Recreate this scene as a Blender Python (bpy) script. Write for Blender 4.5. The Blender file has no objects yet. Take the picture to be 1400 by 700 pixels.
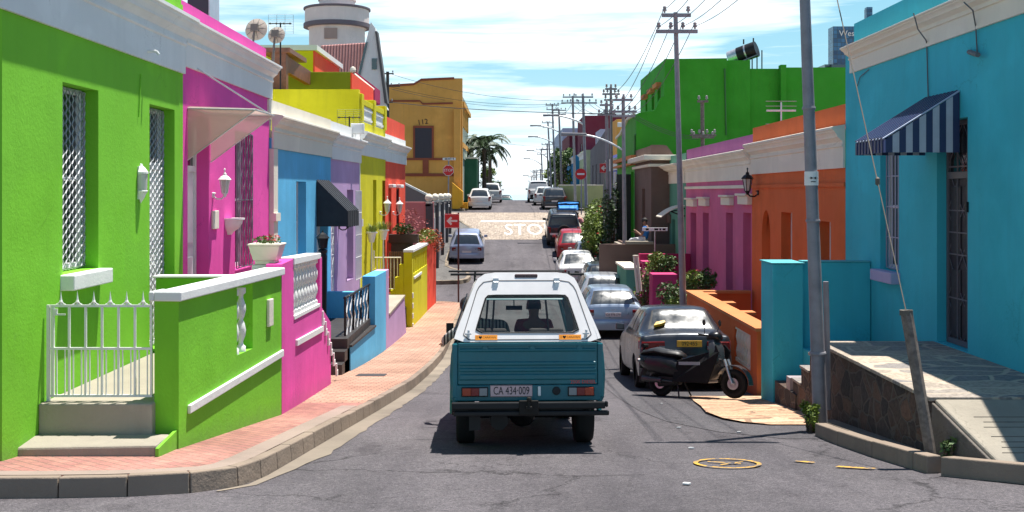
import bpy, bmesh, math, random
import numpy as np
from mathutils import Vector, Matrix
random.seed(7)
SC = bpy.context.scene
COL = SC.collection
R = math.radians
F = 1500.0; VX = 700.0; VY = 262.0      # eye at the origin, looking along +Y (north); z is metres above the eye

# ------------------------------------------------------------------ camera, world, sun, exposure
cd = bpy.data.cameras.new("camera"); cam = bpy.data.objects.new("camera", cd); COL.objects.link(cam)
cam.location = (0, 0, 0); cam.rotation_euler = (R(90), 0, 0)
cd.sensor_width = 36; cd.lens = F / 1400 * 36
cd.shift_y = -(350 - VY) / 1400
cd.clip_start = 0.1; cd.clip_end = 60000
SC.camera = cam
SHX, SHY = -0.20, -0.16                 # shadow offset per metre of height
sundir = Vector((-SHX, -SHY, 1)).normalized()
elev = math.asin(sundir.z); azim = math.atan2(sundir.x, sundir.y)
sl = bpy.data.lights.new("sun", 'SUN'); sl.energy = 5.0; sl.angle = R(0.53); sl.color = (1.0, 0.955, 0.88)
so = bpy.data.objects.new("sun", sl); COL.objects.link(so)
so.rotation_euler = (-sundir).to_track_quat('-Z', 'Y').to_euler(); so.location = (20, 20, 60)
W = bpy.data.worlds.new("World"); SC.world = W; W.use_nodes = True
nt = W.node_tree; nt.nodes.clear()
def N(nt, t, **k):
    n = nt.nodes.new(t)
    for a, b in k.items(): setattr(n, a, b)
    return n
sky = N(nt, 'ShaderNodeTexSky', sky_type='NISHITA', sun_disc=False, sun_elevation=elev, sun_rotation=azim, altitude=50, air_density=1.0, dust_density=0.35, ozone_density=1.6)
tc = N(nt, 'ShaderNodeTexCoord')
def mapping(nt, vec, sc, loc=(0,0,0), rot=(0,0,0)):
    m = N(nt, 'ShaderNodeMapping'); m.inputs['Scale'].default_value = sc; m.inputs['Location'].default_value = loc; m.inputs['Rotation'].default_value = rot
    nt.links.new(vec, m.inputs['Vector']); return m.outputs[0]
def ramp(nt, fac, stops):
    r = N(nt, 'ShaderNodeValToRGB'); e = r.color_ramp.elements
    while len(e) < len(stops): e.new(0.5)
    for i, (p, c) in enumerate(stops):
        e[i].position = p; e[i].color = c if len(c) == 4 else (*c, 1)
    nt.links.new(fac, r.inputs[0]); return r.outputs[0]
def noise(nt, vec, scale, detail=4, rough=0.5, dist=0.0):
    n = N(nt, 'ShaderNodeTexNoise'); n.inputs['Scale'].default_value = scale; n.inputs['Detail'].default_value = detail
    n.inputs['Roughness'].default_value = rough; n.inputs['Distortion'].default_value = dist
    nt.links.new(vec, n.inputs['Vector']); return n.outputs[0]
def math_(nt, op, a, b=None, clamp=False):
    m = N(nt, 'ShaderNodeMath', operation=op); m.use_clamp = clamp
    for i, v in enumerate((a, b)):
        if v is None: continue
        if isinstance(v, (int, float)): m.inputs[i].default_value = v
        else: nt.links.new(v, m.inputs[i])
    return m.outputs[0]
def mixc(nt, fac, a, b, blend='MIX'):
    m = N(nt, 'ShaderNodeMix', data_type='RGBA', blend_type=blend)
    for s, v in ((0, fac), (6, a), (7, b)):
        if isinstance(v, (int, float)): m.inputs[s].default_value = v
        elif isinstance(v, tuple): m.inputs[s].default_value = v if len(v) == 4 else (*v, 1)
        else: nt.links.new(v, m.inputs[s])
    return m.outputs[2]
# long wind-drawn cloud streaks, thicker towards the centre of the sky over the street
cv = mapping(nt, tc.outputs['Generated'], (1.5, 1.0, 17.0), (0.35, 0, 0.2), (0, R(3), 0))
c1 = noise(nt, cv, 1.6, 7, 0.58, 0.5)
c2 = noise(nt, mapping(nt, tc.outputs['Generated'], (4, 4, 60), (1.3, 0, 0)), 1.6, 5, 0.6, 0.3)
cs = math_(nt, 'ADD', math_(nt, 'MULTIPLY', c1, 0.8), math_(nt, 'MULTIPLY', c2, 0.2))
sep = N(nt, 'ShaderNodeSeparateXYZ'); nt.links.new(tc.outputs['Generated'], sep.inputs[0])
sd_ = ramp(nt, math_(nt, 'ADD', sep.outputs[0], .5), [(0.10, (.0,.0,.0)), (0.30, (.0,.0,.0)), (0.42, (.10,.10,.10)), (0.62, (.10,.10,.10)), (.75, (.04,.04,.04)), (1, (0,0,0))])
cm = ramp(nt, math_(nt, 'ADD', cs, sd_), [(0.525, (0,0,0)), (0.70, (1,1,1))])
lowfade = ramp(nt, sep.outputs[2], [(0.0, (.15,.15,.15)), (0.03, (.6,.6,.6)), (0.085, (1,1,1)), (0.22, (.6,.6,.6)), (0.4, (0,0,0))])
cm = math_(nt, 'MULTIPLY', cm, lowfade)
skyc = mixc(nt, 1.0, sky.outputs[0], (.95, 1.08, 1.12), 'MULTIPLY')
hz = ramp(nt, sep.outputs[2], [(0.0, (1,1,1)), (0.05, (.95,.95,.95)), (0.18, (.7,.7,.7)), (0.38, (0,0,0))])
hcol = ramp(nt, sep.outputs[2], [(0.0, (.82,.93,.97)), (0.05, (.58,.84,.95)), (0.11, (.42,.78,.93)), (0.18, (.33,.72,.90))])
hcol = mixc(nt, 1.0, hcol, (9.8, 9.8, 9.8), 'MULTIPLY')
skyc = mixc(nt, hz, skyc, hcol)
cc = mixc(nt, cm, skyc, (14.5, 15.0, 15.4))
bg = N(nt, 'ShaderNodeBackground'); bg.inputs[1].default_value = 0.065
nt.links.new(cc, bg.inputs[0]); wo = N(nt, 'ShaderNodeOutputWorld'); nt.links.new(bg.outputs[0], wo.inputs[0])
SC.view_settings.view_transform = 'Standard'; SC.view_settings.look = 'None'
SC.view_settings.gamma = 1; SC.view_settings.use_curve_mapping = False
SC.view_settings.exposure = 0.80
SC.cycles.max_bounces = 8; SC.cycles.diffuse_bounces = 4; SC.cycles.transparent_max_bounces = 12
SC.cycles.use_denoising = True

# ------------------------------------------------------------------ materials
def newmat(name):
    m = bpy.data.materials.new(name); m.use_nodes = True; nt = m.node_tree
    b = nt.nodes['Principled BSDF']; return m, nt, b
def setp(b, **k):
    for a, v in k.items():
        a = a.replace('_', ' ')
        if a in b.inputs: b.inputs[a].default_value = v
def bump(nt, b, h, dist=0.01, strength=0.6):
    n = N(nt, 'ShaderNodeBump'); n.inputs['Distance'].default_value = dist; n.inputs['Strength'].default_value = strength
    nt.links.new(h, n.inputs['Height']); nt.links.new(n.outputs[0], b.inputs['Normal'])
def pos(nt): return N(nt, 'ShaderNodeNewGeometry').outputs['Position']
def srgb(r, g, b):
    f = lambda c: (c/255/12.92) if c/255 <= .04045 else ((c/255+.055)/1.055)**2.4
    return (f(r), f(g), f(b))
_mc = {}
def stucco(name, col, var=0.12, rough=0.85, stain=0.25, bmp=0.006):
    if name in _mc: return _mc[name]
    m, nt, b = newmat(name); p = pos(nt)
    n1 = noise(nt, p, 0.9, 6, 0.6)
    n2 = noise(nt, mapping(nt, p, (3.5, 3.5, 0.25)), 1.6, 5, 0.6)
    dark = tuple(c*(1-var*1.6) for c in col); lite = tuple(min(1, c*(1+var)+0.01) for c in col)
    c1 = ramp(nt, n1, [(0.3, dark), (0.7, lite)])
    st = ramp(nt, n2, [(0.50, (0,0,0)), (0.75, (1,1,1))])
    c2 = mixc(nt, math_(nt, 'MULTIPLY', st, stain), c1, tuple(c*0.72+0.012 for c in col))
    n4 = noise(nt, p, 11, 3, .6)
    c2 = mixc(nt, ramp(nt, n4, [(.66, (0,0,0)), (.72, (.25,.25,.25))]), c2, tuple(c*0.8+0.05 for c in col))
    cv_ = N(nt, 'ShaderNodeTexVoronoi', feature='DISTANCE_TO_EDGE'); cv_.inputs['Scale'].default_value = 0.55
    cw = N(nt, 'ShaderNodeVectorMath', operation='MULTIPLY_ADD'); cc_ = N(nt, 'ShaderNodeCombineXYZ'); nw = noise(nt, p, 2.2, 5, .7)
    for i_ in range(3): nt.links.new(nw, cc_.inputs[i_])
    nt.links.new(cc_.outputs[0], cw.inputs[0]); cw.inputs[1].default_value = (1.1, 1.1, 1.1); nt.links.new(p, cw.inputs[2]); nt.links.new(cw.outputs[0], cv_.inputs['Vector'])
    ck = math_(nt, 'MULTIPLY', ramp(nt, cv_.outputs[0], [(0, (1,1,1)), (.006, (0,0,0))]), ramp(nt, noise(nt, p, .7, 2, .5), [(.52, (0,0,0)), (.60, (.5,.5,.5))]))
    c2 = mixc(nt, ck, c2, tuple(c*.45 for c in col))
    pt = ramp(nt, noise(nt, mapping(nt, p, (1,1,1.4), (7,3,1)), .55, 2, .4, .6), [(.50, (0,0,0)), (.53, (.5,.5,.5))])
    c2 = mixc(nt, pt, c2, tuple(min(1, c*.90+.012) for c in col))
    # splash dirt where a wall meets the falling pavement (world height above the street line)
    sp = N(nt, 'ShaderNodeSeparateXYZ'); nt.links.new(p, sp.inputs[0])
    hh_ = math_(nt, 'ADD', math_(nt, 'ADD', sp.outputs[2], 1.46), math_(nt, 'MULTIPLY', sp.outputs[1], .094))
    hh_ = math_(nt, 'ADD', hh_, math_(nt, 'MULTIPLY', noise(nt, p, 5, 5, .7), -.35))
    dm = ramp(nt, math_(nt, 'ADD', hh_, .3), [(0.10, (.55,.55,.55)), (0.30, (0,0,0))])
    c2 = mixc(nt, dm, c2, tuple(c*0.55+0.05 for c in col))
    nt.links.new(c2, b.inputs['Base Color']); setp(b, Roughness=rough, Specular_IOR_Level=0.25)
    n3 = noise(nt, p, 28, 6, 0.62); n5 = noise(nt, p, 3.0, 3, .5)
    bump(nt, b, math_(nt, 'ADD', n3, math_(nt, 'MULTIPLY', n5, 1.5)), bmp*1.2, 0.5)
    _mc[name] = m; return m
def plain(name, col, rough=0.5, metal=0.0, coat=0.0, var=0.08, scale=6, spec=0.5):
    if name in _mc: return _mc[name]
    m, nt, b = newmat(name); p = pos(nt)
    n1 = noise(nt, p, scale, 5, 0.65)
    c1 = ramp(nt, n1, [(0.3, tuple(c*(1-var) for c in col)), (0.7, tuple(min(1, c*(1+var)) for c in col))])
    nt.links.new(c1, b.inputs['Base Color'])
    r = ramp(nt, n1, [(0.3, (rough*.85,)*3), (0.7, (min(1, rough*1.2),)*3)])
    nt.links.new(r, b.inputs['Roughness'])
    setp(b, Metallic=metal, Coat_Weight=coat, Coat_Roughness=0.08, Specular_IOR_Level=spec)
    _mc[name] = m; return m
def carpaint(name, col, metal=0.4):
    if name in _mc: return _mc[name]
    m, nt, b = newmat(name); p = N(nt, 'ShaderNodeTexCoord').outputs['Object']
    n1 = noise(nt, p, 2.2, 6, 0.7)
    dust = ramp(nt, n1, [(0.45, (0,0,0)), (0.8, (.10,.10,.10))])
    nt.links.new(mixc(nt, dust, col, (.22,.2,.17)), b.inputs['Base Color'])
    nt.links.new(ramp(nt, n1, [(0.35, (.25,.25,.25)), (0.75, (.5,.5,.5))]), b.inputs['Roughness'])
    setp(b, Metallic=metal, Coat_Weight=0.5, Coat_Roughness=0.1)
    _mc[name] = m; return m
def glassmat(name, col=(.015,.02,.022), rough=0.09):
    if name in _mc: return _mc[name]
    m, nt, b = newmat(name)
    n1 = noise(nt, N(nt, 'ShaderNodeTexCoord').outputs['Object'], 3, 4, 0.6)
    nt.links.new(ramp(nt, n1, [(0.3, (rough*.7,)*3), (0.75, (rough*1.6,)*3)]), b.inputs['Roughness'])
    setp(b, Base_Color=(*col, 1), Specular_IOR_Level=0.9, IOR=1.6); _mc[name] = m; return m
def clearglass(name, tint=(.75,.8,.8), gloss=0.12, rough=.03):
    if name in _mc: return _mc[name]
    m, nt, b = newmat(name); nt.nodes.remove(b)
    t = N(nt, 'ShaderNodeBsdfTransparent'); t.inputs[0].default_value = (*tint, 1)
    g = N(nt, 'ShaderNodeBsdfGlossy'); g.inputs['Roughness'].default_value = rough
    fr = N(nt, 'ShaderNodeLayerWeight'); fr.inputs[0].default_value = .25
    s = N(nt, 'ShaderNodeMixShader'); nt.links.new(math_(nt, 'ADD', math_(nt, 'MULTIPLY', math_(nt, 'POWER', fr.outputs[1], 3.0), .6), gloss-.05, True), s.inputs[0])
    nt.links.new(t.outputs[0], s.inputs[1]); nt.links.new(g.outputs[0], s.inputs[2])
    nt.links.new(s.outputs[0], nt.nodes['Material Output'].inputs[0]); _mc[name] = m; return m
def asphalt(name, base, dark=0.75, seed=0.0, cracks=True):
    m, nt, b = newmat(name); p = pos(nt)
    fine = noise(nt, p, 95, 4, 0.8)
    big = noise(nt, mapping(nt, p, (1, .5, 1), (seed, 0, 0)), 0.55, 7, 0.62)
    mid = noise(nt, p, 6.5, 5, .7)
    grit = noise(nt, p, 34, 3, .75)
    c = ramp(nt, big, [(0.3, tuple(x*dark for x in base)), (0.7, tuple(x*1.18 for x in base))])
    c = mixc(nt, 1.0, c, ramp(nt, fine, [(0.34, (.45,.45,.45)), (0.5, (1,1,1)), (0.68, (1.75,1.7,1.65))]), 'MULTIPLY')
    c = mixc(nt, 1.0, c, ramp(nt, mid, [(0.3, (.84,.84,.84)), (0.7, (1.1,1.1,1.1))]), 'MULTIPLY')
    c = mixc(nt, 1.0, c, ramp(nt, grit, [(0.32, (.62,.62,.64)), (0.5, (1,1,1)), (0.68, (1.42,1.40,1.38))]), 'MULTIPLY')
    # tyre-polished tracks and oil drips along the lane
    tr = noise(nt, mapping(nt, p, (2.2, .06, 1), (seed*2, 0, 0)), 1.0, 3, .5)
    c = mixc(nt, 1.0, c, ramp(nt, tr, [(0.35, (.86,.86,.87)), (0.6, (1.06,1.06,1.05))]), 'MULTIPLY')
    st = ramp(nt, noise(nt, mapping(nt, p, (1,.6,1), (seed+4,2,0)), 1.7, 5, .6), [(0.60, (1,1,1)), (0.68, (.72,.71,.72))])
    c = mixc(nt, 1.0, c, st, 'MULTIPLY')
    if cracks:
        v = N(nt, 'ShaderNodeTexVoronoi', feature='DISTANCE_TO_EDGE'); v.inputs['Scale'].default_value = 0.42
        wv = noise(nt, p, 1.6, 5, .7); mm = N(nt, 'ShaderNodeVectorMath', operation='MULTIPLY_ADD')
        cmb = N(nt, 'ShaderNodeCombineXYZ'); [nt.links.new(wv, cmb.inputs[i]) for i in range(3)]
        nt.links.new(cmb.outputs[0], mm.inputs[0]); mm.inputs[1].default_value = (1.3,1.3,1.3); nt.links.new(p, mm.inputs[2])
        nt.links.new(mm.outputs[0], v.inputs['Vector'])
        k = ramp(nt, v.outputs[0], [(0.0, (.35,.35,.35)), (0.014, (1,1,1))])
        c = mixc(nt, ramp(nt, noise(nt, p, .35, 2, .5), [(.45, (0,0,0)), (.55, (1,1,1))]), c, mixc(nt, 1.0, c, k, 'MULTIPLY'))
    nt.links.new(c, b.inputs['Base Color']); setp(b, Roughness=0.88, Specular_IOR_Level=0.3)
    bump(nt, b, math_(nt, 'ADD', fine, math_(nt, 'MULTIPLY', mid, .8)), 0.012, 0.6); return m
def brickmat(name, c1, c2, mortar, w, h, rot=0, ms=0.012, offset=0.5, bumpd=.008):
    m, nt, b = newmat(name); p = pos(nt)
    bt = N(nt, 'ShaderNodeTexBrick'); bt.offset = offset
    bt.inputs['Scale'].default_value = 1; bt.inputs['Brick Width'].default_value = w; bt.inputs['Row Height'].default_value = h
    bt.inputs['Mortar Size'].default_value = ms; bt.inputs['Mortar Smooth'].default_value = 0.3; bt.inputs['Bias'].default_value = 0
    bt.inputs['Color1'].default_value = (*c1, 1); bt.inputs['Color2'].default_value = (*c2, 1); bt.inputs['Mortar'].default_value = (*mortar, 1)
    nt.links.new(mapping(nt, p, (1,1,0), (0,0,0), (0,0,rot)), bt.inputs['Vector'])
    n1 = noise(nt, p, 0.8, 6, .65); n2 = noise(nt, p, 40, 4, .7)
    c = mixc(nt, 1.0, bt.outputs[0], ramp(nt, n1, [(0.3, (.68,.66,.64)), (0.7, (1.2,1.2,1.2))]), 'MULTIPLY')
    c = mixc(nt, 1.0, c, ramp(nt, n2, [(0.3, (.8,.8,.8)), (0.7, (1.15,1.15,1.15))]), 'MULTIPLY')
    nt.links.new(c, b.inputs['Base Color']); setp(b, Roughness=0.9, Specular_IOR_Level=.2)
    bump(nt, b, math_(nt, 'SUBTRACT', math_(nt, 'MULTIPLY', n2, .4), bt.outputs['Fac']), bumpd, .7); return m
def stonemat(name, cols, mortar, scale, mw=0.06, scl=(1,1,1), bumpd=0.03):
    m, nt, b = newmat(name); p = pos(nt)
    n0 = noise(nt, p, 4, 3, .5); mm = N(nt, 'ShaderNodeVectorMath', operation='MULTIPLY_ADD')
    cmb = N(nt, 'ShaderNodeCombineXYZ'); [nt.links.new(n0, cmb.inputs[i]) for i in range(3)]
    nt.links.new(cmb.outputs[0], mm.inputs[0]); mm.inputs[1].default_value = (.12,.12,.12); nt.links.new(mapping(nt, p, scl), mm.inputs[2])
    v = N(nt, 'ShaderNodeTexVoronoi', feature='F1'); v.inputs['Scale'].default_value = scale; nt.links.new(mm.outputs[0], v.inputs['Vector'])
    e = N(nt, 'ShaderNodeTexVoronoi', feature='DISTANCE_TO_EDGE'); e.inputs['Scale'].default_value = scale; nt.links.new(mm.outputs[0], e.inputs['Vector'])
    sc = N(nt, 'ShaderNodeSeparateColor'); nt.links.new(v.outputs['Color'], sc.inputs[0])
    k = len(cols); c = ramp(nt, sc.outputs[0], [(i/(k-1), cols[i]) for i in range(k)])
    n2 = noise(nt, p, 22, 6, .7); c = mixc(nt, 1.0, c, ramp(nt, n2, [(0.3, (.6,.6,.6)), (0.7, (1.35,1.35,1.35))]), 'MULTIPLY')
    ed = ramp(nt, e.outputs[0], [(mw*.5, (0,0,0)), (mw, (1,1,1))])
    c = mixc(nt, ed, mortar, c)
    nt.links.new(c, b.inputs['Base Color']); setp(b, Roughness=0.9, Specular_IOR_Level=.2)
    bump(nt, b, math_(nt, 'ADD', ed, math_(nt, 'MULTIPLY', n2, .5)), bumpd, .8); return m

# ------------------------------------------------------------------ mesh collecting
class MB:
    def __init__(s): s.v = []; s.f = []
    def add(s, vs, fs):
        o = len(s.v); s.v += [tuple(v) for v in vs]; s.f += [tuple(o+i for i in f) for f in fs]; return s
    def hexa(s, p):   # 8 points: bottom ring then top ring
        return s.add(p, [(3,2,1,0),(4,5,6,7),(0,1,5,4),(1,2,6,5),(2,3,7,6),(3,0,4,7)])
    def box(s, x0, x1, y0, y1, z0, z1):
        return s.hexa([(x0,y0,z0),(x1,y0,z0),(x1,y1,z0),(x0,y1,z0),(x0,y0,z1),(x1,y0,z1),(x1,y1,z1),(x0,y1,z1)])
    def tube(s, a, b, r0, r1=None, n=8, cap=True):
        a = Vector(a); b = Vector(b); r1 = r0 if r1 is None else r1; d = (b-a)
        if d.length < 1e-6: return s
        q = d.to_track_quat('Z', 'Y'); vs = []
        for P, r in ((a, r0), (b, r1)):
            for i in range(n):
                t = 2*math.pi*(i+.5)/n; vs.append(P + q @ Vector((r*math.cos(t), r*math.sin(t), 0)))
        fs = [(i, (i+1)%n, n+(i+1)%n, n+i) for i in range(n)]
        if cap: fs += [tuple(range(n-1,-1,-1)), tuple(range(n, 2*n))]
        return s.add(vs, fs)
    def path(s, pts, r, n=6):
        for i in range(len(pts)-1): s.tube(pts[i], pts[i+1], r, r, n)
        return s
    def lathe(s, prof, c, n=14, axis='z', a0=0.0, a1=2*math.pi, rot=0.0):
        c = Vector(c); full = abs(a1-a0-2*math.pi) < 1e-6; m = n if full else n+1; vs = []
        for r, h in prof:
            for i in range(m):
                t = a0+(a1-a0)*i/n+rot; x, y = r*math.cos(t), r*math.sin(t)
                vs.append(c+Vector({'z': (x,y,h), 'x': (h,x,y), 'y': (x,h,y)}[axis]))
        fs = []
        for k in range(len(prof)-1):
            for i in range(n):
                j = (i+1) % m; fs.append((k*m+i, k*m+j, (k+1)*m+j, (k+1)*m+i))
        if full:
            if prof[0][0] > 1e-5: fs.append(tuple(range(m-1,-1,-1)))
            if prof[-1][0] > 1e-5: fs.append(tuple((len(prof)-1)*m+i for i in range(m)))
        return s.add(vs, fs)
    def prism(s, pts, vec):     # closed polygon (3-D points) swept by vec
        n = len(pts); vec = Vector(vec); a = [Vector(p) for p in pts]
        return s.add(a+[p+vec for p in a], [tuple(range(n-1,-1,-1)), tuple(range(n,2*n))]+[(i,(i+1)%n,n+(i+1)%n,n+i) for i in range(n)])
    def build(s, name, mat, parent=None, bevel=0.0, smooth=False, loc=None, seg=2):
        me = bpy.data.meshes.new(name); me.from_pydata(s.v, [], s.f); me.update()
        bm = bmesh.new(); bm.from_mesh(me); bmesh.ops.recalc_face_normals(bm, faces=bm.faces); bm.to_mesh(me); bm.free()
        o = bpy.data.objects.new(name, me); COL.objects.link(o)
        if mat: me.materials.append(mat)
        if parent is not None: o.parent = parent
        if loc is not None: o.location = loc
        if bevel > 0:
            b = o.modifiers.new('bevel', 'BEVEL'); b.width = bevel; b.segments = seg; b.limit_method = 'ANGLE'; b.angle_limit = R(35)
        if smooth:
            me.polygons.foreach_set('use_smooth', [True]*len(me.polygons))
            me.set_sharp_from_angle(angle=R(smooth if not isinstance(smooth, bool) else 40))
        return o
def tag(o, label=None, cat=None, group=None, kind=None):
    if label: o['label'] = label
    if cat: o['category'] = cat
    if group: o['group'] = group
    if kind: o['kind'] = kind
    return o
def thing(name, label, cat, loc=(0,0,0), rot=(0,0,0), group=None):
    o = bpy.data.objects.new(name, None); COL.objects.link(o); o.location = loc; o.rotation_euler = rot
    o.empty_display_size = .2
    return tag(o, label, cat, group)
def copy_tree(o, parent=None):
    c = o.copy(); COL.objects.link(c)
    if parent is not None: c.parent = parent
    for ch in list(o.children): copy_tree(ch, c)
    return c
def textmesh(body, size, mat, parent, mtx, name='lettering', ext=0.002, xs=1.0):
    cu = bpy.data.curves.new('t', 'FONT'); cu.body = body; cu.size = size; cu.extrude = ext; cu.align_x = 'CENTER'; cu.align_y = 'CENTER'
    cu.resolution_u = 3
    t = bpy.data.objects.new('t', cu); COL.objects.link(t)
    bpy.context.view_layer.update()
    me = bpy.data.meshes.new_from_object(t.evaluated_get(bpy.context.evaluated_depsgraph_get()))
    bpy.data.objects.remove(t); bpy.data.curves.remove(cu)
    for v in me.vertices: v.co.x *= xs
    me.transform(mtx)
    me.materials.clear(); me.materials.append(mat); me.name = name
    o = bpy.data.objects.new(name, me); COL.objects.link(o)
    if parent is not None: o.parent = parent
    return o
FACE_CAM = Matrix.Rotation(R(90), 4, 'X')       # text upright, read from -Y
def P(x, y, Y): return Vector(((x-VX)/F*Y, Y, -(y-VY)/F*Y))
def lerp(a, b, t): return a+(b-a)*t
# ground height along the street
GP = [(-60,-1.2),(0,-1.66),(8.5,-2.42),(12.3,-2.81),(16,-3.2),(20.2,-3.6),(23.5,-3.87),(27,-4.06),(31,-4.15),(36,-4.2),(41,-4.15),(46,-3.96),
      (50,-3.74),(53,-3.48),(57.5,-2.95),(60,-2.62),(67,-1.8),(74,-1.38),(84,-1.07),(91,-.93),(98,-.8),(104,-.78),(112,-1.3),(118,-1.95),
      (130,-3.6),(200,-14),(400,-45),(1500,-98),(2500,-140)]
GX = [p[0] for p in GP]; GZ = [p[1] for p in GP]
def G(y):
    k = 1.2
    return float(sum(np.interp(y+d, GX, GZ) for d in (-k, -k/2, 0, k/2, k))/5)
def pitch(y, L=3.0): return math.atan2(G(y+L)-G(y), L)
# ------------------------------------------------------------------ shared materials
M = {}
M['asphalt'] = asphalt('asphalt', (.104,.095,.104), .70)
M['asphalt_new'] = asphalt('asphalt_patch', (.080,.075,.082), .8, 3.0, False)
M['asphalt_old'] = asphalt('asphalt_pavement', (.13,.125,.12), .8, 5.0)
M['brick'] = brickmat('pavement_brick', (.52,.31,.225), (.41,.24,.175), (.20,.13,.10), .23, .125, R(3), .011, .5)
M['brick_old'] = brickmat('weathered_brick', (.42,.21,.17), (.34,.16,.14), (.20,.15,.12), .21, .105, R(45), .006)
M['cobble'] = stonemat('cobble_setts', [(.48,.39,.31),(.38,.31,.25),(.55,.46,.37),(.32,.26,.215)], (.23,.19,.16), 6.0, .10)
M['cobble_near'] = stonemat('cobble_verge', [(.55,.34,.22),(.46,.28,.18),(.62,.42,.28),(.50,.32,.2)], (.28,.18,.12), 2.4, .05, (.55,1.5,1))
M['rubble'] = stonemat('rubble_stone', [(.10,.07,.055),(.055,.047,.045),(.15,.09,.065),(.04,.038,.04),(.115,.085,.07)], (.12,.10,.085), 3.6, .065, (1,1,1.25))
M['slate'] = stonemat('slate_paving', [(.36,.30,.24),(.24,.22,.21),(.46,.37,.28),(.20,.19,.19)], (.48,.40,.31), 1.6, .045, (.8,1.5,1), .015)
M['concrete'] = stucco('concrete', (.35,.31,.25), .18, .9, .5, .01)
M['kerb'] = stucco('kerb_concrete', (.31,.235,.175), .38, .92, .9, .016)
M['gutter'] = stucco('gutter_concrete', (.27,.22,.165), .45, .92, .4, .01)
M['soil'] = stucco('ground_soil', (.22,.18,.14), .3, .95, .4, .02)
M['white'] = stucco('white_plaster', (.78,.78,.76), .05, .8, .22)
M['cream'] = stucco('cream_plaster', (.80,.74,.62), .05, .8, .2)
M['wpaint'] = plain('white_paint', (.78,.78,.76), .4, 0, 0, .06)
def wornpaint(name, col, lo, hi, sc):
    m, nt, b = newmat(name); p = pos(nt); n = noise(nt, p, sc, 5, .75)
    nt.links.new(ramp(nt, n, [(lo, (.12,.11,.11)), (hi, col)]), b.inputs['Base Color']); setp(b, Roughness=.85, Specular_IOR_Level=.25); return m
M['roadpaint'] = wornpaint('road_paint', (.74,.72,.68), .24, .40, 5)
M['yelpaint'] = wornpaint('yellow_road_paint', (.58,.33,.05), .44, .52, 11)
M['silver'] = plain('galvanised_steel', (.55,.56,.58), .38, .75, 0, .15)
M['pole'] = plain('pole_galvanised', (.27,.26,.285), .6, .3, 0, .2, 5)
M['darkpole'] = plain('dark_timber_pole', (.06,.05,.045), .8, 0, 0, .3)
M['black'] = plain('black_paint', (.010,.010,.011), .45, spec=.3)
M['rubber'] = plain('tyre_rubber', (.018,.018,.018), .85, 0, 0, .2, spec=.2)
M['trim'] = plain('black_trim', (.016,.016,.017), .55, spec=.3)
M['rim'] = plain('alloy_rim', (.5,.5,.52), .3, .8)
M['steelrim'] = plain('steel_rim', (.18,.18,.19), .5, .6)
M['glass'] = glassmat('window_glass')
M['cglass'] = glassmat('car_glass', (.02,.026,.03), .15)
M['clear'] = clearglass('clear_glass')
M['redlens'] = plain('red_lens', (.20,.006,.006), .25, 0, .3, spec=.3)
M['orlens'] = plain('orange_lens', (.36,.035,.006), .25, 0, .3, spec=.3)
M['wlens'] = plain('clear_lens', (.22,.22,.23), .25, 0, .3)
M['plate'] = plain('plate_white', (.70,.62,.62), .45)
M['plate_y'] = plain('plate_yellow', (.75,.42,.04), .45)
M['plateblk'] = plain('plate_black', (.01,.01,.012), .5)
M['skin'] = plain('skin', (.26,.13,.08), .55)
M['hair'] = plain('dark_hair', (.012,.009,.008), .6)
M['leaf'] = plain('leaf_green', (.060,.115,.025), .55, 0, 0, .6, 9)
M['leaf_y'] = plain('leaf_yellow_green', (.14,.20,.025), .55, 0, 0, .5, 9)
M['leaf_d'] = plain('leaf_dark', (.028,.060,.018), .55, 0, 0, .6, 5)
M['petal'] = plain('petal_red', (.55,.03,.03), .5)
M['petal_p'] = plain('petal_pink', (.60,.12,.25), .5)
M['bark'] = plain('bark', (.10,.07,.05), .9, 0, 0, .4, 12)
M['wood'] = plain('brown_timber', (.20,.085,.05), .6, 0, 0, .35, 10)
M['weathered'] = plain('weathered_timber', (.17,.14,.12), .9, 0, 0, .5, 16)
M['alu'] = plain('aluminium', (.6,.6,.6), .35, .6)
C = dict(green=(.19,.55,.025), pinkL=(.80,.08,.40), blueL=(.12,.49,.78), lilac=(.50,.33,.56), yell=(.68,.62,.010), red=(.88,.085,.04),
         teal=(.05,.49,.59), orange=(.68,.145,.038), pinkR=(.62,.14,.29), brown=(.17,.11,.09), bigG=(.045,.36,.02), ochre=(.70,.36,.085))
for k, c in C.items(): M[k] = stucco('stucco_'+k, c, .09, .85, .40)
M['pinkdk'] = stucco('stucco_magenta', (.42,.02,.10), .08)
M['dkgreen'] = stucco('stucco_dark_green', (.03,.13,.07), .08)
M['mint'] = stucco('stucco_mint', (.10,.30,.22), .08)

# ------------------------------------------------------------------ terrain, road, pavements
def arange(a, b, s):
    n = max(1, int(math.ceil((b-a)/s))); return [a+(b-a)*i/n for i in range(n+1)]
def strip(name, rows, mat, kind='structure', cols=4):
    """rows: (Y, xl, xr, z)"""
    mb = MB(); vs = []; n = cols+1
    for (Y, xl, xr, z) in rows:
        for i in range(n): vs.append((lerp(xl, xr, i/cols), Y, z))
    fs = [(r*n+i, r*n+i+1, (r+1)*n+i+1, (r+1)*n+i) for r in range(len(rows)-1) for i in range(cols)]
    o = mb.add(vs, fs).build(name, mat); return tag(o, kind=kind)
ys = arange(-60, 135, 1.5)+arange(140, 400, 10)+[500, 700, 1000, 1500, 2500]
strip('ground', [(y, -900, 900, G(y)-.012) for y in ys], M['soil'], cols=8)
msea, snt, sb = newmat('sea_water'); setp(sb, Base_Color=(.30,.46,.55,1), Roughness=.5)
bump(snt, sb, noise(snt, mapping(snt, pos(snt), (.02,.006,1)), 1.0, 4, .6), 1.0, .3)
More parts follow.
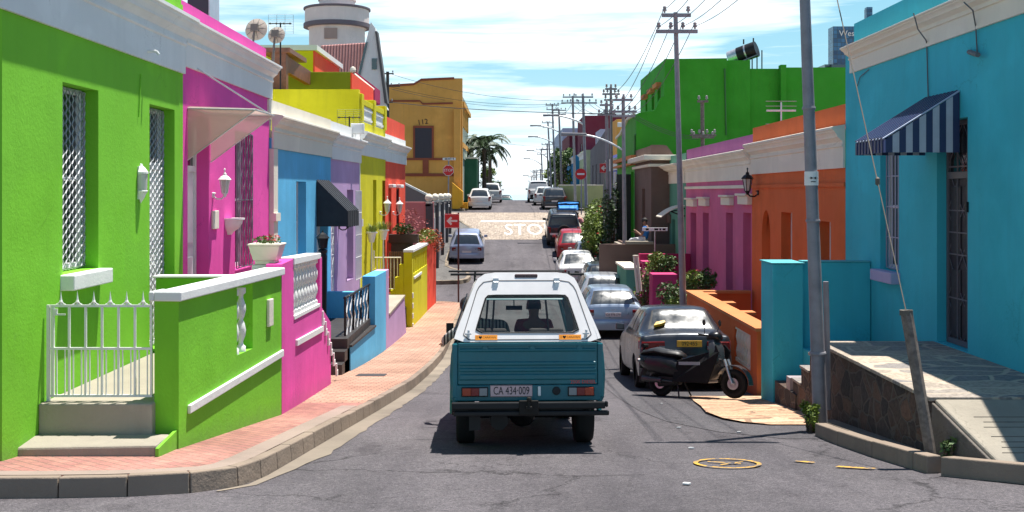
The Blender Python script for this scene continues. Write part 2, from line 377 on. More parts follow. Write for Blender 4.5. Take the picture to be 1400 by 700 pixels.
strip('sea', [(2400, -30000, 30000, -136.0), (45000, -30000, 30000, -136.0)], msea)
strip('road', [(y, -22, 22, G(y)) for y in arange(-60, 8.4, 1.5)] + [(y, -2.6 if y > 9.4 else -16, 22 if y < 10 else 4.1, G(y)) for y in arange(8.5, 40, .75)], M['asphalt'], cols=8)
strip('side_street', [(y, -30, 4.6, G(y)) for y in arange(40.01, 46.5, .5)], M['asphalt'], cols=6)
strip('far_road', [(y, -5.6 if y > 46.6 else -5.6, 4.6, G(y)) for y in arange(46.51, 134, .75)], M['asphalt'])
strip('cross_street', [(y, -40, -5.6, G(y)+.0) for y in arange(61, 74.5, .75)], M['asphalt_old'])
strip('cross_street', [(y, 4.6, 40, G(y)+.0) for y in arange(61, 74.5, .75)], M['asphalt_old'])
# cobbled crossing
strip('cobbled_crossing', [(y, -1.9-max(0, (y-60.5))*.28, 5.2, G(y)+.006) for y in arange(60, 73.6, .6)], M['cobble'])
# dark resurfaced strip on the right, where the cars park
strip('road_repair', [(y, xl, 3.98, G(y)+.005) for y, xl in [(12.6,3.15),(13.3,2.5),(14.5,2.05),(16,1.85),(18,1.75),(20,1.7),(23,1.65),(26,1.6),(29,1.5),(33,1.4)]], M['asphalt_new'])
strip('road_repair', [(y, -14, 14, G(y)+.004) for y in (7.15, 7.35)], M['asphalt_new'])
def conform(mb_v, dz): return [(x, y, G(y)+dz) for (x, y, *_) in mb_v]
# left gutter strip
KL = [(8.78,-3.3),(8.88,-2.85),(9.08,-2.45),(9.4,-2.26),(9.9,-2.2),(11,-2.15),(15,-1.99),(19.6,-1.79),(26.5,-1.66),(33,-1.69),(39.2,-1.71)]
def kx(y): return float(np.interp(y, [k[0] for k in KL], [k[1] for k in KL]))
kpath = [(-16,8.72),(-8,8.74),(-3.9,8.74)]+[(x, y) for y, x in KL]+[(-1.85,39.7),(-2.3,40.0),(-6,40.1)]
def offs(path, d):
    out = []
    for i, (x, y) in enumerate(path):
        a = path[max(0, i-1)]; b = path[min(len(path)-1, i+1)]
        t = Vector((b[0]-a[0], b[1]-a[1])).normalized(); out.append((x+t.y*d, y-t.x*d))
    return out
def resample(path, step):
    out = [path[0]]; 
    for a, b in zip(path[:-1], path[1:]):
        n = max(1, int(math.dist(a, b)/step))
        out += [(lerp(a[0], b[0], i/n), lerp(a[1], b[1], i/n)) for i in range(1, n+1)]
    return out
def ribbon(name, path, d0, d1, dz, mat, kind='structure'):
    p = resample(path, .5); a = offs(p, d0); b = offs(p, d1); n = len(p)
    vs = [(x, y, G(y)+dz) for x, y in a]+[(x, y, G(y)+dz) for x, y in b]
    o = MB().add(vs, [(i, i+1, n+i+1, n+i) for i in range(n-1)]).build(name, mat); return tag(o, kind=kind)
gp_ = resample([p for p in kpath if p[1] > 9.0 and p[0] > -2.6 and p[1] < 39], .3); go = offs(gp_, 1.0); rg = random.Random(8)
vs = []; 
for i, ((x, y), (ox, oy)) in enumerate(zip(gp_, go)):
    w_ = min(.25, .03+i*.04)*(1+rg.uniform(-.10, .10)); vs += [(x, y, G(y)+.007), (x+(ox-x)*w_, y+(oy-y)*w_, G(y)+.007)]
tag(MB().add(vs, [(2*i, 2*i+1, 2*i+3, 2*i+2) for i in range(len(gp_)-1)]).build('gutter', M['gutter']), kind='structure')
ribbon('pavement_edging', [(-16,8.72),(-8,8.74),(-3.9,8.74)]+[(x, y) for y, x in KL[:7]], -.13, -.34, .170, stucco('edging_mortar', (.36,.27,.22), .3, .92, .6, .01))
def kerbstones(name, path, h, w=.13, side=-1, L=.75, mat=None, below=.1):
    """stones along a path (outer top edge); side -1: body lies left of travel"""
    mb = MB(); p = resample(path, .25); acc = [0]
    for a, b in zip(p[:-1], p[1:]): acc.append(acc[-1]+math.dist(a, b))
    X = [q[0] for q in p]; Y = [q[1] for q in p]; s = 0; T = acc[-1]
    while s < T-.05:
        e = min(T, s+L*random.uniform(.92, 1.08)); g = .0035
        pts = []
        for q in (s+g, e-g):
            x, y = np.interp(q, acc, X), np.interp(q, acc, Y); x2, y2 = np.interp(min(T, q+.1), acc, X), np.interp(min(T, q+.1), acc, Y)
            x1, y1 = np.interp(max(0, q-.1), acc, X), np.interp(max(0, q-.1), acc, Y)
            t = Vector((x2-x1, y2-y1)).normalized(); nrm = Vector((-t.y, t.x))*(-side)
            pts.append((x, y, nrm))
        (xa, ya, na), (xb, yb, nb) = pts; dz = random.uniform(-.006, .006)
        A = [(xa, ya), (xb, yb), (xb+nb.x*w, yb+nb.y*w), (xa+na.x*w, ya+na.y*w)]
        A2 = [(xa+na.x*.02, ya+na.y*.02), (xb+nb.x*.02, yb+nb.y*.02), A[2], A[3]]
        mb.hexa([(x, y, G(y)-below) for x, y in A]+[(x, y, G(y)+h+dz) for x, y in A2]); s = e
    return tag(mb.build(name, mat or M['kerb'], bevel=.012), kind='structure')
kerbstones('kerb', kpath, .17, L=.5)
rows = [(y, -16, max(-16.0, kx(y)-.12), G(y)+.162) for y in [8.86]]
rows = [(8.87, -16, -3.4, G(8.87)+.162), (9.0, -16, -2.75, G(9)+.162), (9.15,-16,-2.55,G(9.15)+.162), (9.4,-16,-2.39,G(9.4)+.162), (9.75,-16,kx(9.75)-.125,G(9.75)+.162)]
strip('pavement', rows+[(y, -5, kx(y)-.125, G(y)+.162) for y in arange(9.76, 15.5, .5)], M['brick_old'], cols=6)
strip('pavement', [(y, -5, kx(y)-.125, G(y)+.162) for y in arange(15.51, 39.4, .6)]+[(39.9,-5,-2.1,G(39.9)+.162)], M['brick'], cols=4)
strip('pavement', [(y, -5.2, xr, G(y)+.15) for y, xr in [(46.5,-2.4),(46.9,-1.95),(47.5,-1.85),(49,-1.86),(50,-2.3),(51,-3.0),(53,-3.1),(57,-3.1),(59,-2.5),(60,-1.85),(61.5,-1.85),(64,-2.5),(68,-3.6),(71,-4.6)]], M['asphalt_old'])
kerbstones('kerb', [(-6,46.35),(-2.5,46.38),(-1.95,46.7),(-1.8,47.5),(-1.8,49),(-2.25,50),(-2.95,51),(-3.05,53),(-3.05,57),(-2.45,59),(-1.8,60),(-1.8,61.5),(-2.45,64),(-3.55,68),(-4.55,71),(-9,73)], .17, .18, mat=M['gutter'])
# beyond the crossing
strip('pavement', [(y, -7, -3.1+ (y-77)*.02, G(y)+.12) for y in arange(76, 112, 2)], M['asphalt_old'])
strip('pavement', [(y, 3.9, 6.5, G(y)+.12) for y in arange(76, 112, 2)], M['asphalt_old'])
kerbstones('kerb', [(-9,75),(-3.4,75.4),(-3.05,76.5),(-2.8,90),(-2.5,110)], .14, .15, mat=M['gutter'], L=1.5)
# right side: cobbled verge, kerb of the corner
vv = [(2.95,17.9),(2.9,17.2),(2.86,16.4),(2.78,15.2),(2.95,14.6),(3.25,14.2),(3.55,14.0),(3.75,14.0)]
strip('cobbled_verge', [(14.0,3.3,3.75,G(14.0)+.02),(14.25,3.0,3.95,G(14.25)+.03),(14.7,2.82,4.2,G(14.7)+.035),(15.5,2.74,4.3,G(15.5)+.04),(16.4,2.82,4.3,G(16.4)+.04),(17.2,2.86,4.3,G(17.2)+.03),(18.3,2.95,4.3,G(18.3)+.012)], M['cobble_near'])
kr = [(3.72,12.9),(3.72,12.4),(3.76,11.6),(3.84,10.75),(3.95,10.05)]
kerbstones('kerb', kr, .16, .16, side=1, L=.9)
kerbstones('kerb', [(4.02,9.95),(4.14,9.62),(4.35,9.42),(4.8,9.3),(6,9.22),(16,9.2)], .17, .17, side=1, L=1.1)
strip('dirt_verge', [(y, xl, 4.25, G(y)+.10) for y, xl in [(9.9,4.1),(10.1,4.08),(10.8,3.98),(11.6,3.9),(12.4,3.86),(13,3.86),(13.8,3.85)]], M['soil'])
ribbon('gutter', [(3.6,13.3),(3.72,12.4),(3.76,11.6),(3.84,10.75),(3.98,9.98),(4.14,9.62),(4.35,9.42),(4.8,9.3),(6,9.22),(16,9.2)][::-1], 0, .22, .006, M['gutter'])
# road markings
def mark(name, polys, mat, dz=.014):
    mb = MB()
    for pl in polys: mb.add([(x, y, G(y)+dz) for x, y in pl], [tuple(range(len(pl)))])
    return tag(mb.build(name, mat), kind='structure')
mark('stop_line', [[(lerp(-1.9,4,i/8), 66.7), (lerp(-1.9,4,(i+1)/8), 66.7), (lerp(-1.9,4,(i+1)/8), 67.3), (lerp(-1.9,4,i/8), 67.3)] for i in range(8)], M['roadpaint'])
t = textmesh('STOP', 1.0, M['roadpaint'], None, Matrix.Identity(4), 'stop_marking', 0.0)
bb = [v.co.copy() for v in t.data.vertices]; x0 = min(v.x for v in bb); x1 = max(v.x for v in bb); y0 = min(v.y for v in bb); y1 = max(v.y for v in bb)
for v in t.data.vertices:
    v.co.x = lerp(-.42, 2.42, (v.co.x-x0)/(x1-x0)); v.co.y = lerp(61.6, 65.7, (v.co.y-y0)/(y1-y0)); v.co.z = G(v.co.y)+.016
tag(t, kind='structure')
def ring(cx, cy, r0, r1, ax=1.0, ay=1.0, n=40, a0=0, a1=6.2832):
    out = []
    for i in range(n):
        a, b = a0+(a1-a0)*i/n, a0+(a1-a0)*(i+1)/n
        out.append([(cx+math.cos(q)*r*ax, cy+math.sin(q)*r*ay) for r, q in ((r0,a),(r1,a),(r1,b),(r0,b))])
    return out
mc = P(995, 637, 10.5); mcy = 10.6
mark('painted_manhole_ring', ring(2.08, mcy, .28, .325)+[[(1.9,mcy+.1),(2.2,mcy-.05),(2.21,mcy-.02),(1.92,mcy+.13)],[(2.0,mcy-.12),(2.25,mcy+.08),(2.25,mcy+.11),(1.99,mcy-.09)]], M['yelpaint'])
mark('yellow_marking', [[(3.05,10.36),(3.35,10.22),(3.42,10.27),(3.1,10.42)],[(2.75,10.75),(2.9,10.62),(2.95,10.66),(2.8,10.79)]], M['yelpaint'])
random.seed(3)
lit = [(938,663,.05),(945,614,.035),(928,586,.03),(1010,592,.03),(1148,588,.035),(1163,602,.04),(905,553,.03)]
LL = ['white litter scrap nearest the bottom of the picture, below the yellow ring', 'white litter scrap on the dark road just above the yellow ring', 'pale litter flake on the road behind the truck, left of the pole shadow', 'pale litter flake at the front edge of the cobbled verge', 'white litter scrap at the kerb beside the big pole', 'crumpled white litter scrap in the gutter before the stone terrace', 'tiny pale flake on the road beside the scooter']
for (x, y, s), lb_ in zip(lit, LL):
    Y = 8.0
    for _ in range(30): Y = -G(Y)*F/(y-VY)
    X = (x-VX)/F*Y; a = random.uniform(0, 3); mb = MB()
    pts = [(X+s*math.cos(a+q)*random.uniform(.5,1.2), Y+s*.8*math.sin(a+q)*random.uniform(.5,1.2)) for q in (0,1.1,2.2,3.3,4.4,5.4)]
    mb.prism([(px, py, G(py)+.008) for px, py in pts], (0,0,.012))
    o = mb.build('litter_scrap', M['wpaint']); tag(o, lb_, 'litter', 'scraps of litter on the road')
# ------------------------------------------------------------------ facade frames
class FR:
    """u runs along the street (away from the viewer), n outwards to the street, z up"""
    def __init__(s, x0, y0, x1, y1, side):
        s.p = Vector((x0, y0, 0)); d = Vector((x1-x0, y1-y0, 0)); s.L = d.length; s.d = d.normalized()
        s.n = Vector((s.d.y, -s.d.x, 0)) * (1 if side == 'L' else -1)
    def __call__(s, u, n, z): return s.p+s.d*u+s.n*n+Vector((0, 0, z))
    def u(s, px, n=0.0):
        t = (px-VX)/F; p = s.p+s.n*n; return (t*p.y-p.x)/(s.d.x-t*s.d.y)
    def z(s, px, py, n=0.0): return -(py-VY)/F*s(s.u(px, n), n, 0).y
    def box(s, mb, u0, u1, n0, n1, z0, z1):
        return mb.hexa([s(u0,n0,z0), s(u1,n0,z0), s(u1,n1,z0), s(u0,n1,z0), s(u0,n0,z1), s(u1,n0,z1), s(u1,n1,z1), s(u0,n1,z1)])
def facade(fr, u0, u1, z0, z1, holes, depth=7.0, reveal=.25, name='wall', mat=None, parent=None, zback=None, step=.0):
    """wall mass whose street face has true rectangular recesses"""
    us = sorted({u0, u1, *[h[0] for h in holes], *[h[1] for h in holes]}); zs = sorted({z0, z1, *[h[2] for h in holes], *[h[3] for h in holes]})
    mb = MB()
    for a, b in zip(us[:-1], us[1:]):
        for c, d in zip(zs[:-1], zs[1:]):
            um, zm = (a+b)/2, (c+d)/2
            if any(h[0] < um < h[1] and h[2] < zm < h[3] for h in holes): continue
            mb.add([fr(a,0,c), fr(b,0,c), fr(b,0,d), fr(a,0,d)], [(0,1,2,3)])
    for h in holes:
        a, b, c, d = h[:4]; r = -(h[4] if len(h) > 4 else reveal)
        mb.add([fr(a,0,c), fr(b,0,c), fr(b,0,d), fr(a,0,d), fr(a,r,c), fr(b,r,c), fr(b,r,d), fr(a,r,d)], [(0,1,5,4),(1,2,6,5),(2,3,7,6),(3,0,4,7),(4,5,6,7)])
    D = -depth
    mb.add([fr(u0,0,z0), fr(u1,0,z0), fr(u1,D,z0), fr(u0,D,z0), fr(u0,0,z1), fr(u1,0,z1), fr(u1,D,z1), fr(u0,D,z1)], [(3,2,6,7),(0,3,7,4),(1,5,6,2),(4,7,6,5)])
    me = mb.build(name, mat, parent)
    bm = bmesh.new(); bm.from_mesh(me.data); bmesh.ops.remove_doubles(bm, verts=bm.verts, dist=1e-5); bmesh.ops.recalc_face_normals(bm, faces=bm.faces); bm.to_mesh(me.data); bm.free()
    return me
def cornice(fr, u0, u1, zb, zt, proj, mat, parent, name='cornice'):
    h = zt-zb
    pr = [(0,zb),(.035,zb),(.035,zb+.50*h),(.06,zb+.52*h),(.06,zb+.56*h),(.045,zb+.57*h),(.05,zb+.64*h),(.40*proj+.02,zb+.72*h),(.50*proj+.02,zb+.74*h),(.52*proj+.02,zb+.78*h),
          (.72*proj,zb+.84*h),(.86*proj,zb+.88*h),(.88*proj,zb+.91*h),(proj,zb+.93*h),(proj,zt-.01),(proj*.9,zt),(0,zt+.03)]
    mb = MB(); mb.prism([fr(u0, n+.001, z) for n, z in pr], fr.d*(u1-u0)); return mb.build(name, mat, parent)
def window(fr, h, par, fm, reveal=.22, grille=None, gm=None, sill=None, sm=None, bars=(1,1), door=False, fw=.06, gn=-.04):
    """frame + glass pane set in a recess; h = (u0,u1,z0,z1)"""
    a, b, c, d = h[:4]; r = -reveal+.02; mb = MB()
    e = .004
    a2, b2, c2, d2 = a+e, b-e, c+e, d-e
    for (x0, x1, y0, y1) in ((a2,a2+fw,c2,d2),(b2-fw,b2,c2,d2),(a2+fw,b2-fw,d2-fw,d2),(a2+fw,b2-fw,c2,c2+fw*1.2)): fr.box(mb, x0, x1, r, r+.06, y0, y1)
    if door:
        zt = lerp(c, d, .74)
        fr.box(mb, a2+fw, b2-fw, r, r+.07, zt, zt+.09)
        f = mb.build('door', fm, par, bevel=.006)
        lf = MB(); fr.box(lf, a2+fw, b2-fw, r-.01, r+.03, c2, zt)
        for k in range(2):
            for q in range(2):
                ua = lerp(a2+fw, b2-fw, .5*k)+.06; ub = lerp(a2+fw, b2-fw, .5*(k+1))-.06; za = lerp(c2, zt, .5*q)+.1; zb_ = lerp(c2, zt, .5*(q+1))-.1
                fr.box(lf, ua, ub, r+.03, r+.045, za, zb_)
        lf.build('door_leaf', door if not isinstance(door, bool) else fm, f, bevel=.006)
        p = MB(); fr.box(p, a2+fw, b2-fw, r+.005, r+.02, zt+.09, d2-fw); p.build('transom_pane', M['glass'], f)
    else:
        nx, nz = bars
        for i in range(1, nx): u = lerp(a, b, i/nx); fr.box(mb, u-.015, u+.015, r+.004, r+.045, c2+fw*1.2, d2-fw)
        for i in range(1, nz): z = lerp(c, d, i/nz); fr.box(mb, a2+fw, b2-fw, r+.002, r+.05, z-.022, z+.022)
        f = mb.build('window', fm, par, bevel=.005)
        p = MB(); fr.box(p, a2+fw, b2-fw, r+.008, r+.02, c2+fw*1.2, d2-fw); p.build('pane', M['glass'], f)
    if grille:
        g = MB(); n = gn; A, B, Cc, D = a+.02, b-.02, c+.03, d-.03
        for u in (A, B): g.tube(fr(u, n, Cc), fr(u, n, D), .012, n=4)
        for z in (Cc, D, lerp(Cc, D, .5)): g.tube(fr(A, n, z), fr(B, n, z), .012, n=4)
        if grille == 'diamond':
            cols = max(4, int((B-A)/.082)); zz = arange(Cc, D, .052)
            for k in range(cols+1):
                u = lerp(A, B, k/cols)
                for i in range(len(zz)-1):
                    s0 = .021*(1 if (i+k) % 2 else -1); s1 = -s0
                    x0 = min(B, max(A, u+s0)); x1 = min(B, max(A, u+s1))
                    g.tube(fr(x0, n+.012, zz[i]), fr(x1, n+.012, zz[i+1]), .0075, n=3, cap=False)
        elif grille == 'scroll':
            cols = 6
            for k in range(1, cols): u = lerp(A, B, k/cols); g.tube(fr(u, n, Cc), fr(u, n, D), .008, n=4, cap=False)
            for k in range(cols):
                u = lerp(A, B, (k+.5)/cols); pts = [fr(u+.035*math.sin(i*.9)*(1 if k % 2 else -1), n+.015, lerp(Cc, D, i/40)) for i in range(41)]
                g.path(pts, .007, 4)
        elif grille == 'bars':
            k = max(3, int((B-A)/.11))
            for i in range(1, k): u = lerp(A, B, i/k); g.tube(fr(u, n, Cc), fr(u, n, D), .011, n=5, cap=False)
            for q in (.25, .75): g.tube(fr(A, n, lerp(Cc, D, q)), fr(B, n, lerp(Cc, D, q)), .010, n=5)
        elif grille == 'panels':
            for i in range(1, 3): u = lerp(A, B, i/3); g.tube(fr(u, n, Cc), fr(u, n, D), .012, n=4)
            for q in (.2, .4, .6, .8): g.tube(fr(A, n, lerp(Cc, D, q)), fr(B, n, lerp(Cc, D, q)), .012, n=4)
            for i in range(2):
                for q in range(5):
                    ua, ub = lerp(A, B, i/2), lerp(A, B, (i+1)/2); za, zb_ = lerp(Cc, D, q/5), lerp(Cc, D, (q+1)/5)
                    g.tube(fr(ua, n, za), fr(ub, n, zb_), .007, n=4); g.tube(fr(ub, n, za), fr(ua, n, zb_), .007, n=4)
        g.build('burglar_grille', gm or M['wpaint'], f)
    if sill:
        s = MB(); fr.box(s, a-.05, b+.06, -.02, .14, c-sill, c-.004); s.build('sill', sm or M['white'], f, bevel=.012)
    return f
def lantern(name, label, base, nrm, mat, H=.42, up=True, group='wall lanterns'):
    """carriage lantern on a bracket; base = point on the wall, nrm = outward"""
    nrm = Vector(nrm).normalized(); o = thing(name, label, 'wall lamp', base, group=group)
    b = MB(); c = nrm*.17; s = .075
    b.lathe([(.0,0),(.045,0),(.045,.012),(.03,.02)], (0,0,0), 10)
    b.tube((0,0,-.02), nrm*.02+Vector((0,0,-.02)), .04, .03, 10); b.path([Vector((0,0,-.03)), nrm*.06+Vector((0,0,-.075)), nrm*.13+Vector((0,0,-.07)), c+Vector((0,0,-.02))], .011, 6)
    b.tube(c+Vector((0,0,-.05)), c+Vector((0,0,0)), .015, .035, 6); b.build('bracket', mat, o)
    fr_ = MB(); fr_.lathe([(.0,-.002),(.042,0),(.045,.012),(.0,.014)], c, 6)
    for i in range(6):
        t = 2*math.pi*i/6; fr_.tube(c+Vector((.042*math.cos(t), .042*math.sin(t), .01)), c+Vector((s*math.cos(t), s*math.sin(t), .20)), .006, n=4)
    fr_.lathe([(s+.012,.195),(s+.022,.205),(s*.75,.25),(s*.4,.265),(s*.35,.29),(.008,.31),(.008,.34),(.016,.35),(.0,.375)], c, 6); fr_.build('lantern_frame', mat, o)
    g = MB(); g.lathe([(.038,.014),(s-.008,.195)], c, 6); g.build('lantern_glass', plain('frosted_glass', (.55,.55,.5), .2), o)
    o.scale = (H/.42,)*3
    return o
def baluster_prof(h, r=.05):
    return [(r*.95,0),(r*.95,.08*h),(r*.5,.11*h),(r*.45,.16*h),(r*.9,.26*h),(r*1.0,.34*h),(r*.75,.44*h),(r*.42,.50*h),(r*.75,.56*h),(r*1.0,.66*h),(r*.9,.74*h),(r*.45,.84*h),(r*.5,.89*h),(r*.95,.92*h),(r*.95,h)]

# ================================================================== LEFT ROW
# --- green corner house
frG = FR(-4.5, 9.68, -4.5, 15.0, 'L'); u = frG.u
house = thing('corner_house', 'lime green corner house with white cornice and diamond window grille', 'house', (-4.5, 12.3, -2.3))
house_inv = lambda o: Matrix.Translation(-o.location)
def under(root):        # parts are written in world coordinates; shift them under their root
    for ch in root.children:
        ch.matrix_parent_inverse = Matrix.Translation(-root.location) if root.rotation_euler[2] == 0 else (Matrix.Translation(root.location) @ root.rotation_euler.to_matrix().to_4x4()).inverted()
w1 = (u(85.5), u(134.5), -.83, 1.10); d1 = (u(204.4), u(238.7), -2.0, 1.09)
facade(frG, 0, 5.32, -2.7, 2.55, [w1, d1], name='wall', mat=M['green'], parent=house, reveal=.27)
cornice(frG, -.25, 5.33, 1.61, 2.36, .23, M['white'], house)
mb = MB(); frG.box(mb, 0, 5.31, -.35, -.02, 2.4, 3.05); mb.build('parapet', M['green'], house)
window(frG, w1, house, M['wpaint'], .26, 'diamond', plain('aged_silver_paint', (.40,.41,.43), .5, .3), .16, bars=(2,2), gn=-.15)
window(frG, d1, house, M['wpaint'], .26, 'diamond', plain('aged_silver_paint', (.40,.41,.43), .5, .3), door=True, gn=-.15)
pp = frG(frG.u(198), 0, frG.z(198, 70)); mb = MB(); mb.path([pp, pp+Vector((.14,0,0)), pp+Vector((.17,.01,-.04))], .018, 8); mb.build('rainwater_spout', M['wpaint'], house)
mb = MB(); mb.path([frG(frG.u(191), .015, frG.z(191,101)), frG(frG.u(188.5), .012, frG.z(188,160))], .008, 5); mb.build('cable', M['green'], house)
under(house)
# --- pink house
frP = FR(-4.5, 15.0, -4.5, 20.33, 'L'); u = frP.u
house = thing('terraced_house', 'hot pink house with white cornice and scroll grilled window', 'house', (-4.5, 17.6, -2.6), group='houses of the left hand row')
dP = (u(256.5), u(285.5), -2.0, 1.09); wP = (u(321.4), u(344), -1.28, 1.0)
facade(frP, .0, 5.33, -3.2, 2.34, [dP, wP], name='wall', mat=M['pinkL'], parent=house, reveal=.27)
cornice(frP, .02, 5.45, 1.72, 2.34, .22, M['white'], house)
mb = MB(); frP.box(mb, .01, 5.2, -.3, -.03, 2.33, 2.63); mb.build('parapet', M['pinkL'], house)
window(frP, dP, house, M['wpaint'], .26, door=True)
window(frP, wP, house, M['wpaint'], .26, 'scroll', plain('grille_grey_purple', (.22,.20,.25), .4, .3), bars=(2,2), gn=.02)
mb = MB(); pz = frP.z(293, 295); frP.box(mb, u(289), u(296.5), 0, .035, frP.z(293,313), frP.z(293,288)); mb.build('number_plaque', M['cream'], house, bevel=.008)
under(house)
# clear awning over the pink door
mA = bpy.data.materials.new('translucent_awning'); mA.use_nodes = True; an = mA.node_tree; an.nodes.clear()
tr = N(an, 'ShaderNodeBsdfTransparent'); tr.inputs[0].default_value = (.93,.88,.87,1); di = N(an, 'ShaderNodeBsdfTranslucent'); di.inputs[0].default_value = (.75,.66,.58,1)
dif = N(an, 'ShaderNodeBsdfDiffuse'); dif.inputs[0].default_value = (.72,.62,.52,1); s1 = N(an, 'ShaderNodeMixShader'); s1.inputs[0].default_value = .5
an.links.new(di.outputs[0], s1.inputs[1]); an.links.new(dif.outputs[0], s1.inputs[2]); s2 = N(an, 'ShaderNodeMixShader'); s2.inputs[0].default_value = .50
an.links.new(tr.outputs[0], s2.inputs[1]); an.links.new(s1.outputs[0], s2.inputs[2]); an.links.new(s2.outputs[0], N(an, 'ShaderNodeOutputMaterial').inputs[0])
aw = thing('door_awning', 'translucent plastic awning with rod stays over the pink house door', 'awning', (-4.5, 15.2, .6))
ua, ub = frP.u(255.5), frP.u(287); zt = frP.z(255, 148)
# near cheek, far cheek, sloping top
A = frP(ua,.01,zt); Bp = frP(ua,.01,frP.z(256,219)); Cp = frP(ua,.95,zt-.02)
A2 = frP(ub,.01,zt); B2 = frP(ub,.01,frP.z(287,222)); C2 = frP(ub,.95,zt-.02)
mb = MB(); mb.prism([A,Bp,Cp], frP.d*.008); mb.build('cheek', mA, aw); mb = MB(); mb.prism([A2,B2,C2], frP.d*.008); mb.build('cheek', mA, aw)
mb = MB(); mb.prism([A+Vector((0,0,.03)),Cp+Vector((0,0,.02)),Cp+Vector((0,0,.012)),A+Vector((0,0,.02))], frP.d*(ub-ua)); mb.build('roof_sheet', mA, aw)
mb = MB()
for a, b in ((A,Cp),(A2,C2),(Cp,C2),(A,A2)): mb.tube(a, b, .013, n=6)
for a, b in ((Bp,Cp),(B2,C2)): mb.tube(a, b, .008, n=6)
mb.tube(frP(ua+.35,0,zt+.62), frP(ub-.1,.9,zt), .012, n=6); mb.build('rod_frame', M['silver'], aw); under(aw)
p = frG(frG.u(190), 0, frG.z(190, 250)); 
lo = thing('wall_lantern', 'white flush lantern fixed to the lime green wall', 'wall lamp', p, group='wall lanterns')
mb = MB(); frL = lambda r, z: (r, z)
def half(prof): 
    m_ = MB(); m_.lathe(prof, (.02,0,0), 8, a0=-math.pi/2, a1=math.pi/2); return m_
m1 = half([(.0,.235),(.02,.23),(.03,.20),(.055,.18),(.09,.13),(.09,.11),(.075,.105)]); m1.add([(0.0,-.05,-.2),(0.02,-.05,-.2),(0.02,-.05,.2),(0,-.05,.2),(0.0,.05,-.2),(0.02,.05,-.2),(0.02,.05,.2),(0,.05,.2)], [(3,2,1,0),(4,5,6,7),(0,1,5,4),(1,2,6,5),(2,3,7,6),(3,0,4,7)]); m1.build('lantern_cap', M['wpaint'], lo)
half([(.08,-.09),(.085,-.10),(.06,-.14),(.045,-.18),(.02,-.22),(.0,-.25)]).build('lantern_base', M['wpaint'], lo)
half([(.075,-.09),(.082,.105)]).build('lantern_glass', plain('frosted_glass', (.55,.55,.5), .2), lo)
lantern('wall_lantern', 'white carriage lantern on bracket beside the pink door', frP(frP.u(291), 0, frP.z(291, 265)), (1,0,0), M['wpaint'], .44)
mb = MB(); mb.lathe([(.0,-.24),(.04,-.24),(.06,-.20),(.12,-.15),(.155,-.08),(.165,-.03),(.185,-.025),(.185,0),(.165,0),(.15,-.03),(.0,-.04)], (0,0,0), 20, a0=-math.pi/2, a1=math.pi/2)
o = mb.build('wall_planter', M['wpaint'], smooth=True, loc=frP(frP.u(312), 0, frP.z(312, 298))); o.scale = (1.4,1.3,1.1); tag(o, 'white half round planter hung on the pink wall', 'planter')
# dividing walls, terraces
def wallbox(name, label, cat, pts, z0, z1, mat, cap=None, capm=None, capo=.03, grp=None, bev=.012):
    """free-standing wall on a plan polygon; z0 may be a function of the point"""
    o = thing(name, label, cat, (pts[0][0], pts[0][1], z1-.5), group=grp)
    zf = (lambda i: z0[i]) if isinstance(z0, (list, tuple)) else (lambda i: z0)
    mb = MB(); n = len(pts); vs = [(x, y, zf(i)) for i, (x, y) in enumerate(pts)]+[(x, y, z1) for x, y in pts]
    mb.add(vs, [tuple(range(n-1,-1,-1)), tuple(range(n,2*n))]+[(i,(i+1)%n,n+(i+1)%n,n+i) for i in range(n)]); mb.build('wall', mat, o, bevel=bev)
    if cap:
        cx = sum(p[0] for p in pts)/n; cy = sum(p[1] for p in pts)/n; q = []
        for x, y in pts:
            v = Vector((x-cx, y-cy)); q.append((x+math.copysign(capo, v.x), y+math.copysign(capo, v.y)))
        m2 = MB(); m2.add([(x, y, z1+.002) for x, y in q]+[(x, y, z1+cap) for x, y in q], [tuple(range(n-1,-1,-1)), tuple(range(n,2*n))]+[(i,(i+1)%n,n+(i+1)%n,n+i) for i in range(n)]); m2.build('coping', capm or M['white'], o, bevel=.01)
    under(o); return o
def blockthing(name, label, cat, box, mat, grp=None, bev=.012):
    x0,x1,y0,y1,z0,z1 = box; cx, cy = (x0+x1)/2, (y0+y1)/2
    o = MB().box(x0-cx, x1-cx, y0-cy, y1-cy, 0, z1-z0).build(name, mat, bevel=bev, loc=(cx, cy, z0)); return tag(o, label, cat, grp)
# green terrace
tf = thing('terrace_steps', 'concrete landing and two broad steps behind the white gate', 'steps', (-3.9, 10.5, -2.4))
mb = MB(); mb.box(-4.5, -3.42, 10.42, 15.0, -3.2, -2.015); mb.build('landing', M['concrete'], tf, bevel=.015)
mb = MB(); mb.hexa([(-4.62,9.99,-2.75),(-3.24,9.99,-2.75),(-3.24,10.415,-2.75),(-4.5,10.415,-2.75),(-4.62,9.99,-2.335),(-3.24,9.99,-2.31),(-3.24,10.415,-2.30),(-4.5,10.415,-2.30)]); mb.build('step', M['concrete'], tf, bevel=.02)
mb = MB(); mb.prism([(-3.235,9.95,-2.75),(-3.235,10.52,-2.75),(-3.235,10.52,-2.28),(-3.235,9.95,-2.33)], (.03,0,0)); mb.build('step_cheek', M['green'], tf); under(tf)
frT = FR(-3.19, 10.5, -2.90, 13.8, 'L'); LT = frT.L
gw = thing('terrace_wall', 'lime green terrace wall with white coping, trim band and two balusters', 'wall', (-3.1, 12, -2.3))
hu0, hu1 = frT.u(324), frT.u(345.5); hz0, hz1 = frT.z(335, 481), -1.09
mb = MB(); T = .2
for (a, b, c, d) in ((0,hu0,-2.9,-1.05),(hu1,LT,-2.9,-1.05),(hu0,hu1,-2.9,hz0)): frT.box(mb, a, b, -T, 0, c, d)
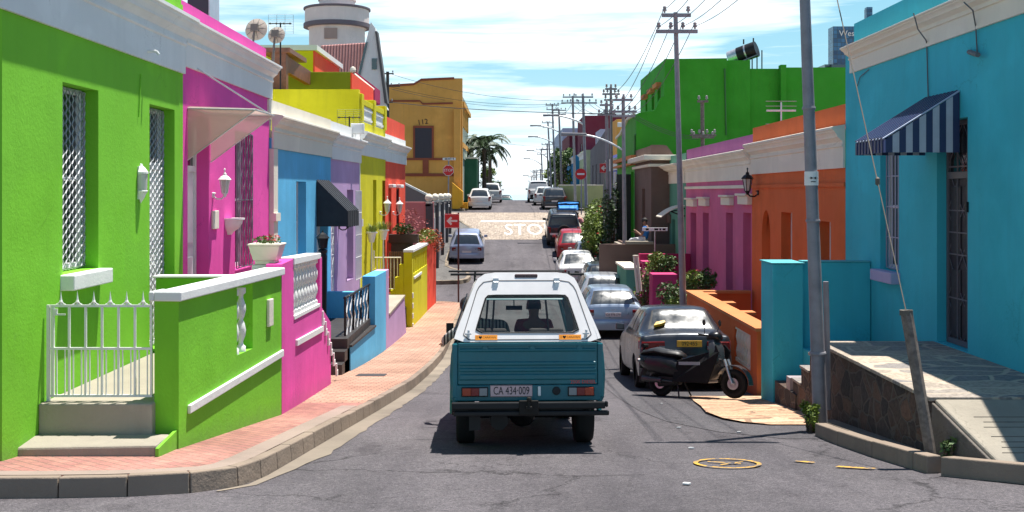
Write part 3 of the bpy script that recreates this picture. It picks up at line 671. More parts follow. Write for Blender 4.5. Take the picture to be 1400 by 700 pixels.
frT.box(mb, 0, .22, -.24, -.2, -2.9, -1.05)
mb.build('wall', M['green'], gw)
mb = MB(); frT.box(mb, -.04, LT+.03, -T-.03, .04, -1.048, -.955); frT.box(mb, -.045, .26, -.28, -.231, -1.048, -.955); mb.build('coping', M['white'], gw, bevel=.012)
for k in range(2):
    mb = MB(); mb.lathe(baluster_prof(hz1-hz0, .058), frT(lerp(hu0, hu1, .12+.42*k), -.055, hz0), 10); mb.build('baluster', M['white'], gw, smooth=50)
mb = MB(); ua = frT.u(256); za, zb_ = -2.17, -2.07
mb.hexa([frT(ua,0,za-.0),frT(LT,0,zb_),frT(LT,.035,zb_),frT(ua,.035,za),frT(ua,0,za+.085),frT(LT,0,zb_+.085),frT(LT,.035,zb_+.085),frT(ua,.035,za+.085)]); mb.build('trim_band', M['white'], gw, bevel=.008)
mb = MB(); frT.box(mb, frT.u(364.5), frT.u(370.5), 0, .035, frT.z(367,446), frT.z(367,409)); mb.build('meter_box', M['cream'], gw, bevel=.008)
under(gw)
wallbox('dividing_wall', 'low green wall between the green and pink forecourts with white coping', 'wall', [(-4.5,13.85),(-3.1,13.85),(-3.1,14.02),(-4.5,14.02)], -3.2, -1.09, M['green'], .03)
# gate
g = thing('garden_gate', 'white steel gate with six spear points beside the green wall', 'gate', (-3.95, 10.56, -2.0))
mb = MB(); x0, x1, Y = -4.44, -3.46, 10.56; zb_, zm, zt = -1.965, -1.51, -1.10
mb.box(-4.475,-4.445,Y-.015,Y+.015,-2.03,-1.09); mb.box(x0+.01,x0+.035,Y-.012,Y+.012,zb_,zt)
for z in (zb_, zm, zt): mb.box(x0, x1, Y-.011, Y+.011, z-.011, z+.011)
for i in range(7):
    x = lerp(x0+.02, x1-.01, i/6); mb.box(x-.01, x+.01, Y-.0105, Y+.0105, zb_, zt)
for i in range(12):
    x = lerp(x0+.02, x1-.01, (i+.5)/12 if 1 else 0)
    if i % 2 == 0 or True: mb.box(x-.005, x+.005, Y-.006, Y+.006, zb_, zm)
mb.box(x0+.03, x0+.14, Y-.01, Y+.01, zt-.09, zt-.075); mb.box(x0+.03, x0+.06, Y-.02, Y+.02, zt-.09, zt-.03)
mb.build('gate_frame', M['wpaint'], g)
for i in range(1, 7):
    x = lerp(x0+.02, x1-.01, (i-.0)/6)-.08; m_ = MB(); m_.lathe([(.012,0),(.012,.02),(.02,.03),(.012,.05),(.006,.09),(.0,.14)], (x,Y,zt+.01), 6)
    m_.path([(x-.045,Y,zt+.015),(x-.03,Y,zt+.02),(x,Y,zt+.05),(x+.03,Y,zt+.02),(x+.045,Y,zt+.015)], .006, 5); m_.build('spear_point', M['wpaint'], g)
under(g)
# --- pink terrace wall
frW = FR(-2.90, 13.83, -3.12, 18.9, 'L'); L_ = frW.L
pw = thing('terrace_wall', 'pink terrace wall with white baluster panel and stepped end', 'wall', (-3.0, 16, -2.8))
a0, a1 = frW.u(401.5), frW.u(437); z0a, z1a = frW.z(402, 437), frW.z(437, 419)
mb = MB(); zt1, zt2 = frW.z(389,360), frW.z(437,352)
def seg(mb, ua, ub, za0, za1, zb0, zb1, t=.2):
    mb.hexa([frW(ua,-t,za0),frW(ub,-t,zb0),frW(ub,0,zb0),frW(ua,0,za0),frW(ua,-t,za1),frW(ub,-t,zb1),frW(ub,0,zb1),frW(ua,0,za1)])
seg(mb, 0.0, a0, -3.3, zt1, -3.3, zt1+.01); seg(mb, a0, a1, -3.5, z0a, -3.5, z1a); seg(mb, a1, a1+.28, -3.6, zt2-.01, -3.6, zt2-.01)
ue = frW.u(452); seg(mb, a1+.28, ue, -3.7, z1a-.05, -3.7, z1a-.42, .16); seg(mb, ue, L_, -3.8, frW.z(457,441), -3.8, frW.z(457,440), .22)
mb.build('wall', M['pinkL'], pw)
mb = MB(); mb.hexa([frW(a0-.05,-.22,zt1-.07),frW(a1+.02,-.22,zt2-.02),frW(a1+.02,.02,zt2-.02),frW(a0-.05,.02,zt1-.07),frW(a0-.05,-.22,zt1+.03),frW(a1+.02,-.22,zt2+.07),frW(a1+.02,.02,zt2+.07),frW(a0-.05,.02,zt1+.03)]); mb.build('coping', M['white'], pw, bevel=.01)
nb = 9
for k in range(nb):
    t_ = (k+.5)/nb; uu = lerp(a0, a1, t_); zb0 = lerp(z0a, z1a, t_)+.05; zt0 = lerp(zt1-.07, zt2-.02, t_)
    m_ = MB(); m_.lathe(baluster_prof(zt0-zb0, .062), frW(uu, -.07, zb0), 8); m_.build('baluster', M['white'], pw, smooth=50)
mb = MB(); mb.hexa([frW(a0+.002,-.2,z0a+.002),frW(a1-.002,-.2,z1a+.002),frW(a1-.002,.012,z1a+.002),frW(a0+.002,.012,z0a+.002),frW(a0+.002,-.2,z0a+.05),frW(a1-.002,-.2,z1a+.05),frW(a1-.002,.012,z1a+.05),frW(a0+.002,.012,z0a+.05)]); mb.build('sill_rail', M['white'], pw)
mb = MB(); uA = frW.u(404); mb.hexa([frW(uA,0,frW.z(404,473)),frW(a1+.3,0,frW.z(444,449)),frW(a1+.3,.03,frW.z(444,449)),frW(uA,.03,frW.z(404,473)),frW(uA,0,frW.z(404,465)),frW(a1+.3,0,frW.z(444,442)),frW(a1+.3,.03,frW.z(444,442)),frW(uA,.03,frW.z(404,465))]); mb.build('trim_band', M['white'], pw)
mb = MB()
for k in range(6):
    t_ = k/5; px = lerp(441, 459.5, t_); py = lerp(438, 508, t_); uu = frW.u(px); zz = frW.z(px, py)
    frW.box(mb, uu-.10, uu+.06, .001, .03, zz-.07, zz+.03); frW.box(mb, uu-.11, uu-.05, .001, .028, zz+.03, zz+.16)
mb.build('stepped_moulding', M['white'], pw); under(pw)
# raking handrail panel behind it, planter trough on the corner pier
mb = MB(); mb.prism([frW(a1+.3,-.35,zt2-.02), frW(a1+.36,-.35,zt2-.02), frW(ue-.05,-.35,-2.35), frW(ue-.35,-.35,-2.35)], frW.n*-.05)
tag(mb.build('stair_handrail', M['cream'], bevel=.01), 'cream raking handrail descending behind the pink terrace wall', 'handrail')
pc = P(364, 362, 14.1)
pl = thing('flower_trough', 'cream tapered trough with red flowers on the corner pier', 'planter', (pc.x, 14.15, -.93))
mb = MB(); mb.hexa([(-.15,-.14,0.05),(.15,-.14,.05),(.15,.14,.05),(-.15,.14,.05),(-.2,-.19,.24),(.2,-.19,.24),(.2,.19,.24),(-.2,.19,.24)]); mb.box(-.21,.21,-.2,.2,.24,.265); mb.box(-.13,.13,-.12,.12,0,.05); mb.build('trough', M['cream'], pl, bevel=.01)
blockthing('corner_pier', 'short white capped pier under the cream flower trough', 'wall', (pc.x-.17, pc.x+.2, 14.03, 14.35, -3.2, -.935), M['white'])
# --- leaf clumps
def leaves(mb, c, rad, n, size, seed=0, up=0.0, shell=.35):
    rnd = random.Random(seed); c = Vector(c)
    for _ in range(n):
        while True:
            v = Vector((rnd.uniform(-1,1), rnd.uniform(-1,1), rnd.uniform(-1,1)))
            if shell < v.length < 1: break
        p = c+Vector((v.x*rad[0], v.y*rad[1], v.z*rad[2])); s = size*rnd.uniform(.6, 1.3)
        a = Vector((rnd.gauss(0,1), rnd.gauss(0,1), rnd.gauss(0,.6)+up)).normalized(); s *= rnd.choice((.6,.9,1,1.35)); b = a.cross(Vector((rnd.gauss(0,1), rnd.gauss(0,1), rnd.gauss(0,1)))).normalized()
        mb.add([p-a*s, p-b*s*.42+a*s*.1, p+a*s, p+b*s*.42+a*s*.1], [(0,1,2,3)])
    return mb
def grass(mb, c, r, n, h, seed=0):
    rnd = random.Random(seed)
    for _ in range(n):
        a = rnd.uniform(0, 6.28); q = r*math.sqrt(rnd.random()); b = Vector((c[0]+q*math.cos(a), c[1]+q*math.sin(a), c[2])); k = h*rnd.uniform(.6,1.1)
        d = Vector((math.cos(a)*q*.9+rnd.gauss(0,.02), math.sin(a)*q*.9+rnd.gauss(0,.02), k)); w = Vector((-math.sin(a), math.cos(a), 0))*.006
        mb.add([b-w, b+w, b+d*.6+w*.8, b+d+Vector((d.x*.4,d.y*.4,-.02)), b+d*.6-w*.8], [(0,1,2,3,4)])
    return mb
leaves(MB(), (0,0,.30), (.19,.17,.07), 160, .028, 1, .6, 0).build('foliage', M['leaf'], pl); leaves(MB(), (0,0,.33), (.18,.15,.06), 50, .022, 2, 0, 0).build('blossoms', M['petal'], pl)
pk = P(351, 327, 19.0)
# --- blue / lilac pair
def lx(y): return float(np.interp(y, [20.4, 40], [-4.46, -3.88]))
frB = FR(lx(20.36), 20.36, lx(26.0), 26.0, 'L'); frI = FR(lx(26.0), 26.0, lx(30.05), 30.05, 'L')
house = thing('terraced_house', 'sky blue house with cream cornice and black door awning', 'house', (-4.4, 23, -3.3), group='houses of the left hand row'); u = frB.u
wB = (u(405), u(418.5), -1.5, .21); dB = (u(433), u(447.5), -2.6, .2)
facade(frB, 0, frB.L, -4.3, 1.0, [wB, dB], name='wall', mat=M['blueL'], parent=house, reveal=.27)
cornice(frB, -.0, frB.L+.001, .81, 1.42, .22, M['cream'], house)
mb = MB(); frB.box(mb, -.2, frB.L, -.3, -.0, 1.42, 1.70); frB.box(mb, -.2, frB.L, -6, -.3, .9, 1.2); mb.build('parapet', M['cream'], house)
mb = MB(); frB.box(mb, -.02, .30, -.15, .045, -3.6, .80); frB.box(mb, -.03, .33, -.1, .09, -.55, -.40); mb.build('corner_pilaster', M['cream'], house)
window(frB, wB, house, M['wpaint'], .25, bars=(2,2)); window(frB, dB, house, M['wpaint'], .25, door=True); under(house)
house = thing('terraced_house', 'lilac house with white cornice and bulging window grille', 'house', (-4.2, 28, -3.6), group='houses of the left hand row'); u = frI.u
dI = (u(453), u(461), -2.6, .05); wI = (u(474.5), u(483), -2.3, .05)
facade(frI, .0, frI.L, -4.3, 1.0, [dI, wI], name='wall', mat=M['lilac'], parent=house, reveal=.27)
cornice(frI, .0, frI.L+.1, .78, 1.38, .22, M['white'], house)
mb = MB(); frI.box(mb, 0, frI.L+.1, -.3, -.0, 1.38, 1.68); frI.box(mb, 0, frI.L, -6, -.3, .9, 1.2); mb.build('parapet', M['white'], house)
mb = MB(); frI.box(mb, frI.L-.12, frI.L+.02, 0, .1, -.95, -.75); frI.box(mb, frI.L-.06, frI.L+.0, -.1, .02, -3.8, .78); mb.build('corner_corbel', M['white'], house)
window(frI, dI, house, M['wpaint'], .25, 'panels', M['wpaint'], door=True, gn=-.08); window(frI, wI, house, M['wpaint'], .25, 'bars', M['wpaint'], bars=(2,2), gn=.22); under(house)
# black canvas awning
blk = plain('black_canvas', (.018,.021,.028), .75)
aw = thing('door_awning', 'black scalloped canvas awning over the blue house door', 'awning', (-4.35, 25, -.2))
ua, ub = frB.u(432), frB.u(449); zt = frB.z(432, 247); pj = .70; zl = frB.z(449,288); zv = frB.z(449, 300)-.12
mb = MB(); mb.prism([frB(ua,.01,zt),frB(ua,pj,zl),frB(ua,pj,zv),frB(ua,.01,zv)], frB.d*.012); mb.build('cheek', blk, aw); mb = MB(); mb.prism([frB(ub,.01,zt),frB(ub,pj,zl),frB(ub,pj,zv),frB(ub,.01,zv)], frB.d*.012); mb.build('cheek', blk, aw)
mb = MB(); k = 12
for i in range(k):
    a, b = lerp(ua, ub, i/k), lerp(ua, ub, (i+1)/k); e = .012*(i % 2)
    mb.hexa([frB(a,.01,zt+e),frB(b,.01,zt+e),frB(b,pj+.01,zl+e),frB(a,pj+.01,zl+e),frB(a,.01,zt+.015+e),frB(b,.01,zt+.015+e),frB(b,pj+.01,zl+.015+e),frB(a,pj+.01,zl+.015+e)])
    frB.box(mb, a+.004, b-.004, pj, pj+.012+e*.5, zv-.02*(i % 2), zl)
mb.build('canopy', blk, aw); under(aw)
lantern('wall_lantern', 'black carriage lantern on the lilac wall below the black awning', frI(frI.u(463), 0, frI.z(463, 309)), frI.n, M['black'], .55)
p = thing('standing_lamp', 'black fluted lamp post in front of the blue house door', 'lamp post', (-3.95, 22.9, -2.95))
mb = MB(); mb.lathe([(.13,0),(.13,.1),(.09,.14),(.08,.2),(.085,1.6),(.07,1.65),(.1,1.72),(.06,1.76)], (0,0,0), 10); mb.build('column', M['black'], p)
mb = MB(); mb.lathe([(.0,1.76),(.08,1.77),(.12,1.97),(.15,1.98),(.08,2.06),(.02,2.1),(.0,2.16)], (0,0,0), 6); mb.build('lamp_head', M['black'], p)
# --- yellow and red pair, roof rooms
frY = FR(lx(30.15)+.0, 30.15, lx(34.9), 34.9, 'L'); frR = FR(lx(34.9), 34.9, lx(39.9), 39.9, 'L')
house = thing('terraced_house', 'mustard yellow house with balustraded parapet and stacked roof rooms', 'house', (-4.1, 32.5, -3.8), group='houses of the left hand row'); u = frY.u
wy1 = (u(510), u(514.6), -2.3, .35); wy2 = (u(522.7), u(527), -2.8, .35)
facade(frY, 0, frY.L, -4.5, 1.1, [wy1, wy2], name='wall', mat=M['yell'], parent=house, reveal=.25)
cornice(frY, .0, frY.L, 1.01, 1.66, .22, M['white'], house)
mb = MB(); frY.box(mb, 0, frY.L, -.25, .0, 1.66, 1.95)
for q in (0, .5, 1):
    a = lerp(0, frY.L-.35, q); frY.box(mb, a, a+.35, -.3, .05, 1.95, 2.7)
frY.box(mb, 0, frY.L, -.22, .02, 2.42, 2.58); mb.build('parapet', M['yell'], house, bevel=.01)
mb = MB()
for q in range(2):
    a = lerp(0, frY.L-.35, q*.5)+.35; b = lerp(0, frY.L-.35, (q+1)*.5); frY.box(mb, a, b, -.15, -.03, 1.95, 2.42); frY.box(mb, a, b, -.03, .0, 2.02, 2.08); frY.box(mb, a, b, -.03, .0, 2.30, 2.36)
mb.build('parapet_panel', M['white'], house)
yx = lx(30.15)
mb = MB(); mb.box(-9, yx-.02, 30.0, 30.25, .9, P(480,122,30).z); mb.build('side_wall', M['yell'], house)
olive = stucco('stucco_olive', (.22,.28,.015), .07)
mb = MB(); mb.box(-9, P(479,98,33).x, 33, 38.2, .9, 3.60); mb.build('roof_room', olive, house, bevel=.01)
mb = MB(); mb.box(P(479,98,33).x, P(479,98,33).x+.04, 33.01, 38.2, .9, 3.58); mb.build('roof_room_side', M['red'], house)
yc = P(428, 61, 36)
mb = MB(); mb.box(-11, yc.x, 36, 41.2, 1, 4.62); mb.build('upper_room', olive if False else M['yell'], house)
mb = MB(); mb.box(yc.x, yc.x+.05, 36, 41.2, 1, 4.62); mb.build('upper_room_side', M['red'], house)
mb = MB(); mb.box(-11, yc.x+.15, 35.9, 41.4, 4.63, 4.80); mb.build('upper_roof_slab', M['white'], house)
mb = MB()   # timber lean-to
pA, pB = P(389, 74, 30.5), P(431, 104, 33.5)
mb.box(P(366,70,30).x, P(387,70,30).x, 30.4, 30.7, 1.0, 3.85); mb.prism([pA, pA+Vector((0,0,-.45)), pB+Vector((0,0,-.35)), pB+Vector((0,0,.05))], (-.15,.0,0)); mb.box(P(352,70,30).x, P(393,70,30).x, 30.3, 32.8, 3.85, 3.98)
mb.build('timber_lean_to', M['wood'], house); 
window(frY, wy1, house, M['wpaint'], .22, bars=(1,2)); window(frY, wy2, house, M['wpaint'], .22, bars=(1,2)); under(house)
house = thing('terraced_house', 'coral red house with shuttered windows at the end of the left row', 'house', (-3.95, 37.4, -4), group='houses of the left hand row'); u = frR.u
wr1 = (u(531.2), u(535.2), -2.8, .1); wr2 = (u(542), u(546), -2.5, .1)
facade(frR, 0, frR.L, -4.6, 1.1, [wr1, wr2], name='wall', mat=M['red'], parent=house, reveal=.22)
cornice(frR, .0, frR.L+.12, .97, 1.6, .22, M['white'], house)
mb = MB(); frR.box(mb, 0, frR.L+.1, -.3, .0, 1.6, 1.85); mb.build('parapet_base', M['white'], house)
mb = MB(); frR.box(mb, 0, frR.L, -.25, -.02, 1.85, 2.42); frR.box(mb, frR.L-.25, frR.L, -6, -.25, 1.3, 2.42); mb.build('parapet', M['red'], house)
shut = plain('shutter_maroon', (.10,.012,.015), .5)
window(frR, wr1, house, M['wpaint'], .2, bars=(1,2)); window(frR, wr2, house, shut, .2, 'bars', shut, bars=(1,6))
for q in (wr1, wr2):
    mb = MB(); frR.box(mb, q[0]-.02, q[1]+.02, 0, .16, q[3]+.03, q[3]+.14); mb.build('window_hood', M['white'], house, bevel=.02)
under(house)
lantern('wall_lantern', 'white lantern on bracket between the yellow house windows', frY(frY.u(519.5), .0, frY.z(519, 290)), frY.n, M['wpaint'], .56)
lantern('wall_lantern', 'white lantern on bracket on the coral red wall', frR(frR.u(537), 0, frR.z(537, 290)), frR.n, M['wpaint'], .56)
# --- blue terrace: steps, side wall, railing, lilac apron, yellow and red walls
st = thing('entrance_steps', 'black tiled steps beside the low blue wall', 'steps', (-3.6, 21.4, -3.5)); slab = plain('black_tile', (.035,.03,.028), .5)
for k in range(3): MB().box(-4.3, -3.24, 20.9+.35*k, 25.1, G(21)-.3+.2*k, G(21)+.17+.2*(k+1)).build('step', slab, st, bevel=.01)
under(st)
frb = FR(-3.22, 21.9, -3.10, 27.0, 'L')
bw = thing('terrace_wall', 'pale blue low terrace wall with black tile top and tall end pillar', 'wall', (-3.2, 24, -3.6))
mb = MB(); frb.box(mb, 0, 3.3, -.22, 0, -4.4, -3.1); frb.box(mb, 3.3, frb.L-.0, -.30, 0, -4.4, frb.z(520,374)); mb.box(-4.36, -3.36, 25.2, 25.4, -4.2, P(470,399,25.2).z); mb.build('wall', M['blueL'], bw, bevel=.01)
mb = MB(); frb.box(mb, -.02, 3.29, -.26, .03, -3.1, -3.06); mb.build('coping', slab, bw); under(bw)
o = blockthing('drain_cover', 'dark metal drain cover set in the left pavement by the blue wall', 'drain cover', (-2.95,-2.4,20.6,21.1,G(20.8)+.15,G(20.8)+.17), plain('iron_cover', (.07,.06,.06), .6, .4)); o.rotation_euler.x = pitch(20.5,1)
rl = thing('railing', 'black steel railing with white zigzag infill on the low blue wall', 'railing', (-3.3, 23.4, -3.06)); mb = MB(); m2 = MB()
zr = [-2.13, -2.2]
for q in (0, .33, .66, 1): mb.box(*( [frb(.1+3.0*q, -.13, 0).x-.02, frb(.1+3.0*q, -.13, 0).x+.02, frb(.1+3.0*q, -.13, 0).y-.02, frb(.1+3.0*q, -.13, 0).y+.02, -3.06, -2.13]))
a, b = frb(.05, -.13, -2.13), frb(3.25, -.13, -2.13); mb.tube(a, b, .03, n=6); mb.tube(frb(.05,-.13,-2.98), frb(3.25,-.13,-2.98), .015, n=5)
for k in range(7):
    uu = .25+.43*k; m2.path([frb(uu,-.13,-2.96), frb(uu+.2,-.13,-2.6), frb(uu,-.13,-2.45), frb(uu+.2,-.13,-2.16)], .014, 5)
    mb.tube(frb(uu+.1,-.13,-2.97), frb(uu+.1,-.13,-2.15), .008, n=4)
mb.build('rail_frame', M['black'], rl); m2.build('zigzag_infill', M['wpaint'], rl); under(rl)
frl = FR(-3.10, 27.0, -2.98, 31.2, 'L')
lw = thing('terrace_wall', 'lilac apron wall sloping down between blue pillar and yellow wall', 'wall', (-3.1, 29, -3.8))
mb = MB(); frl.box(mb, 0, .5, -.3, 0, -4.4, frb.z(520,374)); mb.hexa([frl(.5,-.25,-4.5),frl(4.2,-.25,-4.5),frl(4.2,0,-4.5),frl(.5,0,-4.5),frl(.5,-.25,-3.12),frl(3.6,-.25,-2.95),frl(3.6,0,-2.95),frl(.5,0,-3.12)]); mb.build('wall', M['lilac'], lw, bevel=.01)
mb = MB(); mb.hexa([frl(.51,-.9,-3.10),frl(3.6,-.9,-2.93),frl(3.6,.02,-2.93),frl(.51,.02,-3.10),frl(.51,-.9,-3.05),frl(3.6,-.9,-2.88),frl(3.6,.02,-2.88),frl(.51,.02,-3.05)]); mb.build('coping', M['concrete'], lw); under(lw)
st = thing('entrance_steps', 'dark steps rising to the cream gate of the yellow house', 'steps', (-3.5, 32, -3.8))
for k in range(4): MB().box(-4.0, -3.12, 31.6+.3*k, 34.5, -4.4, G(32)+.16+.2*(k+1)).build('step', slab, st, bevel=.01)
under(st)
frq = FR(-2.95, 32.4, -2.86, 37.0, 'L'); frs = FR(-2.86, 37.0, -2.74, 39.6, 'L')
yw = thing('garden_wall', 'mustard yellow garden wall with stepped front and slotted top', 'wall', (-2.9, 34.5, -4))
mb = MB(); frq.box(mb, 0, .35, -.25, 0, -4.6, -1.79); frq.box(mb, .35, frq.L, -.2, 0, -4.6, -2.45); frq.box(mb, .35, frq.L, -.2, 0, -1.95, -1.79)
for k in range(7): a = .35+k*(frq.L-.35)/7; frq.box(mb, a+.4, a+.62, -.19, -.01, -2.45, -1.95)
for k in range(5): frq.box(mb, -.02, .33, -.25-.13*(k+1), -.25-.13*k, -4.6, -2.15-.38*k)
mb.build('wall', M['yell'], yw, bevel=.008)
mb = MB(); frq.box(mb, -.05, frq.L, -.26, .04, -1.788, -1.72); frq.box(mb, .4, 2.6, .0, .03, -2.62, -2.55)
for k in range(5): frq.box(mb, .03, .15, .001, .03, -3.0-.3*k-.15, -3.0-.3*k)
mb.build('coping', M['white'], yw); under(yw)
rw = MB(); frs.box(rw, 0.01, frs.L, -.2, 0, -4.6, -1.68); o = rw.build('garden_wall', M['red'], bevel=.01); tag(o, 'coral red garden wall ending the left row of terraces', 'wall')
g = thing('garden_gate', 'cream steel gate at the top of the yellow house steps', 'gate', (-3.5, 33, -3))
mb = MB(); Yg = 32.7; xa, xb = P(511,0,Yg).x, P(548,0,Yg).x; za, zb_ = P(0,352,Yg).z, P(0,395,Yg).z
for z in (za, zb_): mb.tube((xa,Yg,z), (xb,Yg,z), .02, n=5)
for k in range(9): x = lerp(xa, xb, k/8); mb.tube((x,Yg,za+.0), (x,Yg,zb_), .014, n=5)
mb.tube((xa,Yg,za+.2), (xa,Yg,zb_-.6), .03, n=6); mb.build('gate_frame', M['cream'], g); under(g)
gt = MB(); Yg = 33.8; 
for k in range(8): x = lerp(P(532,0,Yg).x, P(556,0,Yg).x, k/8); gt.box(x, x+.045, Yg, Yg+.03, -3.1, -1.85)
tag(gt.build('slatted_screen', M['wood']), 'brown slatted timber screen behind the cream gate', 'screen')
# planters on top
def pottedgrass(x, y, Y, label, s=1.0):
    c = P(x, y, Y); o = thing('pot_plant', label, 'pot plant', c)
    MB().lathe([(.0,-.26),(.06,-.26),(.11,-.05),(.15,-.03),(.15,0),(.12,0),(.1,-.02),(.0,-.03)], (0,0,0), 12).build('pot', M['wpaint'], o); o.scale = (s,s,s)
    grass(MB(), (0,0,0), .13, 120, .24, int(x)).build('foliage', M['leaf_y'], o); 
    MB().tube((0,0,-.26), (0,0,-1.6/s), .02).build('stand', M['wpaint'], o)
    return o
pottedgrass(508, 317, 31.2, 'white pot of upright grass on a stand, nearer of the pair by the yellow wall', 1.15)
pottedgrass(524, 314, 32.2, 'white pot of upright grass on a stand, farther of the pair by the yellow wall', 1.15)
Y = 35.5; bx = thing('planter_box', 'long dark wooden planter box of shrubs above the yellow wall', 'planter', P(552, 332, Y))
w = P(572,0,Y).x-P(552,0,Y).x; MB().box(-w, w, -.15, .15, 0, .28).build('box', plain('dark_stained_wood', (.05,.03,.025), .7), bx, bevel=.01)
leaves(MB(), (0,0,.45), (.35,.2,.2), 400, .05, 11, .3, 0).build('foliage', M['leaf'], bx)
leaves(MB(), (.25,0,.75), (.35,.25,.4), 160, .04, 12, 0, 0).build('blossoms', plain('heather_pink', (.35,.10,.10), .6), bx)
MB().box(-.4, .3, -.1, .1, -2.0, 0).build('stand', M['darkpole'], bx)
fb = thing('flowering_shrub', 'bushy yellow green shrub with orange flowers topping the red garden wall', 'shrub', (-2.95, 37.6, -1.68))
leaves(MB(), (0,.4,.12), (.35,1.4,.28), 1400, .05, 13, .2, 0).build('foliage', M['leaf_y'], fb); leaves(MB(), (.1,.3,.1), (.42,1.5,.34), 300, .045, 14, 0, .2).build('blossoms', plain('coral_petal', (.5,.12,.06), .6), fb)
leaves(MB(), (.25,1.6,-.15), (.3,.4,.35), 300, .05, 15, 0, 0).build('trailing_foliage', plain('russet_leaf', (.28,.10,.05), .6), fb)
leaves(MB(), (-.3,-.3,.55), (.5,.6,.45), 160, .035, 19, 0, 0).build('wispy_blossoms', plain('heather_pink', (.35,.10,.10), .6), fb)
MB().tube((0,0,0), (0,.1,.15), .03).build('stem', M['bark'], fb)
# --- fence corner property beyond the side street
grey = stucco('stucco_warm_grey', (.20,.16,.16), .08)
o = blockthing('garden_wall', 'salmon pink wall beyond the side street with maroon band', 'wall', (-6.5, -3.35, 46.9, 47.1, -4.2, P(0,276,47).z), stucco('stucco_salmon', (.62,.22,.22), .07))
mb = MB(); mb.box(-1.7, 1.58, -.125, -.105, 1.0, 1.3); o2 = mb.build('wall_band', M['pinkdk'], o)
hs = thing('lean_to_house', 'grey flank wall with sloping white coping beside the crossing', 'building', (-8, 60, -3)); Y = 60
mb = MB(); mb.prism([P(540,340,Y), P(613,340,Y), P(613,281,Y), P(552,250,Y), P(520,250,Y)], (0,.25,0)); mb.build('wall', grey, hs)
mb = MB(); a, b = P(551,248.5,Y-.05), P(614,280,Y-.05); mb.prism([a, b, b+Vector((0,0,-.12)), a+Vector((0,0,-.12))], (0,.4,0)); mb.build('coping', M['white'], hs); under(hs)
frF = FR(-3.5, 46.9, -3.5, 61.4, 'L'); fn = thing('fence_wall', 'grey and cream panel fence with dark posts and round white finials', 'fence', (-3.3, 50, -3.8))
mb = MB(); frF.box(mb, .1, 14.4, -.15, -.02, -4.2, -1.6+.4); mb.build('lower_panel', stucco('stucco_fence_grey', (.30,.28,.30), .1), fn)
mb = MB(); frF.box(mb, .1, 14.4, -.13, -.04, -1.19, -.62); mb.build('upper_panel', stucco('stucco_fence_cream', (.6,.54,.48), .1), fn)
mb = MB(); frF.box(mb, -.1, 14.4, -.2, .03, -.62, -.54); mb.build('top_rail', plain('rail_dark', (.08,.075,.08), .6), fn)
for q in (0, 3.8, 7.7, 11.4, 14.3):
    m_ = MB(); frF.box(m_, q-.1, q+.12, -.18, .12, -4.2, -.5); m_.build('post', plain('rail_dark', (.08,.075,.08), .6), fn)
    m_ = MB(); m_.lathe([(.0,-.5),(.14,-.5),(.14,-.44),(.06,-.42)]+[(.17*math.cos(t), -.26+.17*math.sin(t)) for t in [-1.1,-.6,-.2,.2,.6,1.0,1.3]]+[(0,-.09)], frF(q, -.05, 0), 12); m_.build('finial', M['cream'], fn, smooth=50)
under(fn)
# ================================================================== RIGHT ROW  (facade plane X = 5.6)
XR = 5.6
frA = FR(XR, 10.6, XR, 18.42, 'R'); u = frA.u      # teal house
house = thing('corner_house', 'teal house with cream cornice, barred window and grilled door', 'house', (XR, 15, -2))
tw = (u(1229), u(1203.5), -1.17, .72); td = (u(1323), u(1281), -1.975, .92)
facade(frA, -1.6, frA.L, -2.9, 2.3, [tw, td], name='wall', mat=M['teal'], parent=house, reveal=.22, depth=8)
cornice(frA, -1.7, frA.L-.33, 1.95, 2.37, .20, M['cream'], house)
mb = MB(); frA.box(mb, -1.7, frA.L-.36, -.35, -.03, 2.36, 2.76); mb.build('parapet', M['teal'], house)
gm = plain('grille_lavender', (.40,.38,.50), .4, .2)
window(frA, tw, house, M['wpaint'], .2, 'bars', gm, .17, stucco('sill_lavender', (.45,.42,.62), .05), bars=(1,2), gn=-.09)
window(frA, td, house, plain('door_grey', (.10,.095,.11), .45), .2, 'panels', plain('grille_grey', (.15,.14,.16), .5, .3), door=plain('door_dark', (.02,.018,.022), .6), gn=-.14)
cab = MB(); c0 = [P(1247,18,13), ]
def fpt(fr, x, y, n=.02): 
    uu = fr.u(x, n); p = fr(uu, n, 0); return Vector((p.x, p.y, -(y-VY)/F*p.y))
cab.path([fpt(frA,1249,18,.21), fpt(frA,1255,40,.16), fpt(frA,1266,55,.07), fpt(frA,1267,60,.02), fpt(frA,1269,133,.02)], .009, 5)
cab.path([fpt(frA,1318,3,.21), fpt(frA,1330,14,.16), fpt(frA,1334,36,.03), fpt(frA,1336,72,.02)], .009, 5); cab.tube(fpt(frA,1325,71,.02), fpt(frA,1337,75,.12), .03)
cab.path([fpt(frA,1172,118,.02), fpt(frA,1176,105,.02), fpt(frA,1188,95,.02)], .007, 5)
cab.build('cable', plain('old_cable', (.12,.13,.14), .7), house)
mb = MB(); frA.box(mb, frA.u(1324.5), frA.u(1322), .0, .03, frA.z(1323,290), frA.z(1323,276)); mb.build('door_handle', M['black'], house); under(house)
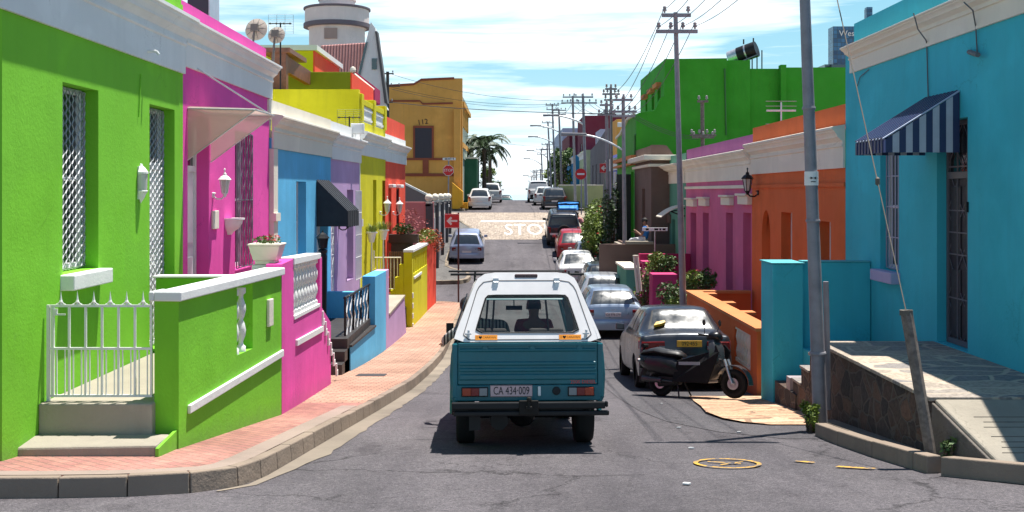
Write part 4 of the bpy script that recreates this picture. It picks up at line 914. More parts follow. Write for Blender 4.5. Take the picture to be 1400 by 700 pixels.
# striped metal awning
aw = thing('door_awning', 'navy and grey striped metal awning over the teal house door', 'awning', (5.1, 14.3, .5))
un, uf = frA.u(1313), frA.u(1266); pj = .93; zt, zl, zv = 1.25, .655, .49
navy = plain('navy_paint', (.022,.035,.10), .45); lg = plain('pale_grey_stripe', (.42,.44,.50), .45)
def edge(n): return lerp(zt, zl, n/pj)
k = 11
for uu in (un, uf):
    ch = MB(); ch2 = MB()
    for i in range(k):
        a, b = lerp(.01, pj, i/k), lerp(.01, pj, (i+1)/k)
        (ch if i % 2 == 0 else ch2).prism([frA(uu,a,edge(a)), frA(uu,b,edge(b)), frA(uu,b,zv), frA(uu,a,zv)], frA.d*.012)
    c_h = ch.build('cheek', navy, aw); ch2.build('stripes', lg, c_h)
rf = MB(); rf2 = MB(); vl = MB(); vl2 = MB(); k = 18
for i in range(k):
    a, b = lerp(un, uf, i/k), lerp(un, uf, (i+1)/k); e = .014*(i % 2)
    (rf if i % 2 else rf2).hexa([frA(a,.01,zt+e),frA(b,.01,zt+e),frA(b,pj+.03,zl+e),frA(a,pj+.03,zl+e),frA(a,.01,zt+.015+e),frA(b,.01,zt+.015+e),frA(b,pj+.03,zl+.015+e),frA(a,pj+.03,zl+.015+e)])
    (vl if i % 2 else vl2).hexa([frA(a,pj,zv),frA(b,pj,zv),frA(b,pj+.012+e,zv),frA(a,pj+.012+e,zv),frA(a,pj,zl),frA(b,pj,zl),frA(b,pj+.012+e,zl),frA(a,pj+.012+e,zl)])
rf.build('roof_slats', navy, aw); rf2.build('roof_slats_pale', plain('pale_slat', (.40,.45,.58), .45), aw); vl.build('valance', navy, aw); vl2.build('valance_stripes', plain('blue_slat', (.10,.13,.30), .45), aw); under(aw)
# orange house
frO = FR(XR, 18.43, XR, 25.6, 'R'); u = frO.u
house = thing('terraced_house', 'burnt orange house with arched doorway and cream frieze', 'house', (XR, 22, -3), group='houses of the right hand row')
o1 = (u(1136), u(1119), -3.0, frO.z(1119,302)); o2 = (u(1083), u(1068), -3.0, frO.z(1070,290)); o3 = (u(1053), u(1041.5), -3.2, frO.z(1046,287))
facade(frO, 0, frO.L, -4.3, .42, [o1, o2, o3], name='wall', mat=M['orange'], parent=house, reveal=.3, depth=8)
mb = MB(); a, b, zz = o3[0], o3[1], o3[3]; r_ = (b-a)/2; cz = zz-r_*1.5; n_ = 8     # spandrels turn the recess into an arch
for sgn in (0, 1):
    pts = [frO(a if sgn == 0 else b, -.001, zz-.001)]
    for i in range(n_+1):
        t = math.pi/2*i/n_; pts.append(frO((a+b)/2+(-1 if sgn == 0 else 1)*r_*math.cos(t), -.001, cz+r_*1.5*math.sin(t)-.001))
    mb.prism(pts, frO.n*-.1)
mb.build('arch', M['orange'], house)
cornice(frO, .005, frO.L, .40, 1.10, .22, M['cream'], house)
mb = MB(); frO.box(mb, 0, frO.L, -.3, -.02, 1.11, 1.48); frO.box(mb, 0, .25, -6, -.3, .42, 1.48); mb.build('parapet', M['orange'], house)
mb = MB(); frO.box(mb, .0, frO.L, 0, .03, frO.z(1100,256), frO.z(1100,251)); mb.build('string_course', M['orange'], house)
window(frO, o1, house, M['wpaint'], .28, bars=(2,2)); window(frO, o2, house, M['wpaint'], .28, bars=(2,2)); window(frO, o3, house, M['wpaint'], .28, door=True); under(house)
lantern('wall_lantern', 'black carriage lantern on the burnt orange wall', frO(frO.u(1037), 0, frO.z(1037, 262)), frO.n, M['black'], .62)
# mauve-pink house
frK = FR(XR, 25.61, XR, 35.3, 'R'); u = frK.u
house = thing('terraced_house', 'mauve pink house with white lintels over deep narrow windows', 'house', (XR, 30, -3), group='houses of the right hand row')
xs = [(1027,1016),(1002,992.5),(969,961),(952,944)]; H_ = [(u(a), u(b), -3.4, frK.z((a+b)/2,291)) for a, b in xs]
facade(frK, 0, frK.L, -4.6, .30, H_, name='wall', mat=M['pinkR'], parent=house, reveal=.3, depth=8)
cornice(frK, 0, frK.L+.1, .28, .99, .22, M['cream'], house)
mb = MB(); frK.box(mb, 0, frK.L, -.3, -.02, 1.0, 1.34); mb.build('parapet', stucco('stucco_mauve', (.42,.13,.33), .08), house)
for i, h in enumerate(H_):
    mb = MB(); frK.box(mb, h[0]-.12, h[1]+.12, 0, .12, h[3]+.20, h[3]+.40); frK.box(mb, h[0]-.16, h[1]+.16, 0, .18, h[3]+.405, h[3]+.46); mb.build('lintel', M['cream'], house, bevel=.01)
    window(frK, h, house, M['wpaint'] if i < 3 else M['pinkdk'], .28, bars=(2,2), door=(i == 3))
mb = MB(); frK.box(mb, 0, frK.L, 0, .05, frK.z(980,258), frK.z(980,254)); mb.build('string_course', M['cream'], house); under(house)
# rooftop things behind the pink/orange parapet
p = thing('tv_aerial', 'television aerial standing on the orange house roof', 'aerial', P(1068, 165, 27)); mb = MB(); mb.tube((0,0,-1.2), (0,0,.45), .02); mb.tube((-.36,0,.25),(.36,0,.25), .03, n=4)
mb.build('mast', M['silver'], p); mb = MB()
for z in (-.5,-.3,-.1,.45,.6): mb.tube((-.38,0,z*.8+.0), (.38,0,z*.8), .008, n=4)
mb.build('elements', plain('aerial_grey', (.35,.4,.4), .4, .4), p)
o = MB(); o.tube(P(1058,146,27.02)-Vector((0,0,0)), P(1078,146,27.02), .03, n=4)
# small green house, brown house
frM = FR(XR, 35.31, XR, 39.0, 'R'); u = frM.u
house = thing('terraced_house', 'narrow sea green house squeezed between the mauve and brown houses', 'house', (XR, 37, -3.6), group='houses of the right hand row')
h1 = (u(934), u(929), -3.6, frM.z(931,298)); h2 = (u(923), u(919), -3.6, frM.z(921,300))
facade(frM, 0, 3.7, -4.7, .3, [h1, h2], name='wall', mat=M['mint'], parent=house, reveal=.25); cornice(frM, 0, 3.7, .28, .92, .4, M['cream'], house)
mb = MB(); frM.box(mb, 0, 3.7, -.3, 0, .93, 1.25); mb.build('parapet', M['mint'], house)
window(frM, h1, house, shut, .2, bars=(1,2)); window(frM, h2, house, shut, .2, bars=(1,2)); under(house)
can = thing('door_canopy', 'curved pale canopy on black brackets by the sea green house', 'awning', P(930, 285, 35.5)); mb = MB()
x0 = P(904,0,35.5).x-P(930,0,35.5).x
for i in range(8):
    a, b = i/8, (i+1)/8; f = lambda t: (lerp(.25, x0, t), -.42*t*t*.9+.08)
    (xa, za), (xb, zb_) = f(a), f(b); mb.hexa([(xa,0,za),(xb,0,zb_),(xb,1.3,zb_),(xa,1.3,za),(xa,0,za+.03),(xb,0,zb_+.03),(xb,1.3,zb_+.03),(xa,1.3,za+.03)])
mb.build('canopy_sheet', M['cream'], can); mb = MB(); mb.path([(.35,0,-.2),(.1,0,-.25),(-.3,0,-.1),(.35,0,.05)], .02); mb.build('bracket', M['black'], can)
frN = FR(4.95, 39.0, 4.95, 44.3, 'R'); u = frN.u
house = thing('terraced_house', 'brown house with shaped parapet and white double moulding', 'house', (4.95, 41, -3.9), group='houses of the right hand row')
n1 = (u(882), u(878), -2.6, frN.z(880,258))
facade(frN, 0, frN.L, -4.8, .9, [n1], name='wall', mat=M['brown'], parent=house, reveal=.25, depth=6)
mb = MB(); z_ = lambda y: P(0, y, 39).z
mb.prism([(4.95,39,.9),(6.9,39,.9),(6.9,39,z_(214)),(5.75,39,z_(212)),(5.62,39,z_(205)),(5.5,39,z_(199)),(5.35,39,z_(198)),(4.95,39,z_(198))], (0,.3,0)); mb.box(4.96,5.25,39.3,44.3,.9,z_(198)-.02); mb.build('parapet', M['brown'], house)
for (ya, yb, ex) in ((212,219,.30),(224,228,.12)):
    mb = MB(); mb.box(4.95-ex, 5.8, 39-ex, 39.0, z_(yb), z_(ya)); mb.box(4.95-ex, 4.95, 39.002, 44.2, z_(yb), z_(ya)); mb.build('moulding', M['cream'], house, bevel=.02)
window(frN, n1, house, M['wpaint'], .2, bars=(1,2)); mb = MB(); mb.box(5.5,5.95,38.6,39, P(0,305,39).z, P(0,293,39).z); mb.build('ledge', M['brown'], house, bevel=.05); under(house)
tb = thing('terrace_wall', 'brown terrace wall with pale ledge below the seated woman', 'wall', (4.5, 38, -4)); Y = 37.6
mb = MB(); mb.box(P(812,0,Y).x+.2, 5.6, Y, Y+.3, -4.6, P(0,334,Y).z); mb.box(3.95,4.1,Y+.3,41,-4.6,P(0,334,Y).z); mb.build('wall', M['brown'], tb); 
mb = MB(); mb.box(P(856,0,Y).x, P(893,0,Y).x, Y-.1, Y+.4, P(0,334,Y).z+.002, P(0,330,Y).z); mb.build('coping', M['concrete'], tb); 
mb = MB(); mb.box(P(856,0,Y).x-.1, 5.55, Y+.3, 41, -4.6, P(0,334,Y).z-.06); mb.build('floor', M['concrete'], tb); under(tb)
sc = thing('porch_screen', 'porch with green posts and a painted dark interior beside the brown house', 'porch', (4.4, 43, -4)); mb = MB()
mb.box(4.15, 4.9, 44.32, 44.5, -4.5, P(0,238,44).z); mb.build('interior_shade', plain('porch_interior_shade', (.02,.03,.028), .2), sc)  # flat dark sheet stands for the unlit porch interior
for x in (4.15, 4.5, 4.85): m_ = MB(); m_.box(x-.05, x+.05, 44.15, 44.3, -4.5, P(0,238,44).z+.1); m_.build('post', M['bigG'] if x > 4.2 else M['wpaint'], sc)
under(sc)
# garden of the pink house
zg = lambda y, Y: P(0, y, Y).z
wallbox('garden_wall', 'maroon garden wall behind the flowering shrubs', 'wall', [(3.98,34.3),(5.58,34.3),(5.58,34.5),(3.98,34.5)], -4.6, zg(347,34.3), M['pinkdk'])
blockthing('gate_pillar', 'maroon gate pillar with stepped cap beside the shrubs', (3.98,4.5,33.0,33.5,-4.6,zg(359,33)), M['pinkdk']) if False else None
o = blockthing('gate_pillar', 'maroon gate pillar with stepped cap, behind the pink pillar', 'pillar', (3.92,4.42,32.6,33.1,-4.6,zg(361,32.6)), M['pinkdk'])
MB().box(-.3,.3,-.3,.3,0,.08).build('cap', stucco('stucco_magenta_light', (.55,.05,.18), .08), o, loc=(0,0,zg(361,32.6)+4.602), bevel=.01)
o = blockthing('gate_pillar', 'bright pink flat topped pillar among the flowering shrubs', 'pillar', (P(892,0,30).x,P(926,0,30).x,30,30.7,-4.6,zg(375,30)), stucco('stucco_magenta_light', (.55,.05,.18), .08))
def shrub(name, label, c, rad, n, size, fl=None, seed=1, mat=None, grp=None, lobes=6, cat='shrub'):
    o = thing(name, label, cat, (c[0], c[1], c[2]-rad[2]), group=grp); rnd = random.Random(seed); mb = MB(); m2 = MB(); m3 = MB()
    for k in range(lobes):
        d = Vector((rnd.uniform(-.62,.62)*rad[0], rnd.uniform(-.62,.62)*rad[1], rad[2]+rnd.uniform(-.55,.65)*rad[2])); rr = rnd.uniform(.4,.62)
        leaves(mb if k % 2 else m3, d, (rad[0]*rr, rad[1]*rr, rad[2]*rr), n//lobes, size, seed*31+k, .3, .25)
        m2.tube((d.x*.15, d.y*.15, -.2), d, .03+rad[2]*.02, .01, 5)
    mb.build('foliage', mat or M['leaf'], o); m3.build('foliage_light', M['leaf_y'] if mat is None else mat, o); m2.build('branches', M['bark'], o)
    if fl: 
        f = MB()
        leaves(f, (0,0,rad[2]*1.05), (rad[0]*.95, rad[1]*.95, rad[2]*.95), fl[1], size*1.1, seed+77, 0, .75); f.build('blossoms', fl[0], o)
    return o
c = P(905,362,32); shrub('flowering_shrub', 'leafy yellow green shrub spilling over the maroon wall', (c.x,32,c.z), (.55,.6,.35), 1300, .06, (M['petal'],14), 3)
c = P(932,404,28); shrub('flowering_shrub', 'dense green shrub with red flowers in front of the pink pillar', (c.x,28,c.z-.2), (.62,.55,.5), 2000, .055, (M['petal'],26), 4)
c = P(885,392,31.5); shrub('flowering_shrub', 'loose pink flowering shrub beside the maroon gate pillar', (c.x-.1,31.5,c.z-.2), (.28,.35,.8), 900, .045, (M['petal_p'],90), 5)
c = P(958,388,27.4); shrub('flowering_shrub', 'yellow green shrub behind the orange wall end by the pole', (c.x,27.4,c.z), (.5,.6,.4), 1300, .055, (M['petal'],10), 6)
# orange terrace wall
frQ = FR(4.13, 18.5, 4.08, 25.6, 'R')
ow = thing('terrace_wall', 'orange terrace wall with stepped coping and white grille opening', 'wall', (4.2, 21, -3.6))
ha, hb = frQ.u(1026), frQ.u(1004); hz0, hz1 = frQ.z(1015,500), frQ.z(1015,452)
mb = MB(); t_ = .28
for (a, b, c, d) in ((0,ha,-4.4,-2.36),(hb,frQ.L,-4.4,-2.36),(ha,hb,-4.4,hz0),(ha,hb,hz1,-2.36)): frQ.box(mb, a, b, -t_, 0, c, d)
frQ.box(mb, frQ.L-.2, frQ.L, -1.45, -t_, -4.6, -2.36); mb.build('wall', M['orange'], ow)
mb = MB(); frQ.box(mb, -.03, frQ.L+.03, -t_-.03, .03, -2.358, -2.30)
for q in (.6, 2.4, 4.2, 6.2): frQ.box(mb, q, q+.35, -t_-.26, -t_-.03, -2.36, -2.30)
frQ.box(mb, frQ.L-.25, frQ.L+.03, -1.45, -t_-.03, -2.357, -2.30); mb.build('coping', stucco('coping_orange', (.62,.22,.08), .06), ow)
mb = MB(); frQ.box(mb, ha, hb, -.12, -.02, hz0, hz0+.06); frQ.box(mb, ha, hb, -.12, -.02, hz1-.05, hz1)
for k in range(6): mb.lathe([(.03,hz0+.05),(.055,lerp(hz0,hz1,.3)),(.03,lerp(hz0,hz1,.5)),(.055,lerp(hz0,hz1,.72)),(.03,hz1-.04)], frQ(lerp(ha,hb,(k+.5)/6), -.06, 0), 8)
mb.build('grille', M['cream'], ow); under(ow)
# teal terrace pillar and walls
tp = thing('terrace_wall', 'teal pillar and return wall screening the orange forecourt', 'wall', (4.3, 17.2, -3.3))
mb = MB(); mb.box(4.03, 4.5, 16.95, 17.75, -3.8, -1.12); mb.box(4.5, 5.59, 17.1, 17.3, -3.4, -1.10); mb.box(4.5, 5.3, 16.6, 17.1, -3.5, -2.42); mb.build('wall', M['teal'], tp, bevel=.01)
mb = MB(); mb.box(4.01, 4.52, 16.93, 17.77, -1.118, -1.10); mb.box(4.521, 5.58, 17.08, 17.32, -1.098, -1.08); mb.build('coping', stucco('coping_teal', (.10,.42,.46), .05), tp); under(tp)
# stone terrace with steps and ramp
sw = thing('stone_terrace', 'rubble stone terrace with slate paving in front of the teal house', 'terrace', (4.8, 12.5, -2.9))
mb = MB(); mb.box(4.06, 5.6, 10.62, 14.55, -3.6, -2.03); mb.build('retaining_wall', M['rubble'], sw, bevel=.02)
mb = MB(); mb.box(4.03, 5.6, 10.6, 14.58, -2.028, -1.985); mb.build('slate_paving', M['slate'], sw, bevel=.008)
for k in range(4):
    MB().box(4.08, 5.4, 14.6+.45*k, 14.6+.45*(k+1)-.004, -3.9, -2.24-.25*k).build('step', M['rubble'], sw, bevel=.02)
    MB().box(4.06, 5.4, 14.59+.45*k, 14.6+.45*(k+1), -2.238-.25*k, -2.20-.25*k).build('step_tread', M['slate'], sw, bevel=.006)
mb = MB(); mb.box(4.05,5.0,15.7,16.9,-3.9,-2.907); mb.build('lower_landing', M['rubble'], sw)
mb = MB(); mb.hexa([(4.30,9.65,-2.9),(9.0,9.65,-2.9),(9,10.595,-3.2),(4.08,10.595,-3.2),(4.30,9.65,-2.40),(9.0,9.65,-2.36),(9,10.595,-2.0),(4.08,10.595,-2.0)]); mb.build('ramp', M['concrete'], sw, bevel=.02)
mb = MB(); mb.prism([(4.298,9.66,-2.95),(4.078,10.597,-3.2),(4.078,10.597,-2.035),(4.298,9.66,-2.43)], (-.03,-.005,0)); mb.build('ramp_cheek', stucco('cheek_stone', (.17,.145,.125), .45, .95, .8, .03), sw, bevel=.01)
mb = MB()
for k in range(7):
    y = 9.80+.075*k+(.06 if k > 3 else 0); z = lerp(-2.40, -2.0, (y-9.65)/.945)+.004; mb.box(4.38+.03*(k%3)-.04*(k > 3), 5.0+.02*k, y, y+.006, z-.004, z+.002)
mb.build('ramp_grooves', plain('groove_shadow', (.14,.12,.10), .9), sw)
mb = MB(); mb.box(5.6, 9, 8.2, 10.6, -3.2, -2.02) if False else None
under(sw)
strip('pavement', [(y, 4.5, 16, G(y)+.16) for y in (9.33, 9.6, 9.9)], M['brick_old'])
o = MB(); o.box(-.2,.2,-.1,.1,0,.17); o.box(-.2,.2,-.1,.1,.1701,.19); o.box(-.08,.0,-.11,-.1,.04,.12)
o = o.build('concrete_block', stucco('block_grey', (.30,.26,.27), .15), bevel=.01, loc=(4.25,16.1,-2.905)); tag(o, 'loose grey concrete block on the low landing by the teal pillar', 'block')
shrub('weed', 'yellow green weed growing at the foot of the big pole', (3.62,13.25,G(13.2)+.2), (.13,.16,.2), 500, .035, None, 9, M['leaf_y'], cat='weed')
shrub('weed', 'small dry weed at the base of the leaning post', (4.05,10.25,G(10.25)+.2), (.08,.08,.12), 160, .03, None, 10, M['leaf'], cat='weed')
# big green building
bg_ = thing('building', 'tall bright green building with scalloped parapet and small orange windows', 'building', (8, 46, -4)); Y = 44.0; gz = lambda y: P(0, y, Y).z; gx = lambda x: P(x, 0, Y).x
pts = [(gx(870),-5),(gx(994),-5),(gx(994),gz(79.5)),(gx(909),gz(80.5)),(gx(908),gz(132))]
for k in range(7): t = k/6; pts.append((gx(lerp(906,893,t)), gz(132+20*(1-math.cos(t*math.pi))/2)))
pts += [(gx(884),gz(153)),(gx(874),gz(154)),(gx(870),gz(156))]
mb = MB(); mb.prism([(x, Y, z) for x, z in pts], (0,.35,0)); mb.build('front_wall', M['bigG'], bg_)
mb = MB(); mb.box(gx(994), gx(1071), Y+.5, Y+10, -5, gz(92)); mb.box(gx(1068.5), gx(1076), Y+.1, Y+.51, -5, gz(88)); mb.box(gx(1076), gx(1260), Y+.3, Y+10, -5, gz(91)); mb.build('side_wall', M['bigG'], bg_)
frU = FR(gx(909), Y+.36, gx(909), Y+8.4, 'R'); wz = gz(119), gz(131)
hh = [(frU.u(903),frU.u(899),frU.z(901,146),frU.z(901,121)),(frU.u(894.5),frU.u(891),frU.z(893,150),frU.z(893,128)),(frU.u(885),frU.u(882.5),frU.z(884,152),frU.z(884,136))]
facade(frU, 0, 8.0, -4, gz(81), hh, name='upper_wall', mat=M['bigG'], parent=bg_, reveal=.2, depth=3.5)
for h in hh:
    m_ = window(frU, h, bg_, M['wood'], .18, bars=(1,2)); m2 = MB(); frU.box(m2, h[0]-.2, h[1]+.2, .0, .2, h[3]+.02, h[3]+.2); m2.build('lintel', stucco('coping_orange', (.62,.22,.08), .06), m_)
lt = stucco('stucco_light_green', (.085,.36,.05), .08)
mb = MB(); xg = gx(870); mb.prism([(xg,Y+.36,-5),(xg,Y+8,-5),(xg,Y+8,P(0,189,Y+8).z),(xg,Y+6,P(0,183,Y+6).z),(xg,Y+3,P(0,163,Y+3).z),(xg,Y+.36,gz(156))], (.35,0,0)); mb.build('street_wall', lt, bg_)
ob = stucco('coping_orange', (.62,.22,.08), .06)
for (ya, yb) in ((212,217),(222,225)):
    mb = MB(); mb.box(xg-.22, xg-.001, Y-.1, Y+7.8, gz(yb), gz(ya)); mb.build('string_course', ob, bg_)
mb = MB(); mb.path([(xg-.05,Y+.1,gz(222)),(xg-.05,Y+.1,gz(185)),(xg+.1,Y+.05,gz(182))], .05, 6); mb.path([(gx(994)-.1,Y-.04,gz(94)),(gx(996)-.1,Y-.04,gz(185))], .03); mb.build('drainpipe', plain('pipe_green', (.03,.16,.03), .5), bg_)
mb = MB(); pa = [(xg-.04,Y+8,P(0,189,Y+8).z),(xg-.04,Y+6,P(0,183,Y+6).z),(xg-.04,Y+3,P(0,163,Y+3).z),(xg-.04,Y+.3,gz(156))]
for a, b in zip(pa[:-1], pa[1:]): mb.tube(a, b, .07, n=4)
mb.build('parapet_coping', M['cream'], bg_); under(bg_)
# solar geyser
sg = thing('solar_geyser', 'black and silver solar water tank on a tilted rack on the green roof', 'water heater', P(1020, 92, 45)); mb = MB()
mb.tube((-.28,.12,.50), (.38,-.25,.72), .33, .33, 20); mb.build('tank', M['black'], sg, smooth=50); mb = MB(); mb.tube((-.62,.31,.38), (-.281,.12,.50), .315, .315, 20); mb.tube((.0,-.035,.593),(.05,-.065,.61),.336,.336,20); mb.build('tank_end', M['silver'], sg, smooth=50)
mb = MB(); mb.hexa([(-.8,-.5,-.05),(.4,-.5,.45),(.4,.9,.45),(-.8,.9,-.05),(-.8,-.5,0),(.4,-.5,.5),(.4,.9,.5),(-.8,.9,0)]); mb.build('collector', M['glass'], sg)
mb = MB()
for (x, z) in ((.05,.3),(.25,.4),(.45,.6),(.65,.7)): mb.tube((x,0,-.3), (x,0,z), .025)
mb.tube((-.1,0,.95),(-.1,0,1.15),.03); mb.tube((.3,0,1.0),(.3,0,1.2),.03); mb.build('stand', M['darkpole'], sg)
# distant towers
tw_ = thing('skyscraper', 'distant blue glass tower with pale lettering on its top', 'skyscraper', P(1150, 92, 900)); Y = 900
k = Y/F; mb = MB(); mb.box(-11*k, 30*k, 0, 14, -110*k, 56*k)
mg, gn_, gb = newmat('curtain_wall'); bt = N(gn_, 'ShaderNodeTexBrick'); bt.offset = 0; bt.inputs['Scale'].default_value = 1; bt.inputs['Brick Width'].default_value = 3.2; bt.inputs['Row Height'].default_value = 3.4; bt.inputs['Mortar Size'].default_value = .22
bt.inputs['Color1'].default_value = (.012,.05,.13,1); bt.inputs['Color2'].default_value = (.05,.19,.36,1); bt.inputs['Mortar'].default_value = (.04,.06,.08,1)
tcn = N(gn_, 'ShaderNodeTexCoord'); sx = N(gn_, 'ShaderNodeSeparateXYZ'); gn_.links.new(tcn.outputs['Object'], sx.inputs[0]); cx = N(gn_, 'ShaderNodeCombineXYZ'); gn_.links.new(math_(gn_, 'ADD', sx.outputs[0], sx.outputs[1]), cx.inputs[0]); gn_.links.new(sx.outputs[2], cx.inputs[1]); gn_.links.new(cx.outputs[0], bt.inputs['Vector'])
gn_.links.new(bt.outputs[0], gb.inputs['Base Color']); setp(gb, Roughness=.25, Specular_IOR_Level=.6)
mb.build('tower_shaft', mg, tw_); mb = MB(); mb.box(-20*k, -10*k, 5, 30, -110*k, 5*k); mb.box(-15*k,30*k,-4,-.1,-110*k,3*k); mb.build('lower_block', M['glass'], tw_)
textmesh('Wes', 10*k*1.1, M['wpaint'], tw_, Matrix.Translation((7.5*k,-.5,46*k)) @ FACE_CAM, 'lettering', .2)
o = MB().box(-3.5,3.5,0,8,-60,16).box(-4,-3.5,0,8,-60,14).box(-.5,.5,-.3,0,-60,15).build('skyscraper', mg, loc=P(1189, 28, 1300)); o.scale=(.95,1,1); tag(o, 'slim pale blue tower top showing above the teal parapet', 'skyscraper')
# ================================================================== BEYOND THE CROSSING
def simplehouse(label, box, mat, top=None, wins=(), side='L', street=True, grp=None, cornm=None, extra=None, cat='house', front=()):
    x0, x1, y0, y1, z0, z1 = box; o = thing('town_house' if cat == 'house' else cat.replace(' ', '_'), label, cat, ((x0+x1)/2, (y0+y1)/2, z0), group=grp)
    if side == 'R': fr = FR(x0, y0, x0, y1, 'R')
    else: fr = FR(x1, y0, x1, y1, 'L')
    holes = [(a*(y1-y0), b*(y1-y0), lerp(z0, z1, c), lerp(z0, z1, d)) for a, b, c, d in wins]
    facade(fr, 0, y1-y0, z0, z1, holes, depth=x1-x0, name='wall', mat=mat, parent=o, reveal=.2)
    for h in holes: window(fr, h, o, M['wpaint'], .17, bars=(1,2), fw=.09)
    if cornm: cornice(fr, -.1, y1-y0+.1, z1-.75, z1-.2, .25, cornm, o)
    under(o)
    return o, fr
# yellow house 112 facing the crossing
Y = 77.0; k = Y/F; yh = thing('corner_building', 'ochre two storey building with number 112 and dark shutters', 'building', P(590, 270, Y)); px = lambda x, y, d=0: (P(x,y,Y).x, Y+d, P(x,y,Y).z)
top = [(632,290),(520,290),(520,118),(566,115),(576,109),(621,107),(632,107)]
mb = MB(); mb.prism([px(x, y) for x, y in top], (0,.6,0)); mb.box(P(520,0,Y).x, P(620,0,Y).x, Y+.6, Y+12, P(0,300,Y).z, P(0,118,Y).z)
mb.build('wall', M['ochre'], yh)
band = stucco('stucco_brick_red', (.28,.075,.04), .08)
mb = MB(); 
for (xa, ya, xb, yb, w) in ((520,118,566,115,1.5),(566,115,576,109,1.5),(576,109,621,107,1.5),(533,138,574,138,1.2),(574,138,578,142,1.2),(578,142,619,141,1.2)):
    mb.hexa([px(xa,ya+w,-.08),px(xb,yb+w,-.08),px(xb,yb+w,-.002),px(xa,ya+w,-.002),px(xa,ya-w,-.08),px(xb,yb-w,-.08),px(xb,yb-w,-.002),px(xa,ya-w,-.002)])
for (xa, xb, ya, yb) in ((520,621,216,219),(520,621,237,241),(578,586,219,237)): mb.box(px(xa,0)[0], px(xb,0)[0], Y-.08, Y-.002, px(0,yb)[2], px(0,ya)[2])
for (xa, xb, ya, yb) in ((565,567.5,172,217),(590.5,593,172,217),(567.5,590.5,172,175)): mb.box(px(xa,0)[0], px(xb,0)[0], Y-.10, Y-.081+.079, px(0,yb)[2], px(0,ya)[2])
mb.build('band', band, yh)
mb = MB(); mb.box(px(567.5,0)[0], px(590.5,0)[0], Y-.06, Y-.003, px(0,216.5)[2], px(0,175)[2]); sh = plain('shutter_dark', (.035,.03,.045), .5); so_ = mb.build('shutter', sh, yh)
mb = MB()
for i in range(18): z = lerp(px(0,215)[2], px(0,177)[2], i/18); mb.box(px(569,0)[0], px(578,0)[0], Y-.075, Y-.061, z, z+.05); mb.box(px(580,0)[0], px(589,0)[0], Y-.075, Y-.061, z, z+.05)
mb.build('louvre', sh, so_)
textmesh('112', 10*k, plain('number_black', (.02,.015,.015), .6), yh, Matrix.Translation((P(578,167,Y).x, Y-.02, P(578,167,Y).z)) @ Matrix.Rotation(R(-8),4,'Y') @ FACE_CAM, 'house_number', .01)
mb = MB(); mb.box(px(621,0)[0], px(630,0)[0], Y-.5, Y-.001, px(0,282)[2], px(0,150)[2]); mb.build('pilaster', M['ochre'], yh)
mb = MB(); mb.prism([px(620,250,-1.6),px(634,262,-1.6),px(634,280,-1.6),px(629,285,-1.6),px(620,285,-1.6)], (0,1.0,0)); mb.box(px(632,0)[0], px(640,0)[0], Y-.9, Y+.4, px(0,285)[2], px(0,277)[2]); mb.build('stair_wall', stucco('stucco_yellow_orange', (.72,.36,.03), .06), yh)
vb = MB(); vb.box(px(621,0)[0], px(629,0)[0], Y+.7, Y+14, px(0,275)[2], px(0,125)[2]); vb.box(px(621,0)[0], px(631,0)[0], Y+3, Y+13, px(0,215)[2], px(0,192)[2]); vb.build('balcony_bay', stucco('stucco_bay', (.30,.36,.30), .1), yh)
vb = MB()
for i in range(5): vb.box(px(629,0)[0], px(631.5,0)[0], Y+2+i*2.3, Y+2.6+i*2.3, px(0,170)[2], px(0,138)[2])
vb.box(px(621,0)[0], px(634,0)[0], Y+1, Y+14, px(0,143)[2], px(0,137)[2]); vb.box(px(629,0)[0], px(632,0)[0], Y+1.5, Y+13.6, px(0,200)[2], px(0,193)[2]); vb.build('balcony_trim', M['ochre'], yh)
for ch in yh.children: ch.matrix_parent_inverse = Matrix.Translation(-yh.location)
Y = 84; o = blockthing('outbuilding', 'dark green box building beside the ochre house', 'building', (P(618,0,Y).x, P(652,0,Y).x, Y, Y+6, -2.5, P(0,217,Y).z), M['dkgreen'])
MB().box(-1.0,.95,-3.1,3.1,0,.12).build('flat_roof_edge', M['cream'], o, loc=(0,0,P(0,217,Y).z+2.503))
# minaret and gabled hall
Y = 58; k = Y/F; mc_ = P(461, 60, Y); mn = thing('minaret', 'round cream tower with galleried top behind the roof rooms', 'tower', mc_); r = lambda w: w/2*k
mc2 = stucco('stucco_mosque', (.84,.72,.67), .07); gr = plain('gallery_edge', (.16,.13,.15), .7)
zz = lambda y: (60-y)*k
MB().lathe([(r(76),zz(110)),(r(76),zz(40))], (0,0,0), 24).build('drum', mc2, mn, smooth=50)
MB().lathe([(r(78),zz(40)),(r(87),zz(37)),(r(87),zz(14)),(r(84),zz(14)),(r(84),zz(20)),(r(50),zz(20))], (0,0,0), 32).build('gallery', mc2, mn, smooth=50)
m_ = MB()
for (a, b) in ((39.5,33),(15,11.5)): m_.lathe([(r(87),zz(a)),(r(91),zz(a-.6)),(r(91),zz(b+.6)),(r(87),zz(b))], (0,0,0), 32)
m_.build('gallery_ring', gr, mn, smooth=50)
MB().lathe([(r(49),zz(22)),(r(49),zz(-40))], (0,0,0), 20).lathe([(r(52),zz(2)),(r(52),zz(-1))],(0,0,0),20).build('shaft', mc2, mn, smooth=50)
m_ = MB(); m_.box(r(-22),r(12),-r(80),-r(76)+.1, zz(58), zz(44)); m_.build('recess', stucco('stucco_recess', (.42,.30,.26), .08), mn)
Y = 52; gh = thing('gabled_hall', 'white gabled hall with red corrugated roof below the minaret', 'building', P(490, 130, Y)); px = lambda x, y, d=0: Vector((P(x,y,Y).x, Y+d, P(x,y,Y).z))
mb = MB(); mb.prism([px(484,150),px(530,150),px(527,141),px(513,38),px(507,30),px(500,58),px(488,105)], (0,.5,0)); mb.build('gable_wall', M['white'], gh)
